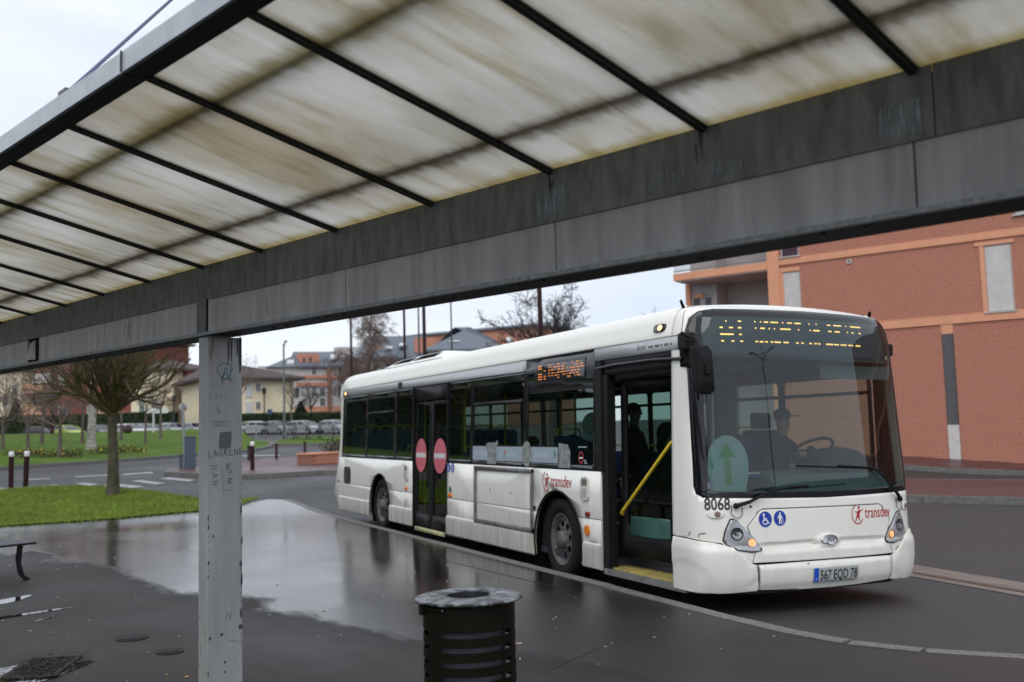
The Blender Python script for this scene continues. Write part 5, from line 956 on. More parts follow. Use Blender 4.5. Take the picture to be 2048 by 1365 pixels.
# mirrors
mr = bpy.data.objects.new('door_mirror', None); col.objects.link(mr); mr.parent = BUS
MB().tube([(-.02, .03, 2.47), (.0, -.06, 2.56), (.06, -.10, 2.56), (.20, -.06, 2.50), (.24, -.03, 2.40), (.24, -.03, 2.18)], .014, 8).tube([(.0, -.05, 2.52), (.1, -.08, 2.49), (.2, -.05, 2.47)], .01, 6).build('mirror_arm', BLK, mr); MB().box((.0, -.01, 2.49), (.16, .10, .16)).build('mirror_bracket', BLK, mr, bevel=.02)
hh = MB(); f_ = [(-.11, 2.42), (.03, 2.43), (.075, 2.38), (.10, 2.02), (.06, 1.99), (-.07, 2.005), (-.085, 2.06)]; hh.add([(.27, y, z) for y, z in f_]+[(.17, y*.94, z) for y, z in f_]+[(.30, y*.55, 2.2+(z-2.2)*.5) for y, z in f_], [tuple(range(7, 14))]+[(i, (i+1) % 7, 7+(i+1) % 7, 7+i) for i in range(7)]+[(14+i, 14+(i+1) % 7, (i+1) % 7, i) for i in range(7)]+[tuple(range(14, 21))]); hh.build('mirror_housing', BLK, mr, bevel=.01)
MB().box((.312, -.0, 2.21), (.02, .06, .09)).build('mirror_clamp', BLK, mr, bevel=.008)
MB().box((-.16, BWD-.02, 2.50), (.10, .07, .13)).build('cab_mirror_bracket', BLK, BUS, bevel=.02)
# ------------------------------------------------------------------ brick building on the right
BRK = mat('orange brick', (.53, .235, .16), .85, c2=(.42, .18, .125), scale=14, bump=.2); MORT = mat('brick mortar', (.27, .12, .088), .9); ORG = mat('orange render', (.66, .31, .185), .8, var=.06, scale=2); SHUT = mat('pale roller shutter', (.62, .60, .58), .6, c2=(.55, .53, .52), scale=3); WREN = mat('white render', (.42, .41, .41), .8, c2=(.34, .33, .33), scale=1.5)
BB = thing('brick_building', 'orange brick building with shuttered windows and a corner balcony across the street at right', 'building', (NB.x*34.57, NB.y*34.57, 0), math.atan2(UB.y, UB.x))
def ubox(u0_, u1_, n0, n1, z0, z1, mb=None): mb = mb or MB(); mb.b2((u0_, -n1, z0), (u1_, -n0, z1)); return mb
opens = [(6.44, 7.36, 4.96, 7.22), (13.38, 14.12, 4.96, 7.25), (13.38, 14.12, 7.55, 9.4), (4.9, 6.26, 7.95, 10.2), (8.32, 8.69, .12, 4.69), (11.50, 11.66, 7.10, 7.25)]
w_ = ubox(-40, 14.12, .02, 9, 0, 12.2); w_.build('wall', MORT, BB)
vs = []; fs = []; zc = .16; row = 0
while zc < 9.3:
    if not (4.66 < zc+.03 < 4.97 or 7.31 < zc+.03 < 7.56):
        u = -5.0-(.115 if row % 2 else 0)
        cuts = sorted([(o_[0], o_[1]) for o_ in opens if o_[2]-.03 < zc+.03 < o_[3]+.02])
        while u < 14.1:
            segs = [(max(u, -5.0), min(u+.226, 14.11))]
            for c0, c1 in cuts: segs = [q_ for g0, g1 in segs for q_ in ((g0, min(g1, c0)), (max(g0, c1), g1)) if q_[1]-q_[0] > .015]
            for a, b in segs:
                j = rnd.uniform(-.002, .002); k = len(vs); y = .004+j
                for (uu, zz) in ((a, zc), (b, zc), (b, zc+.057), (a, zc+.057)): vs.append((uu, y, zz))
                for (uu, zz) in ((a, zc), (b, zc), (b, zc+.057), (a, zc+.057)): vs.append((uu, -.02, zz))
                fs += [(k, k+1, k+2, k+3), (k, k+1, k+5, k+4), (k+2, k+3, k+7, k+6)]
            u += .231
    zc += .074; row += 1
me = bpy.data.meshes.new('brick_courses'); me.from_pydata(vs, [], fs); me.materials.append(BRK)
o = bpy.data.objects.new('brick_courses', me); col.objects.link(o); o.parent = BB; o['kind'] = 'stuff'
for z0, z1 in ((4.69, 4.96), (7.33, 7.55), (.08, .15)): ubox(-40, 14.12, -.06, .05, z0, z1).build('string_course' if z0 > 1 else 'plinth', ORG if z0 > 1 else KSM2, BB)
ubox(14.12, 14.56, -.10, .8, .1, 12).build('corner_pillar', ORG, BB)
def shutter(u0_, u1_, z0, z1, m=None, proud=.05):
    fr_ = ubox(u0_-.05, u1_+.05, .015, .06, z0-.0, z1+.0).build('window', mat('window frame', (.45, .45, .45), .5), BB); mb = MB(); z = z0+.02; 
    while z < z1-.05: mb.prism([(-.012, z), (.004, z+.004), (.004, z+.040), (-.012, z+.044)], u0_, u1_, 'X'); z += .046
    mb.build('roller_shutter', m or SHUT, fr_, kind='stuff'); ubox(u0_-.12, u1_+.12, -.10, .02, z0-.05, z0-.005).build('sill', mat('sill stone', (.45, .43, .4), .7), fr_); return fr_
shutter(6.48, 7.20, 4.98, 7.12); ubox(6.32, 7.50, -.05, .03, 7.13, 7.25).build('lintel', ORG, BB); ubox(7.22, 7.36, -.04, .03, 4.96, 7.128).build('jamb', ORG, BB)
shutter(13.42, 14.0, 4.98, 7.05); ubox(13.36, 14.12, -.05, .03, 7.06, 7.22).build('lintel', ORG, BB); ubox(14.0, 14.118, -.04, .03, 4.96, 7.058).build('jamb', ORG, BB)
shutter(13.42, 14.0, 7.62, 9.2, mat('dark curtain', (.06, .03, .05), .7)); shutter(5.0, 6.2, 8.0, 10)
ubox(8.32, 8.69, -.04, .03, 4.38, 4.688).build('lintel', ORG, BB); ubox(8.32, 8.69, .0, .05, 1.4, 4.378).build('louvre_backing', DKGREY, BB)
lv = MB().prism([(-.01, 0), (.045, .035), (.040, .045), (-.015, .012)], 0, .33, 'X').mesh('louvre_slat', mat('louvre grey', (.28, .28, .29), .5))
z = 1.42
while z < 4.34: inst('louvre_slat', lv, BB, (8.34, .0, z)); z += .062
ubox(8.33, 8.68, -.03, .04, .16, 1.398).build('rendered_panel', mat('pale painted panel', (.55, .53, .52), .7), BB)
ubox(11.5, 11.66, -.02, .03, 7.10, 7.25).build('vent_tile', mat('vent tile', (.5, .48, .46), .6), BB); MB().lathe([(0, .0), (.035, .0), (.035, -.01)], 12, (11.58, .024, 7.175), 'Y').build('vent_hole', HOLE, BB)
# loggia and balcony left of the pillar
ubox(14.56, 18.4, -.15, 2.2, 7.22, 7.50).build('balcony_slab', ORG, BB); ubox(14.57, 18.3, -.1, 2.1, 7.17, 7.215).build('balcony_soffit', WREN, BB)
ubox(14.56, 17.2, 2.1, 8, 0, 12).build('loggia_wall', WREN, BB); ubox(17.2, 18.3, 1.1, 8, 0, 12).build('end_wall', WREN, BB); ubox(18.3, 18.5, 1.0, 1.4, 0, 7.2).build('corner_strip', ORG, BB)
ubox(14.56, 18.4, -.1, 2.2, 4.6, 4.9).build('balcony_slab', ORG, BB)
for u in (17.45, 17.95): ubox(u, u+.22, 1.05, 1.12, 5.6, 6.6).build('small_window', mat('dark window', (.03, .035, .04), .2), BB)
ubox(17.75, 18.1, 1.0, 1.1, 6.62, 6.78).build('lintel', ORG, BB)
rail = bpy.data.objects.new('balcony_railing', None); col.objects.link(rail); rail.parent = BB
MB().b2((14.56, .10, 8.45), (18.4, .14, 8.5)).b2((14.56, .10, 7.56), (18.4, .14, 7.60)).build('rail', mat('railing grey', (.16, .17, .17), .5), rail)
bme = MB().box((0, 0, 0), (.022, .02, .86)).mesh('baluster', MATS['railing grey'])
for k in range(46): inst('baluster', bme, rail, (14.6+k*.083, .12, 8.03))
for i in range(7): MB().sphere((15.0+i*.13, -1.2, 5.35+rnd.random()*.15), (.07, .07, .28), 8).build('potted_plant', mat('potted leaves', (.03, .05, .015), .9), BB)
ubox(14.6, 17, .0, .1, 4.9, 5.25).build('parapet', ORG, BB)
# ------------------------------------------------------------------ generic background buildings
def bdir(px, dist): p = zpix(px, 880, dist); return Vector((p.x, p.y, 0))
class Bld:
    def __init__(s, name, label, px0, d0, px1, d1, depth, wall, pytop, zb=None, nb='wall'):
        A, B = bdir(px0, d0), bdir(px1, d1); s.ex = (B-A).normalized(); s.ey = Vector((-s.ex.y, s.ex.x, 0))
        if s.ey.dot(A) < 0: s.ey = -s.ey
        s.flip = s.ex.x*s.ey.y-s.ex.y*s.ey.x < 0
        s.A = A; s.L = (B-A).length; s.zb = (H(A.x, A.y)-.5) if zb is None else zb; s.dep = depth
        d = ray(px0, pytop); t = A.dot(s.ey)/Vector((d.x, d.y, 0)).dot(s.ey); s.zt = CAMZ+d.z*t
        s.root = thing(name, label, 'building', (A.x, A.y, 0), 0)
        if wall: MB().b2((0, 0, s.zb), (1, 1, 2)) ; s.box(0, s.L, 0, depth, s.zb, s.zt, wall, nb)
    def w(s, x, y, z): v = s.ex*x+s.ey*y; return (v.x, v.y, z)
    def mesh8(s, x0, x1, y0, y1, z0, z1): return [s.w(x, y, z) for x in (x0, x1) for y in (y0, y1) for z in (z0, z1)]
    def box(s, x0, x1, y0, y1, z0, z1, m, nm, parent=None, mb=None):
        q = mb or MB(); q.add(s.mesh8(x0, x1, y0, y1, z0, z1), [(0, 1, 3, 2), (4, 6, 7, 5), (0, 4, 5, 1), (2, 3, 7, 6), (0, 2, 6, 4), (1, 5, 7, 3)])
        return q.build(nm, m, parent or s.root) if mb is None else q
    def px(s, px, py, y=0):
        d = ray(px, py); t = (s.A.dot(s.ey)+y)/Vector((d.x, d.y, 0)).dot(s.ey); p = d*t; return (Vector((p.x, p.y, 0))-s.A).dot(s.ex), CAMZ+p.z
    def rect(s, x0, y0, x1, y1, m, nm, dep=.15, parent=None, back=-.02):
        a, z1 = s.px(x0, y0); b, z0 = s.px(x1, y1); a, b = sorted((a, b)); return s.box(a, b, -dep, -back, z0, z1, m, nm, parent)
    def win(s, x0, y0, x1, y1, fm, gm_, shut=None):
        a, z1 = s.px(x0, y0); b, z0 = s.px(x1, y1); a, b = sorted((a, b)); f = s.box(a-.08, b+.08, -.06, .05, z0-.08, z1+.08, fm, 'window'); s.box(a+.02, b-.02, -.075, -.062, z0, z1, gm_, 'pane', f)
        s.box((a+b)/2-.03, (a+b)/2+.03, -.09, -.076, z0, z1, fm, 'mullion', f)
        if shut: s.box(a-.55, a-.1, -.10, -.0, z0, z1, shut, 'shutter', f); s.box(b+.1, b+.55, -.10, -.0, z0, z1, shut, 'shutter', f)
        return f
    def roof(s, rise, m, over=.5, hip=2.5, hip2=None, nm='roof', x0=None, x1=None, z=None, dep=None):
        x0 = -over if x0 is None else x0; x1 = s.L+over if x1 is None else x1; z = s.zt if z is None else z; D = dep or s.dep
        P = [s.w(x0, -over, z), s.w(x1, -over, z), s.w(x1, D+over, z), s.w(x0, D+over, z)]; P += [(p[0], p[1], p[2]-.22) for p in P]; P += [s.w(x0+hip, D/2, z+rise), s.w(x1-(hip if hip2 is None else hip2), D/2, z+rise)]
        q = MB(); q.add(P, [(0, 1, 9, 8), (1, 2, 9), (2, 3, 8, 9), (3, 0, 8), (4, 5, 1, 0), (5, 6, 2, 1), (6, 7, 3, 2), (7, 4, 0, 3), (7, 6, 5, 4)]); return q.build(nm, m, s.root)
RBK = mat('dark red brick', (.20, .055, .045), .85, c2=(.14, .04, .035), scale=3); CRM = mat('cream render', (.74, .65, .46), .85, var=.06, scale=1.2); PCH = mat('peach render', (.52, .30, .19), .85, var=.06); BRT = mat('brown roof tiles', (.085, .06, .055), .8, c2=(.05, .038, .036), scale=8); SLT = mat('slate roof', (.115, .135, .165), .5, c2=(.085, .10, .125), scale=3); GRW = mat('grey white render', (.50, .485, .475), .85, c2=(.40, .39, .38), scale=.6)
WFR = mat('white window frame', (.55, .55, .55), .5); WGL = mat('far window glass', (.035, .045, .055), .15, var=0); BLN = mat('closed white blind', (.56, .57, .58), .6); GRN = mat('green curtain', (.06, .12, .10), .6); OBR = mat('far orange brick', (.46, .215, .145), .85, var=.1, scale=2)
b = Bld('apartment_block', 'dark red brick apartment block with peach balconies behind the small bare trees at left', 42, 108, 264, 104, 10, RBK, 690)
b.roof(1.2, BRT, hip=2)
for r in ((58, 749, 103, 769), (119, 749, 134, 771)): b.rect(*r, BLN, 'closed_blind', .12)
for r in ((60, 769, 101, 786), (60, 812, 101, 845), (200, 826, 262, 842)): b.rect(*r, PCH, 'balcony_front', 1.2)
for r in ((60, 790, 100, 810), (200, 842, 262, 848)): b.rect(*r, WGL, 'balcony_shade', .05)
for r in ((119, 815, 134, 831), (125, 848, 134, 868), (174, 748, 184, 768), (176, 815, 184, 831), (200, 812, 219, 826), (190, 850, 200, 864), (228, 770, 240, 790)): b.win(*r, WFR, WGL)
b = Bld('cream_building', 'pale cream building cut by the left edge behind the bare trees', -60, 108, 41, 106, 9, CRM, 745)
b.roof(1.5, BRT)
for r in ((8, 790, 16, 812), (26, 770, 34, 792)): b.win(*r, WFR, WGL)
b = Bld('cream_house', 'cream rendered house with brown tiled roof behind the pollarded tree', 262, 103, 348, 101, 9, CRM, 742)
b.roof(1.35, BRT, hip=.2, hip2=b.L*.92); b.rect(262, 842, 348, 852, BLN, 'white_parapet', .2); b.win(280, 799, 289, 825, WFR, GRN); b.win(305, 799, 316, 825, WFR, GRN); b.rect(338, 798, 349, 841, CRM, 'porch', 1.2)
b = Bld('red_brick_house', 'red brick house with narrow windows just left of the grey post', 349, 103, 402, 101, 8, RBK, 741)
b.roof(.15, BRT, hip=.5, over=.2)
for r in ((353, 773, 357, 786), (363, 772, 367, 793), (377, 772, 381, 792)): b.win(*r, WFR, WGL)
b = Bld('cream_house', 'cream house with a large dark tiled hip roof right of the grey post', 412, 91, 588, 95, 11, CRM, 756)
b.roof(1.95, BRT, hip=2.9, hip2=b.L-1.6, over=.9); b.win(512, 768, 520, 782, WFR, WGL); b.win(512, 805, 520, 818, WFR, WGL)
for r in ((492, 768, 504, 795), (492, 804, 504, 833)): b.rect(*r, BLN, 'closed_shutter', .1)
b.rect(492, 842, 503, 850, WGL, 'cellar_window', .05)
# apartments with slate roofs
b = Bld('apartment_building', 'pale apartment building with slate roofs and orange brick bands beyond the cream house', 520, 137, 728, 142, 12, GRW, 733)
b.roof(2.5, SLT, hip=.5, over=.6, x0=5.0, x1=b.L+3.6); 
a0, z0 = b.px(600, 727); a1, z1 = b.px(641, 706)
b.box(a0, a1, 1.0, 6, z0-.5, z1, OBR, 'brick_attic')
for r in ((606, 716, 610, 724), (618, 715, 623, 723)):
    q, zz1 = b.px(r[0], r[1], .95); q2, zz0 = b.px(r[2], r[3], .95); b.box(q, q2, .90, .99, zz0, zz1, WGL, 'attic_window')
P = [b.px(x, y) for x, y in ((531, 735), (599, 705), (600, 736), (560, 738))]
q = MB(); q.add([b.w(P[0][0], -.5, P[0][1]), b.w(P[2][0], -.5, P[0][1]), b.w(P[1][0], 5.5, P[1][1]), b.w(P[0][0]+3.5, 5.5, P[1][1]-.6), b.w(P[0][0], 10, P[0][1]), b.w(P[2][0], 10, P[0][1])], [(0, 1, 2, 3), (0, 3, 4), (3, 2, 5, 4), (1, 5, 2)]); q.build('slate_roof', SLT, b.root)
for r in ((558, 752, 720, 757), (592, 766, 656, 773)): b.rect(*r, OBR, 'brick_band', .25)
b.rect(588, 815, 722, 833, OBR, 'brick_band', .3); b.rect(588, 838, 722, 850, OBR, 'brick_base', .3); b.rect(588, 829, 722, 837, BLN, 'balcony_edge', 1.0)
b.rect(654, 735, 662, 820, mat('rust brick pier', (.22, .11, .075), .8), 'pier', .5)
for r in ((624, 738, 632, 750), (583, 776, 598, 796), (603, 774, 608, 779), (624, 770, 632, 790), (640, 776, 650, 792), (676, 772, 690, 792), (700, 770, 712, 790), (676, 738, 688, 750), (604, 798, 612, 812), (640, 797, 650, 812), (700, 800, 712, 812), (668, 738, 672, 752)): b.win(*r, WFR, WGL)
for r in ((573, 721, 584, 728), (660, 710, 672, 717)):
    a0, z0 = b.px(r[0], r[3], 1.2); a1, z1 = b.px(r[2], r[1], 2.6); q = MB(); q.add([b.w(a0, 1.0, z0+.1), b.w(a1, 1.0, z0+.1), b.w(a1+.4, 3.0, z1+.1), b.w(a0+.4, 3.0, z1+.1)]+[b.w(a0, 1.0, z0-.2), b.w(a1, 1.0, z0-.2), b.w(a1+.4, 3.0, z1-.2), b.w(a0+.4, 3.0, z1-.2)], [(0, 1, 2, 3), (0, 1, 5, 4), (1, 2, 6, 5), (2, 3, 7, 6), (3, 0, 4, 7)]); q.build('skylight', BLN, b.root)
b = Bld('apartment_building', 'pale apartment building with stepped slate roof seen above the rear half of the bus', 722, 125, 900, 128, 12, GRW, 716)
b.roof(3.3, SLT, hip=2.5, over=.7)
b.rect(828, 676, 870, 706, OBR, 'brick_gable', .3); a0, z0 = b.px(735, 706); a1, z1 = b.px(768, 688); b.box(a0, a1, 2, 6, z0-.5, z1, OBR, 'brick_attic'); a0, z0 = b.px(678, 700); a1, z1 = b.px(728, 689); b.box(a0, a1, 4, 7, z0-.8, z1, GRW, 'lift_tower')
for r in ((744, 727, 752, 745), (770, 722, 784, 735), (800, 720, 812, 733), (776, 745, 790, 752)): b.win(*r, WFR, WGL)
b.rect(770, 722, 790, 728, mat('dark balcony', (.12, .05, .045), .7), 'balcony_front', 1.2)
for r in ((768, 695, 780, 702), (796, 690, 806, 696)):
    a0, z0 = b.px(r[0], r[3], 1.5); a1, z1 = b.px(r[2], r[1], 3); q = MB(); q.add([b.w(a0, 1.0, z0+.25), b.w(a1, 1.0, z0+.25), b.w(a1+.5, 3.2, z1+.25), b.w(a0+.5, 3.2, z1+.25)], [(0, 1, 2, 3)]); q.add([b.w(a0, 1.0, z0+.05), b.w(a1, 1.0, z0+.05), b.w(a1+.5, 3.2, z1+.05), b.w(a0+.5, 3.2, z1+.05)], [(0, 1, 2, 3)]); q.build('skylight', BLN, b.root)
b = Bld('slate_roofed_building', 'low pale building with grey slate hip roof between the lamp posts above the bus', 862, 106, 1016, 107, 14, GRW, 700)
b.roof(3.1, SLT, hip=5.5, over=.5); b.rect(996, 675, 1012, 690, OBR, 'brick_gable', .4)
for r in ((870, 704, 882, 716), (900, 704, 925, 712)): b.win(*r, WFR, WGL)
for r in ((897, 681, 914, 689), (1001, 680, 1016, 688)):
    a0, z0 = b.px(r[0], r[3], 2.5); a1, z1 = b.px(r[2], r[1], 4.5); q = MB()
    for dz in (.2, .0): q.add([b.w(a0, 1.6, z0+dz), b.w(a1, 1.6, z0+dz), b.w(a1+.5, 3.8, z1+dz), b.w(a0+.5, 3.8, z1+dz)], [(0, 1, 2, 3)])
    q.build('skylight', BLN, b.root)
b = Bld('orange_building', 'orange brick block with flat grey roof behind the slate hip roof', 800, 140, 1080, 128, 10, OBR, 674)
b.roof(.8, SLT, hip=1, over=.4); b.win(860, 688, 866, 698, WFR, WGL)
# ------------------------------------------------------------------ trees
def grow(mb, p, d, L, r, lev, P, rg, n=4):
    pts = [p.copy()]; rs = [r]; q = p.copy(); dd = d.copy()
    for i in range(n):
        dd = (dd+Vector((rg.gauss(0, 1), rg.gauss(0, 1), rg.gauss(0, 1)))*P['wob'][lev]+Vector((0, 0, P['up'][lev]))).normalized(); q = q+dd*(L/n); pts.append(q.copy()); rs.append(max(P['rmin'], r*(1-(i+1)/n*P['tap'])))
    mb.tube(pts, rs, P['sides'][lev], 0, cap=False)
    if lev+1 < P['lev']:
        for k in range(P['kids'][lev]):
            t = rg.uniform(P['from'][lev], 1.0); f = t*n; i = min(n-1, int(f)); c = pts[i].lerp(pts[i+1], f-i); ax = (pts[i+1]-pts[i]).normalized()
            o_ = ax.orthogonal().normalized(); o_.rotate(Matrix.Rotation(rg.uniform(0, 6.283), 3, ax)); nd = (ax*math.cos(P['ang'][lev])+o_*math.sin(P['ang'][lev])).normalized()
            grow(mb, c, nd, L*P['len'][lev]*rg.uniform(.6, 1.15)*(1.15-.4*t), max(P['rmin'], rs[i]*P['thin']), lev+1, P, rg, n)
def tree(name, label, base, th, tr, lens, dirs, P, bark, twig, seed, lean=(0, 0), group=None):
    rg = random.Random(seed); T = thing(name, label, 'tree', base, 0, group); t = MB()
    zs = [-.3, 0, .12, .4]+[th*k/5 for k in range(1, 6)]; zs = sorted(set(zs))
    t.tube([(lean[0]*z+.03*math.sin(z*3+seed)*tr*4, lean[1]*z+.03*math.cos(z*2.3+seed)*tr*4, z) for z in zs], [tr*(1.45 if z <= 0 else 1.25 if z < .2 else 1.08 if z < .5 else 1-.2*z/th) for z in zs], 12); t.build('trunk', bark, T)
    c = MB(); top = Vector((lean[0]*th, lean[1]*th, th))
    for k in range(dirs):
        el = rg.uniform(*P['el']); az = 6.283*(k+rg.uniform(-.3, .3))/dirs*P.get('turn', 1); h_ = rg.uniform(P.get('low', -.15), .0)
        d = Vector((math.cos(az)*math.cos(el), math.sin(az)*math.cos(el), math.sin(el))); grow(c, top+Vector((0, 0, h_*1.0)), d, lens*rg.uniform(.75, 1.15), tr*P['r0']*rg.uniform(.7, 1.1), 0, P, rg, 5)
    if P.get('lead'): grow(c, top-Vector((0, 0, .1)), Vector((0, 0, 1)), P['lead'], tr*.8, 0, dict(P, kids=[x*2 for x in P['kids']]), rg, 8)
    c.build('crown', twig, T); return T
POL = dict(wob=[.20, .26, .26, .2], up=[.04, .10, .12, .1], rmin=.005, tap=.75, sides=[6, 4, 3, 3], lev=3, kids=[8, 6, 0], **{'from': [.2, .2, .2]}, ang=[.5, .55, .5], len=[.55, .5, .5], thin=.5, el=(R(26), R(82)), r0=.52, turn=5.0)
tb = gp(225, 991, .15)
tree('pollarded_tree', 'pollarded bare tree with mossy arching branches on the near lawn', (tb.x, tb.y, H(tb.x, tb.y)+.12), 1.95, .125, 2.35, 26, POL, BARK, TWIGG, 5)
SM3 = dict(wob=[.14, .2, .25, .25], up=[.06, .04, .03, .03], rmin=.0065, tap=.75, sides=[4, 3, 3, 3], lev=4, kids=[5, 4, 4], **{'from': [.2, .2, .2]}, ang=[.7, .7, .7], len=[.58, .55, .5], thin=.5, el=(R(20), R(75)), r0=.42, turn=3)
MT = [(5, 899, 1.9, .17, 2.6), (55, 905, 2.0, .18, 2.8), (84, 890, 2.3, .17, 2.9), (120, 914, 2.1, .22, 3.0), (165, 886, 2.6, .16, 3.0), (242, 880, 2.6, .15, 2.8), (291, 888, 2.2, .13, 2.3), (321, 878, 2.2, .14, 2.3)]
ML = ['at the left edge of the mound', 'second from the left on the mound', 'with thin trunk behind two others near the maroon lamp post', 'with thick trunk standing lowest on the mound', 'just left of the birch trunk', 'directly behind the pollarded tree', 'left of the arrow sign with slim trunk', 'right of the arrow sign']
for (px, py, th, tr, L), lb in zip(MT, ML):
    p = gm(px, py); k = (p-Vector((0, 0, CAMZ))).length/75
    tree('bare_tree', 'small bare reddish brown tree '+lb, p, th*k*1.0, tr*k*.62, L*k*1.1, 8, SM3, BARKG, TWIG, px+1, group='small bare trees on the mound')
p = gm(183, 899); 
BIR = dict(wob=[.12, .16, .2, .2], up=[.02, -.05, -.12, -.15], rmin=.011, tap=.7, sides=[4, 3, 3, 3], lev=4, kids=[6, 5, 4], **{'from': [.15, .15, .2]}, ang=[.6, .6, .6], len=[.5, .5, .5], thin=.5, el=(R(30), R(70)), r0=.4, turn=4, lead=4)
tree('birch_tree', 'birch with pale white trunk on the mound behind the flower bed', p, 4.6, .19, 2.6, 7, BIR, BARKB, TWIG, 40)
def ft(px, dist): p = bdir(px, dist); return (p.x, p.y, H(p.x, p.y))
tree('birch_tree', 'tall bare birch with drooping twigs above the rear end of the bus', ft(724, 74), 3.6, .22, 3.4, 14, dict(BIR, lead=6.5, kids=[8, 7, 5], rmin=.010, low=-1.2), BARKG, TWIG, 41, lean=(.02, .05))
FAN = dict(wob=[.13, .2, .22, .2], up=[.03, .03, .02, .02], rmin=.010, tap=.75, sides=[6, 4, 3, 3], lev=4, kids=[6, 5, 4], **{'from': [.2, .2, .2]}, ang=[.55, .6, .6], len=[.6, .55, .5], thin=.5, el=(R(15), R(75)), r0=.4, turn=4)
tree('bare_tree', 'wide spreading bare tree behind the bus next to the thick maroon pole', ft(1108, 46), 3.6, .22, 3.1, 13, FAN, BARKG, TWIGD, 52)
tree('bare_tree', 'bare tree whose twig tips show above the bus roof beside the brick building', ft(1352, 60), 5.3, .2, 2.5, 6, dict(FAN, kids=[4, 4, 2]), BARKG, TWIGD, 53)
tree('bare_tree', 'bare tree reaching out from behind the grey post before the cream house', ft(468, 80), 2.9, .17, 3.1, 9, SM3, BARKG, TWIG, 60)
tree('slender_tree', 'young slender bare tree before the right end of the cream house', ft(583, 88), 2.2, .09, 2.2, 5, dict(SM3, kids=[4, 3, 2], lead=2.4, el=(R(40), R(75))), BARKG, TWIGD, 61)
tree('slender_tree', 'dark upright bare tree before the pale apartments left of the bus', ft(623, 92), 2.2, .11, 2.4, 7, dict(SM3, kids=[4, 4, 2], lead=2.6, el=(R(40), R(75))), BARKG, TWIGD, 62)
tree('bare_tree', 'dense olive toned bare tree close behind the rear end of the bus', ft(706, 80), 2.0, .17, 3.2, 12, dict(SM3, el=(R(30), R(80))), BARKG, TWIGD, 63)
tree('bare_tree', 'bare tree in front of the slate roofed apartments over the middle of the bus', ft(800, 90), 4, .17, 3.0, 6, SM3, BARKG, TWIGD, 64)
def leafy(name, label, cat, shape, n, m, seed, s=.12, core=None, kind=None):
    rg = random.Random(seed); mb = MB()
    for i in range(n):
        p, nv = shape(rg); a = Vector((rg.gauss(0, 1), rg.gauss(0, 1), rg.gauss(0, 1))).normalized(); b_ = a.orthogonal().normalized(); q = s*rg.uniform(.6, 1.3); mb.add([p-a*q*.5, p+b_*q*.45, p+a*q*.6, p-b_*q*.4], [(0, 1, 2, 3)])
    if core: core(mb)
    o = mb.build(name, m); tag(o, label, cat)
    if kind: o['kind'] = kind
    return o
HED = mat('dark hedge leaves', (.028, .052, .014), .8, c2=(.010, .022, .007), scale=2.5); CON = mat('conifer leaves', (.02, .042, .018), .85, c2=(.01, .02, .01), scale=3)
hA, hB = bdir(-80, 97), bdir(352, 94); hC = bdir(470, 92); hD = bdir(760, 88)
def hedge(label, A, B, h, n, seed):
    d = (B-A).normalized(); nn_ = Vector((-d.y, d.x, 0)); L = (B-A).length
    def shp(rg):
        t = rg.random(); q = A+d*(t*L); z0 = H(q.x, q.y); hh = h*(1+.06*mnoise.noise(Vector((t*L*.35, seed, 0)))); u = rg.random()
        if u < .7: return q-nn_*(.6+rg.uniform(-.1, .12))*(1 if nn_.dot(A) > 0 else -1)+Vector((0, 0, z0+rg.random()*hh)), None
        return q+nn_*rg.uniform(-.6, .6)+Vector((0, 0, z0+hh+rg.uniform(-.1, .12))), None
    def core(mb):
        P = [A+d*(L*i/30) for i in range(31)]; vs = []
        for q in P:
            z0 = H(q.x, q.y)-.3
            for s_, z in ((-1, 0), (-1, h*.98+.3), (1, h*.98+.3), (1, 0)): v = q+nn_*.55*s_; vs.append((v.x, v.y, z0+z))
        mb.add(vs, [(4*i+k, 4*i+k+1, 4*i+k+5, 4*i+k+4) for i in range(30) for k in range(3)])
    leafy('hedge', label, 'hedge', shp, n, HED, seed, .16, core)
hedge('long clipped dark green hedge behind the parked cars at left', hA, hB, 2.15, 9000, 1); hedge('clipped dark hedge behind the silver cars right of the grey post', hC, hD, 1.75, 6000, 2)
def conifer(label, px, d, h, r, seed):
    b_ = Vector(ft(px, d))
    def shp(rg): t = rg.random()**.8; a = rg.uniform(0, 6.283); rr = r*(1-t)*math.sqrt(rg.random())*1.05+.05; return b_+Vector((math.cos(a)*rr, math.sin(a)*rr, t*h)), None
    leafy('evergreen_shrub', label, 'shrub', shp, 1500, CON, seed, .2)
conifer('dark cone shaped evergreen behind the hedge at far left', 30, 99, 4.2, 1.3, 3); conifer('dark green rounded evergreen by the hedge before the apartments', 602, 94, 2.9, 1.4, 4)
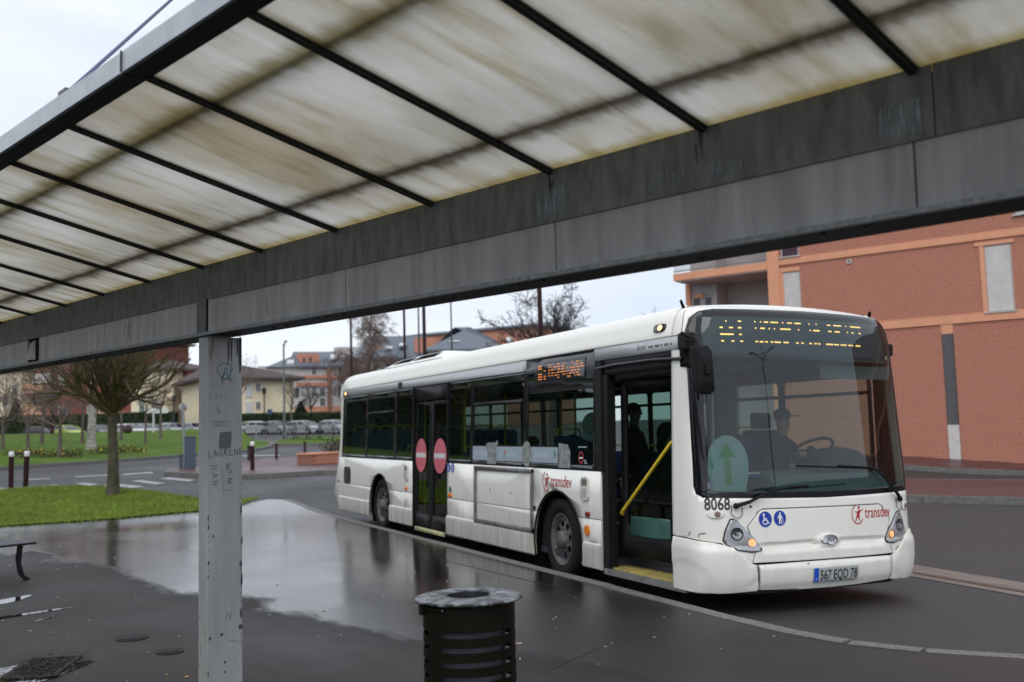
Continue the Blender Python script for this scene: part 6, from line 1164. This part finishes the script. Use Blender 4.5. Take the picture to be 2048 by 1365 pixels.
# planter
pl0 = gp(627, 930, .12); pl1 = gp(700, 925, .12)
PB = thing('brick_planter', 'low orange brick planter with a dark shrub just behind the bus', 'planter', (pl0.x, pl0.y, H(pl0.x, pl0.y)), math.atan2((pl1-pl0).y, (pl1-pl0).x))
hP = 30/1991*(pl0.dot(fw)); MB().b2((0, 0, 0), (2.6, .9, hP*.90)).build('wall', MORT, PB); bq = MB().box((0, 0, 0), (.21, .02, .055)).mesh('brick', BRK)
for r_ in range(int(hP*.9/.07)):
    for k in range(12):
        x = .11+k*.22+(.11 if r_ % 2 else 0)
        if x < 2.55: inst('brick', bq, PB, (x, -.004, .04+r_*.07))
MB().b2((-.03, -.04, hP*.90), (2.63, .94, hP)).build('coping', ORG, PB)
rg = random.Random(8); mb = MB(); 
for i in range(500): p = Vector((rg.uniform(.9, 2.4), rg.uniform(.1, .8), hP+abs(rg.gauss(0, .22)))); a = rg.uniform(0, 6); mb.add([p, p+Vector((math.cos(a)*.08, math.sin(a)*.08, .05)), p+Vector((math.cos(a+1)*.07, math.sin(a+1)*.07, .09))], [(0, 1, 2)])
mb.build('shrub', mat('dry shrub', (.09, .07, .05), .9, c2=(.04, .05, .03), scale=6), PB, kind='stuff')
# ------------------------------------------------------------------ street furniture
def bollard(px, pyb, pyt, label, white=True, m=MAROON, lean=0, grp=None):
    p = gp(px, pyb, .05); d = p.dot(fw)-0; h = (pyb-pyt)/FPX*(p-Vector((0, 0, CAMZ))).dot(fw); r = .065 if white else .06
    B_ = thing('bollard', label, 'bollard', p, 0, grp); B_.rotation_euler[0] = lean; hs = h*(.86 if white else 1)
    MB().lathe([(r*1.0, -.05), (r, hs), (0, hs)] if not white else [(r, -.05), (r, hs)], 16).build('shaft', m, B_)
    if white: MB().lathe([(r, hs), (r*1.02, hs+.002), (r*1.02, h-.02), (r*.8, h), (0, h)], 16).build('white_cap', mat('white bollard cap', (.75, .75, .75), .5), B_)
    else: MB().lathe([(r, hs), (r*1.15, hs+.01), (r*1.15, hs+.03), (0, hs+.05)], 12).build('cap', m, B_)
    return B_
g_ = 'maroon bollards along the pavement edges'
bollard(22, 975, 904, 'leftmost maroon bollard with white top standing upright', grp=g_); bollard(51, 978, 903, 'leaning maroon bollard with white top second from left', lean=R(-1.5), grp=g_); bollard(505, 945, 884, 'maroon bollard with white top right of the grey post', grp=g_)
bollard(498, 926, 894, 'short dark bollard half hidden beside the white topped one', False, grp=g_); bollard(553, 922, 890, 'plain dark bollard in the middle of the red paving edge', False, grp=g_); bollard(610, 919, 886, 'plain dark bollard nearest the brick planter', False, grp=g_)
def pole(px, d, h, r, m, label, kind='double', name='street_lamp', rt=.75, ang=0):
    x, y, z = ft(px, d); T = thing(name, label, 'street lamp', (x, y, z), math.atan2(UP.y, UP.x)+ang)
    MB().tube([(0, 0, -.2), (0, 0, h*.5), (0, 0, h)], [r, r*(1+rt)/2, r*rt], 12).build('pole', m, T); MB().lathe([(r*1.7, -.1), (r*1.7, .35), (r*1.1, .45)], 12).build('base', m, T)
    for sg in ((-1, 1) if kind == 'double' else (1,)):
        if kind == 'lantern':
            MB().lathe([(.05, h), (.16, h+.12), (.22, h+.5), (.12, h+.62), (.0, h+.72)], 8, smooth=False).build('lantern', DKGREY, T); break
        a = MB(); a.tube([(0, 0, h*.93), (sg*.5, 0, h*.965), (sg*1.3, 0, h*1.0)], [.035, .03, .028], 6).tube([(0, 0, h*.985), (sg*.6, 0, h*.985), (sg*1.1, 0, h*.995)], .018, 5); a.build('arm', m, T)
        MB().sphere((sg*1.55, 0, h*1.0), (.36, .14, .07), 10).build('lamp_head', DKGREY, T)
    return T
pole(705, 55, 11, .075, MAROON, 'maroon lamp pole rising above the rear corner of the bus'); pole(813, 48, 12, .07, MAROON, 'maroon pole over the bus roof left of a close pair of poles'); pole(842, 66, 12.5, .065, DKGREY, 'thin dark pole leaning beside the thicker maroon one over the bus'); pole(853, 42, 12, .085, MAROON, 'thick maroon pole at the right of the close pair over the bus'); pole(908, 62, 10.2, .06, DKGREY, 'thin dark pole in front of the slate hip roof', kind='single'); pole(1088, 36, 12, .10, MAROON, 'thickest maroon pole in front of the spreading bare tree')
pole(569, 76, 7.2, .085, mat('grey lamp paint', (.13, .14, .15), .5), 'grey lamp post with small head in front of the cream house', kind='single'); pole(529, 93, 3.6, .07, DKGREY, 'old style lantern post near the blue plate sign', kind='lantern'); pole(104, 72, 10, .16, MAROON, 'tall maroon lamp pole among the small trees on the mound'); pole(348, 90, 3.0, .09, DKGREY, 'old style lantern post by the red brick house', kind='lantern')
LA = thing('street_lamp', 'tall dark lamp with two outstretched arms mirrored in the windscreen', 'street lamp', (9.4, 15.0, 0), R(118)); 
MB().tube([(0, 0, 0), (0, 0, 7.6)], [.09, .045], 10).build('pole', DKGREY, LA)
for sg in (-1, 1): MB().tube([(0, 0, 6.55), (sg*.6, 0, 6.75), (sg*1.25, 0, 6.95)], .03, 6).tube([(0, 0, 6.8), (sg*.6, 0, 6.84), (sg*1.2, 0, 6.97)], .02, 6).build('arm', DKGREY, LA); MB().sphere((sg*1.45, 0, 7.0), (.34, .13, .07), 10).build('lamp_head', DKGREY, LA)
def sign(px, d, label, h, shape, m, w, hh, pm=STEEL, name='road_sign', yaw=0, r=.035, tilt=0):
    x, y, z = ft(px, d); z = max(z, 0); T = thing(name, label, 'road sign', (x, y, z), math.atan2(-x*0+UP.y, UP.x)*0+math.atan2(y, x)+R(90)+yaw); T.rotation_euler[1] = tilt
    MB().tube([(0, 0, -.2), (0, 0, h)], r, 8).build('post', pm, T); q = MB()
    if shape == 'round': q.lathe([(0, -.05), (w, -.05), (w, -.065), (0, -.07)], 24, (0, 0, h-w*.9), 'Y')
    elif shape == 'arrow': q.prism([(-w*.35, h-hh/2), (w*.55, h-hh/2), (w*.65, h), (w*.55, h+hh/2), (-w*.35, h+hh/2)], -.06, -.03, 'Y')
    else: q.b2((-w/2, -.06, h-hh), (w/2, -.03, h))
    q.build('plate', m, T); return T
d_ = gp(368, 936, .1).dot(fw)
def hz(px, d, py): return zpix(px, py, d).z-ft(px, d)[2]
sign(371, d_, 'round road sign on a slightly leaning grey pole seen from behind', hz(373, d_, 807), 'round', mat('sign back grey', (.34, .35, .36), .5), .22*d_/52, 0, mat('sign post grey', (.24, .25, .26), .5), tilt=R(2.4), r=.05)
sign(307, 72, 'white arrow shaped direction sign on a white post on the mound', hz(307, 72, 822), 'arrow', mat('white sign plate', (.6, .6, .6), .5), -1.7, .36, mat('white sign plate'), r=.06)
sign(255, 70, 'dark round sign seen from behind next to the pollarded trunk', hz(255, 70, 851), 'round', mat('dark sign back', (.05, .03, .03), .6), .33, 0, DKGREY)
sign(540, 90, 'small blue rectangular sign beside the lantern post', hz(540, 90, 819), 'rect', mat('blue sign plate', (.05, .09, .2), .5), .45, .45, DKGREY); sign(512, 62, 'thin grey marker post with white tip on the lawn corner', hz(512, 62, 846), 'rect', mat('white sign plate'), .09, .3, mat('sign post grey'))
BG = mat('blue grey cabinet', (.07, .10, .14), .5)
for px, d2, w, pyt, lb in ((380, d_-1, .28, 873, 'tall blue grey steel cabinet post on the refuge left of the grey post'), (362, d_-1, .10, 909, 'short blue grey post beside the round sign'), (373, d_, .09, 912, 'short blue grey post between sign pole and cabinet')):
    x, y, z = ft(px, d2); h_ = hz(px, d2, pyt); T = thing('steel_cabinet' if w > .2 else 'short_post', lb, 'cabinet' if w > .2 else 'post', (x, y, z+.12), .3); MB().b2((-w/2, -w/2, 0), (w/2, w/2, h_-.16)).build('body', BG, T, bevel=.01); MB().b2((-w*.56, -w*.56, h_-.158), (w*.56, w*.56, h_-.12)).build('cap', BG, T)
# black crossed barriers
bar = None; g_ = 'black crossed barriers at the grass corner'
fp = [(565, 66), (590, 65), (615, 64), (640, 63), (668, 62)]
for i, ((a, da), (b2, db_)) in enumerate(zip(fp, fp[1:])):
    A = Vector(ft(a+2, da)); B = Vector(ft(b2-2, db_)); T = thing('barrier', ['leftmost', 'second', 'third', 'rightmost'][i]+' black crossed metal barrier at the grass corner', 'barrier', A, math.atan2((B-A).y, (B-A).x), g_); L = (B-A).length; h_ = .95
    for x in (0, L): MB().tube([(x, 0, -.1), (x, 0, h_)], .035, 8).sphere((x, 0, h_+.03), .05, 8).build('post', DKGREY, T)
    MB().tube([(0, 0, h_*.85), (L, 0, h_*.85)], .022, 6).build('rail', DKGREY, T); MB().tube([(0, 0, h_*.15), (L, 0, h_*.15)], .022, 6).build('rail', DKGREY, T); MB().tube([(0, 0, h_*.15), (L, 0, h_*.85)], .016, 6).build('cross_bar', DKGREY, T); MB().tube([(0, 0, h_*.85), (L, 0, h_*.15)], .016, 6).build('cross_bar', DKGREY, T)
# ------------------------------------------------------------------ parked cars
def car(label, px, d, paint, hd, grp='cars parked in front of the hedge', van=0):
    x, y, z = ft(px, d); z -= .12; vw = math.atan2(-y, -x); T = thing('parked_car', label, 'car', (x, y, z), vw+R(hd), grp)
    T.scale = (.9, .9, .9); h = 1.44; NX = 17
    up_ = [(-2.0, .55), (-1.98, .92), (-1.85, 1.0), (-.0, 1.02), (.75, .98), (1.2, .94), (1.75, .80), (1.98, .62), (2.02, .40)]; cab_ = [(-1.88, 1.0), (-1.60, h-.10), (-1.1, h), (-.2, h-.01), (.25, h-.10), (1.0, .97)]
    b_ = MB(); wid = lambda x_: .86*(1-.10*max(0, (abs(x_)-1.2)/.9)**2)
    low = [(-1.98, .32), (2.0, .28)]; prof = up_; n = len(prof)
    vs = []
    for k, s_ in enumerate((-1, -.92, -.5, 0, .5, .92, 1)):
        for (px_, pz) in prof: e = abs(s_); vs.append((px_*(1-.03*e*e), s_*wid(px_), (pz-.05*(e > .95))))
        vs.append((2.0, s_*wid(2.0), .26)); vs.append((-1.98, s_*wid(2), .28))
    n2 = n+2; b_.add(vs, [(k*n2+i, k*n2+i+1, (k+1)*n2+i+1, (k+1)*n2+i) for k in range(6) for i in range(n2-1)], 0, True)
    for k in (0, 6): b_.add(vs[k*n2:(k+1)*n2], [tuple(range(n2))])
    b_.build('body', paint, T)
    def cabin(sc_, dz, m, nm, pts, inset):
        q = MB(); vs = []
        for s_ in (-1, -.9, 0, .9, 1):
            for (px_, pz) in pts: t = (pz-.98)/(h-.98); vs.append((px_, s_*(.80-.16*max(0, t))*sc_, pz+dz-(.03 if abs(s_) > .95 and t > .5 else 0)))
        m_ = len(pts); q.add(vs, [(k*m_+i, k*m_+i+1, (k+1)*m_+i+1, (k+1)*m_+i) for k in range(4) for i in range(m_-1)], 0, True); q.add(vs[:m_], [tuple(range(m_))]); q.add(vs[-m_:], [tuple(range(m_))]); return q.build(nm, m, T)
    cabin(1, 0, MATS['car window'] if 'car window' in MATS else mat('car window', (.02, .025, .03), .08, var=0), 'windows', cab_, 0); cabin(1.0, .012, paint, 'car_roof', [(-1.66, h-.13), (-1.1, h), (-.2, h-.01), (.22, h-.10)], 0)
    for s_ in (-1, 1):
        for a, c_ in (((.98, .985), (.25, h-.09)), ((-.35, 1.0), (-.35, h-.03)), ((-1.86, 1.0), (-1.60, h-.09))): MB().tube([(a[0], s_*.80, a[1]), (c_[0], s_*.665, c_[1])], .035, 5).build('window_pillar', paint, T)
        MB().sphere((1.80, s_*.62, .70), (.18, .16, .075), 10).build('headlight', mat('car headlight', (.5, .52, .55), .15, metal=.6, var=0), T); MB().sphere((.72, s_*.93, 1.02), (.07, .10, .07), 8).build('wing_mirror', paint, T); MB().sphere((-1.93, s_*.68, .85), (.06, .12, .10), 8).build('tail_light', REDR, T)
        for wx in (-1.25, 1.28): w = MB(); w.lathe([(.18, .0), (.30, .0), (.315, .03), (.315, .17), (0, .17)], 18, (wx, s_*.86, .31), 'Y') if s_ < 0 else w.lathe([(.18, .0), (.30, .0), (.315, -.03), (.315, -.17), (0, -.17)], 18, (wx, s_*.86, .31), 'Y'); wo_ = w.build('wheel', TYRE, T); MB().lathe([(0, -.01*-s_), (.17, .0), (.19, -.01*s_)], 14, (wx, s_*.862, .31), 'Y').build('rim', STEEL, wo_)
    MB().b2((1.93, -.5, .36), (2.045, .5, .50)).build('grille', BLK, T); MB().b2((2.03, -.26, .42), (2.055, .26, .53)).build('number_plate', PLATE, T)
CP = lambda n, c=(0, 0, 0): mat(n, c, .3, metal=.2, var=.03, coat=.5)
car('bright lime green car parked on the left before the hedge', 136, 86, CP('lime car paint', (.42, .50, .06)), 28); car('dark grey car half hidden right of the birch trunk', 204, 90, CP('dark grey car paint', (.12, .13, .15)), 20); car('white car nosing out right of the pollarded trunk', 262, 88, CP('white car paint', (.6, .61, .62)), 35); car('pale silver car below the arrow sign', 296, 90, CP('silver car paint', (.33, .35, .37)), 30); car('silver car before the red brick house', 346, 89, CP('bright silver car paint', (.36, .38, .40)), 25); car('silver car showing its front just left of the grey post', 392, 89, CP('silver car paint'), 25)
car('white car just right of the grey post before the cream house', 496, 88, CP('white car paint'), -50); car('dark silver hatchback behind the grey lamp post', 560, 88, CP('grey car paint', (.28, .29, .31)), 30); car('bright silver car behind the crossed barriers', 611, 86, CP('bright silver car paint'), 42); car('silver car half hidden by the back corner of the bus', 672, 85, CP('silver car paint'), 35); car('dark car in shade before the hedge left of the maroon pole', 86, 92, CP('black car paint', (.03, .03, .035)), 40)
# ------------------------------------------------------------------ people in the bus
SKIN = mat('skin', (.42, .25, .17), .6, var=.05); HAIR = mat('dark hair', (.02, .015, .012), .8)
BR = Matrix.Rotation(-TILT, 3, 'X')
def person(label, lx, ly, lz, face, coat, hair='short', hcol=HAIR, lean=0, name='person', hands=None, stand=False):
    loc = Vector((-7.6, 5.3, 0))+BR@Vector((lx, ly, lz)); T = thing(name, label, 'person', loc, face)
    hp = Vector((0, 0, .12)); hl = .95 if not stand else 0
    ch = Vector((.03+lean*.35, 0, .50)); nk = Vector((.04+lean*.5, 0, .60)); hd = nk+Vector((.03, 0, .17))
    V = []; E_ = []; Rr = []
    def v(p, r, par=None): V.append(tuple(p)); Rr.append(r); 
    def chain(pts, par):
        for p, r in pts: V.append(tuple(p)); Rr.append(r); E_.append((par, len(V)-1)); par = len(V)-1
        return par
    v(hp, (.16, .13)); a = chain([(hp+Vector((.01, 0, .18)), (.15, .11)), (ch, (.17, .12)), (nk, (.055, .055)), (nk+Vector((.01, 0, .06)), (.055, .06)), (hd+Vector((0, 0, -.03)), (.075, .085)), (hd+Vector((-.01, 0, .05)), (.07, .085)), (hd+Vector((-.01, 0, .10)), (.045, .055))], 0)
    hh_ = hands or (.36, .20)
    for s_ in (-1, 1):
        chain([(ch+Vector((0, s_*.17, .0)), (.065, .065)), (ch+Vector((.06, s_*.22, -.24)), (.048, .048)), (ch+Vector((hh_[0], s_*.14, -.50+hh_[1])), (.033, .033)), (ch+Vector((hh_[0]+.10, s_*.13, -.50+hh_[1])), (.034, .022)), (ch+Vector((hh_[0]+.16, s_*.12, -.51+hh_[1])), (.020, .014))], 2)
        if stand: chain([(hp+Vector((0, s_*.10, -.08)), (.09, .09)), (hp+Vector((.02, s_*.10, -.45)), (.062, .062)), (hp+Vector((0, s_*.10, -.85)), (.045, .045)), (hp+Vector((.12, s_*.10, -.89)), (.04, .03))], 0)
        else: chain([(hp+Vector((.10, s_*.10, .0)), (.09, .085)), (hp+Vector((.45, s_*.11, .02)), (.068, .065)), (hp+Vector((.44, s_*.11, -.38)), (.045, .045)), (hp+Vector((.57, s_*.11, -.43)), (.04, .03))], 0)
    me = bpy.data.meshes.new('body'); me.from_pydata(V, E_, []); o = bpy.data.objects.new('body', me); col.objects.link(o)
    mo = o.modifiers.new('s', 'SKIN'); mo.use_smooth_shade = True; ss = o.modifiers.new('d', 'SUBSURF'); ss.levels = 1; ss.render_levels = 1
    for i, r in enumerate(Rr): me.skin_vertices[0].data[i].radius = r
    me.skin_vertices[0].data[0].use_root = True
    dg = bpy.context.evaluated_depsgraph_get(); dg.update(); m2 = bpy.data.meshes.new_from_object(o.evaluated_get(dg)); bpy.data.objects.remove(o); bpy.data.meshes.remove(me)
    m2.materials.clear(); m2.materials.append(coat); m2.materials.append(SKIN); m2.materials.append(DKGREY)
    for p in m2.polygons:
        c = p.center; p.use_smooth = True; p.material_index = 1 if (c.z > nk.z+.02 or (c.x > ch.x+hh_[0]+.04 and abs(c.y) < .22 and c.z < ch.z)) else (2 if c.z < .0 or (c.x > .2 and c.z < .2) else 0)
    bo = bpy.data.objects.new('body', m2); col.objects.link(bo); bo.parent = T
    MB().sphere(hd+Vector((.083, 0, .0)), (.020, .013, .022), 6).build('nose', SKIN, T)
    for s_ in (-1, 1): MB().sphere(hd+Vector((.068, s_*.032, .035)), .011, 6).build('eye', BLKP, T); MB().sphere(hd+Vector((-.01, s_*.082, .01)), (.02, .012, .03), 6).build('ear', SKIN, T)
    MB().sphere(hd+Vector((.074, 0, -.045)), (.01, .026, .007), 6).build('mouth', mat('lips', (.3, .12, .1), .5), T)
    q = MB()
    if hair == 'hood': q.sphere(hd+Vector((-.025, 0, .01)), (.125, .115, .15), 14).tube([hd+Vector((-.05, 0, -.14)), hd+Vector((-.02, 0, -.08))], [.13, .11], 12)
    elif hair == 'cap': q.sphere(hd+Vector((-.01, 0, .07)), (.10, .095, .075), 12).box(hd+Vector((.12, 0, .055)), (.12, .14, .014))
    elif hair == 'long': q.sphere(hd+Vector((-.035, 0, .02)), (.105, .11, .135), 12).sphere(hd+Vector((-.06, 0, -.10)), (.08, .11, .12), 12)
    else: q.sphere(hd+Vector((-.022, 0, .05)), (.095, .09, .09), 12)
    q.build('hood' if hair == 'hood' else 'cap' if hair == 'cap' else 'hair', hcol, T); return T
CL = lambda n, c=(0, 0, 0): mat(n, c, .85, var=.15)
FZ = .33+.40
person('man in dark teal jacket sitting at the rearmost bus window', -11.1, .42, FZ+.38, R(-15), CL('teal jacket', (.03, .07, .08)), 'short')
person('passenger in a grey hood by the window next to the front door', -2.55, .42, FZ+.24, R(10), CL('dark blue coat', (.015, .025, .045)), 'hood', CL('grey hood cloth', (.32, .36, .38)))
person('dark clothed passenger seen through the middle bus window', -4.5, .6, FZ, R(20), CL('black coat', (.012, .012, .014)), 'short'); person('passenger with dark hair low behind the window stickers', -3.7, .8, FZ, R(0), CL('brown coat', (.05, .03, .02)), 'long')
person('standing passenger in a black coat beyond the side display', -3.0, 1.25, .33+.80, R(30), CL('black coat'), 'short', stand=True)
person('passenger in profile seen through the glass of the open door', -2.6, BWD-.42, FZ+.24, R(-10), CL('grey coat', (.06, .065, .07)), 'short'); person('woman with bushy dark hair sitting behind the left of the windscreen', -1.5, .75, FZ+.12, R(0), CL('black coat'), 'long')
person('bus driver in dark jacket and cap leaning over the wheel', -1.15, 1.90, 1.0, R(0), CL('navy driver jacket', (.015, .018, .03)), 'cap', CL('black cap', (.01, .01, .012)), lean=.28, hands=(.30, .30))
person('passenger behind the rear door glass looking forward', -8.2, .8, FZ+.3, R(0), CL('grey coat'), 'short')
# ------------------------------------------------------------------ unseen evergreens, added to darken the bus window reflections and the near side
def screen(label, x0, y0, x1, y1, h, n, seed):
    A, B = Vector((x0, y0, 0)), Vector((x1, y1, 0)); d = (B-A).normalized(); nn_ = Vector((-d.y, d.x, 0)); L = (B-A).length
    top = lambda t: h*(1+.30*mnoise.noise(Vector((t*L*.16, seed, 0)))+.12*mnoise.noise(Vector((t*L*.6, seed, 3))))
    def shp(rg): t = rg.random(); q = A+d*(t*L); z = H(q.x, q.y)+rg.random()**.8*top(t); return q+nn_*rg.uniform(-1.2, 1.2)+Vector((0, 0, z)), None
    def core(mb):
        vs = []
        for i in range(41):
            q = A+d*(L*i/40); z0 = H(q.x, q.y)-.3; hh = top(i/40)*.86
            for s_, z in ((-1, 0), (-1, hh*.8), (0, hh), (1, hh*.8), (1, 0)): v = q+nn_*.9*s_; vs.append((v.x, v.y, z0+z))
        mb.add(vs, [(5*i+k, 5*i+k+1, 5*i+k+6, 5*i+k+5) for i in range(40) for k in range(4)])
    leafy('added_evergreens', label, 'trees', shp, n, CON, seed, .4, core, 'stuff')
screen('unseen dark evergreen belt left of the view, added to darken the bus windows', -50, -13, 8, -19, 5.5, 5000, 21); screen('unseen evergreens beyond the left edge, added to darken the rear bus windows', -84, -6.2, -50, -12.6, 7.0, 3500, 22)
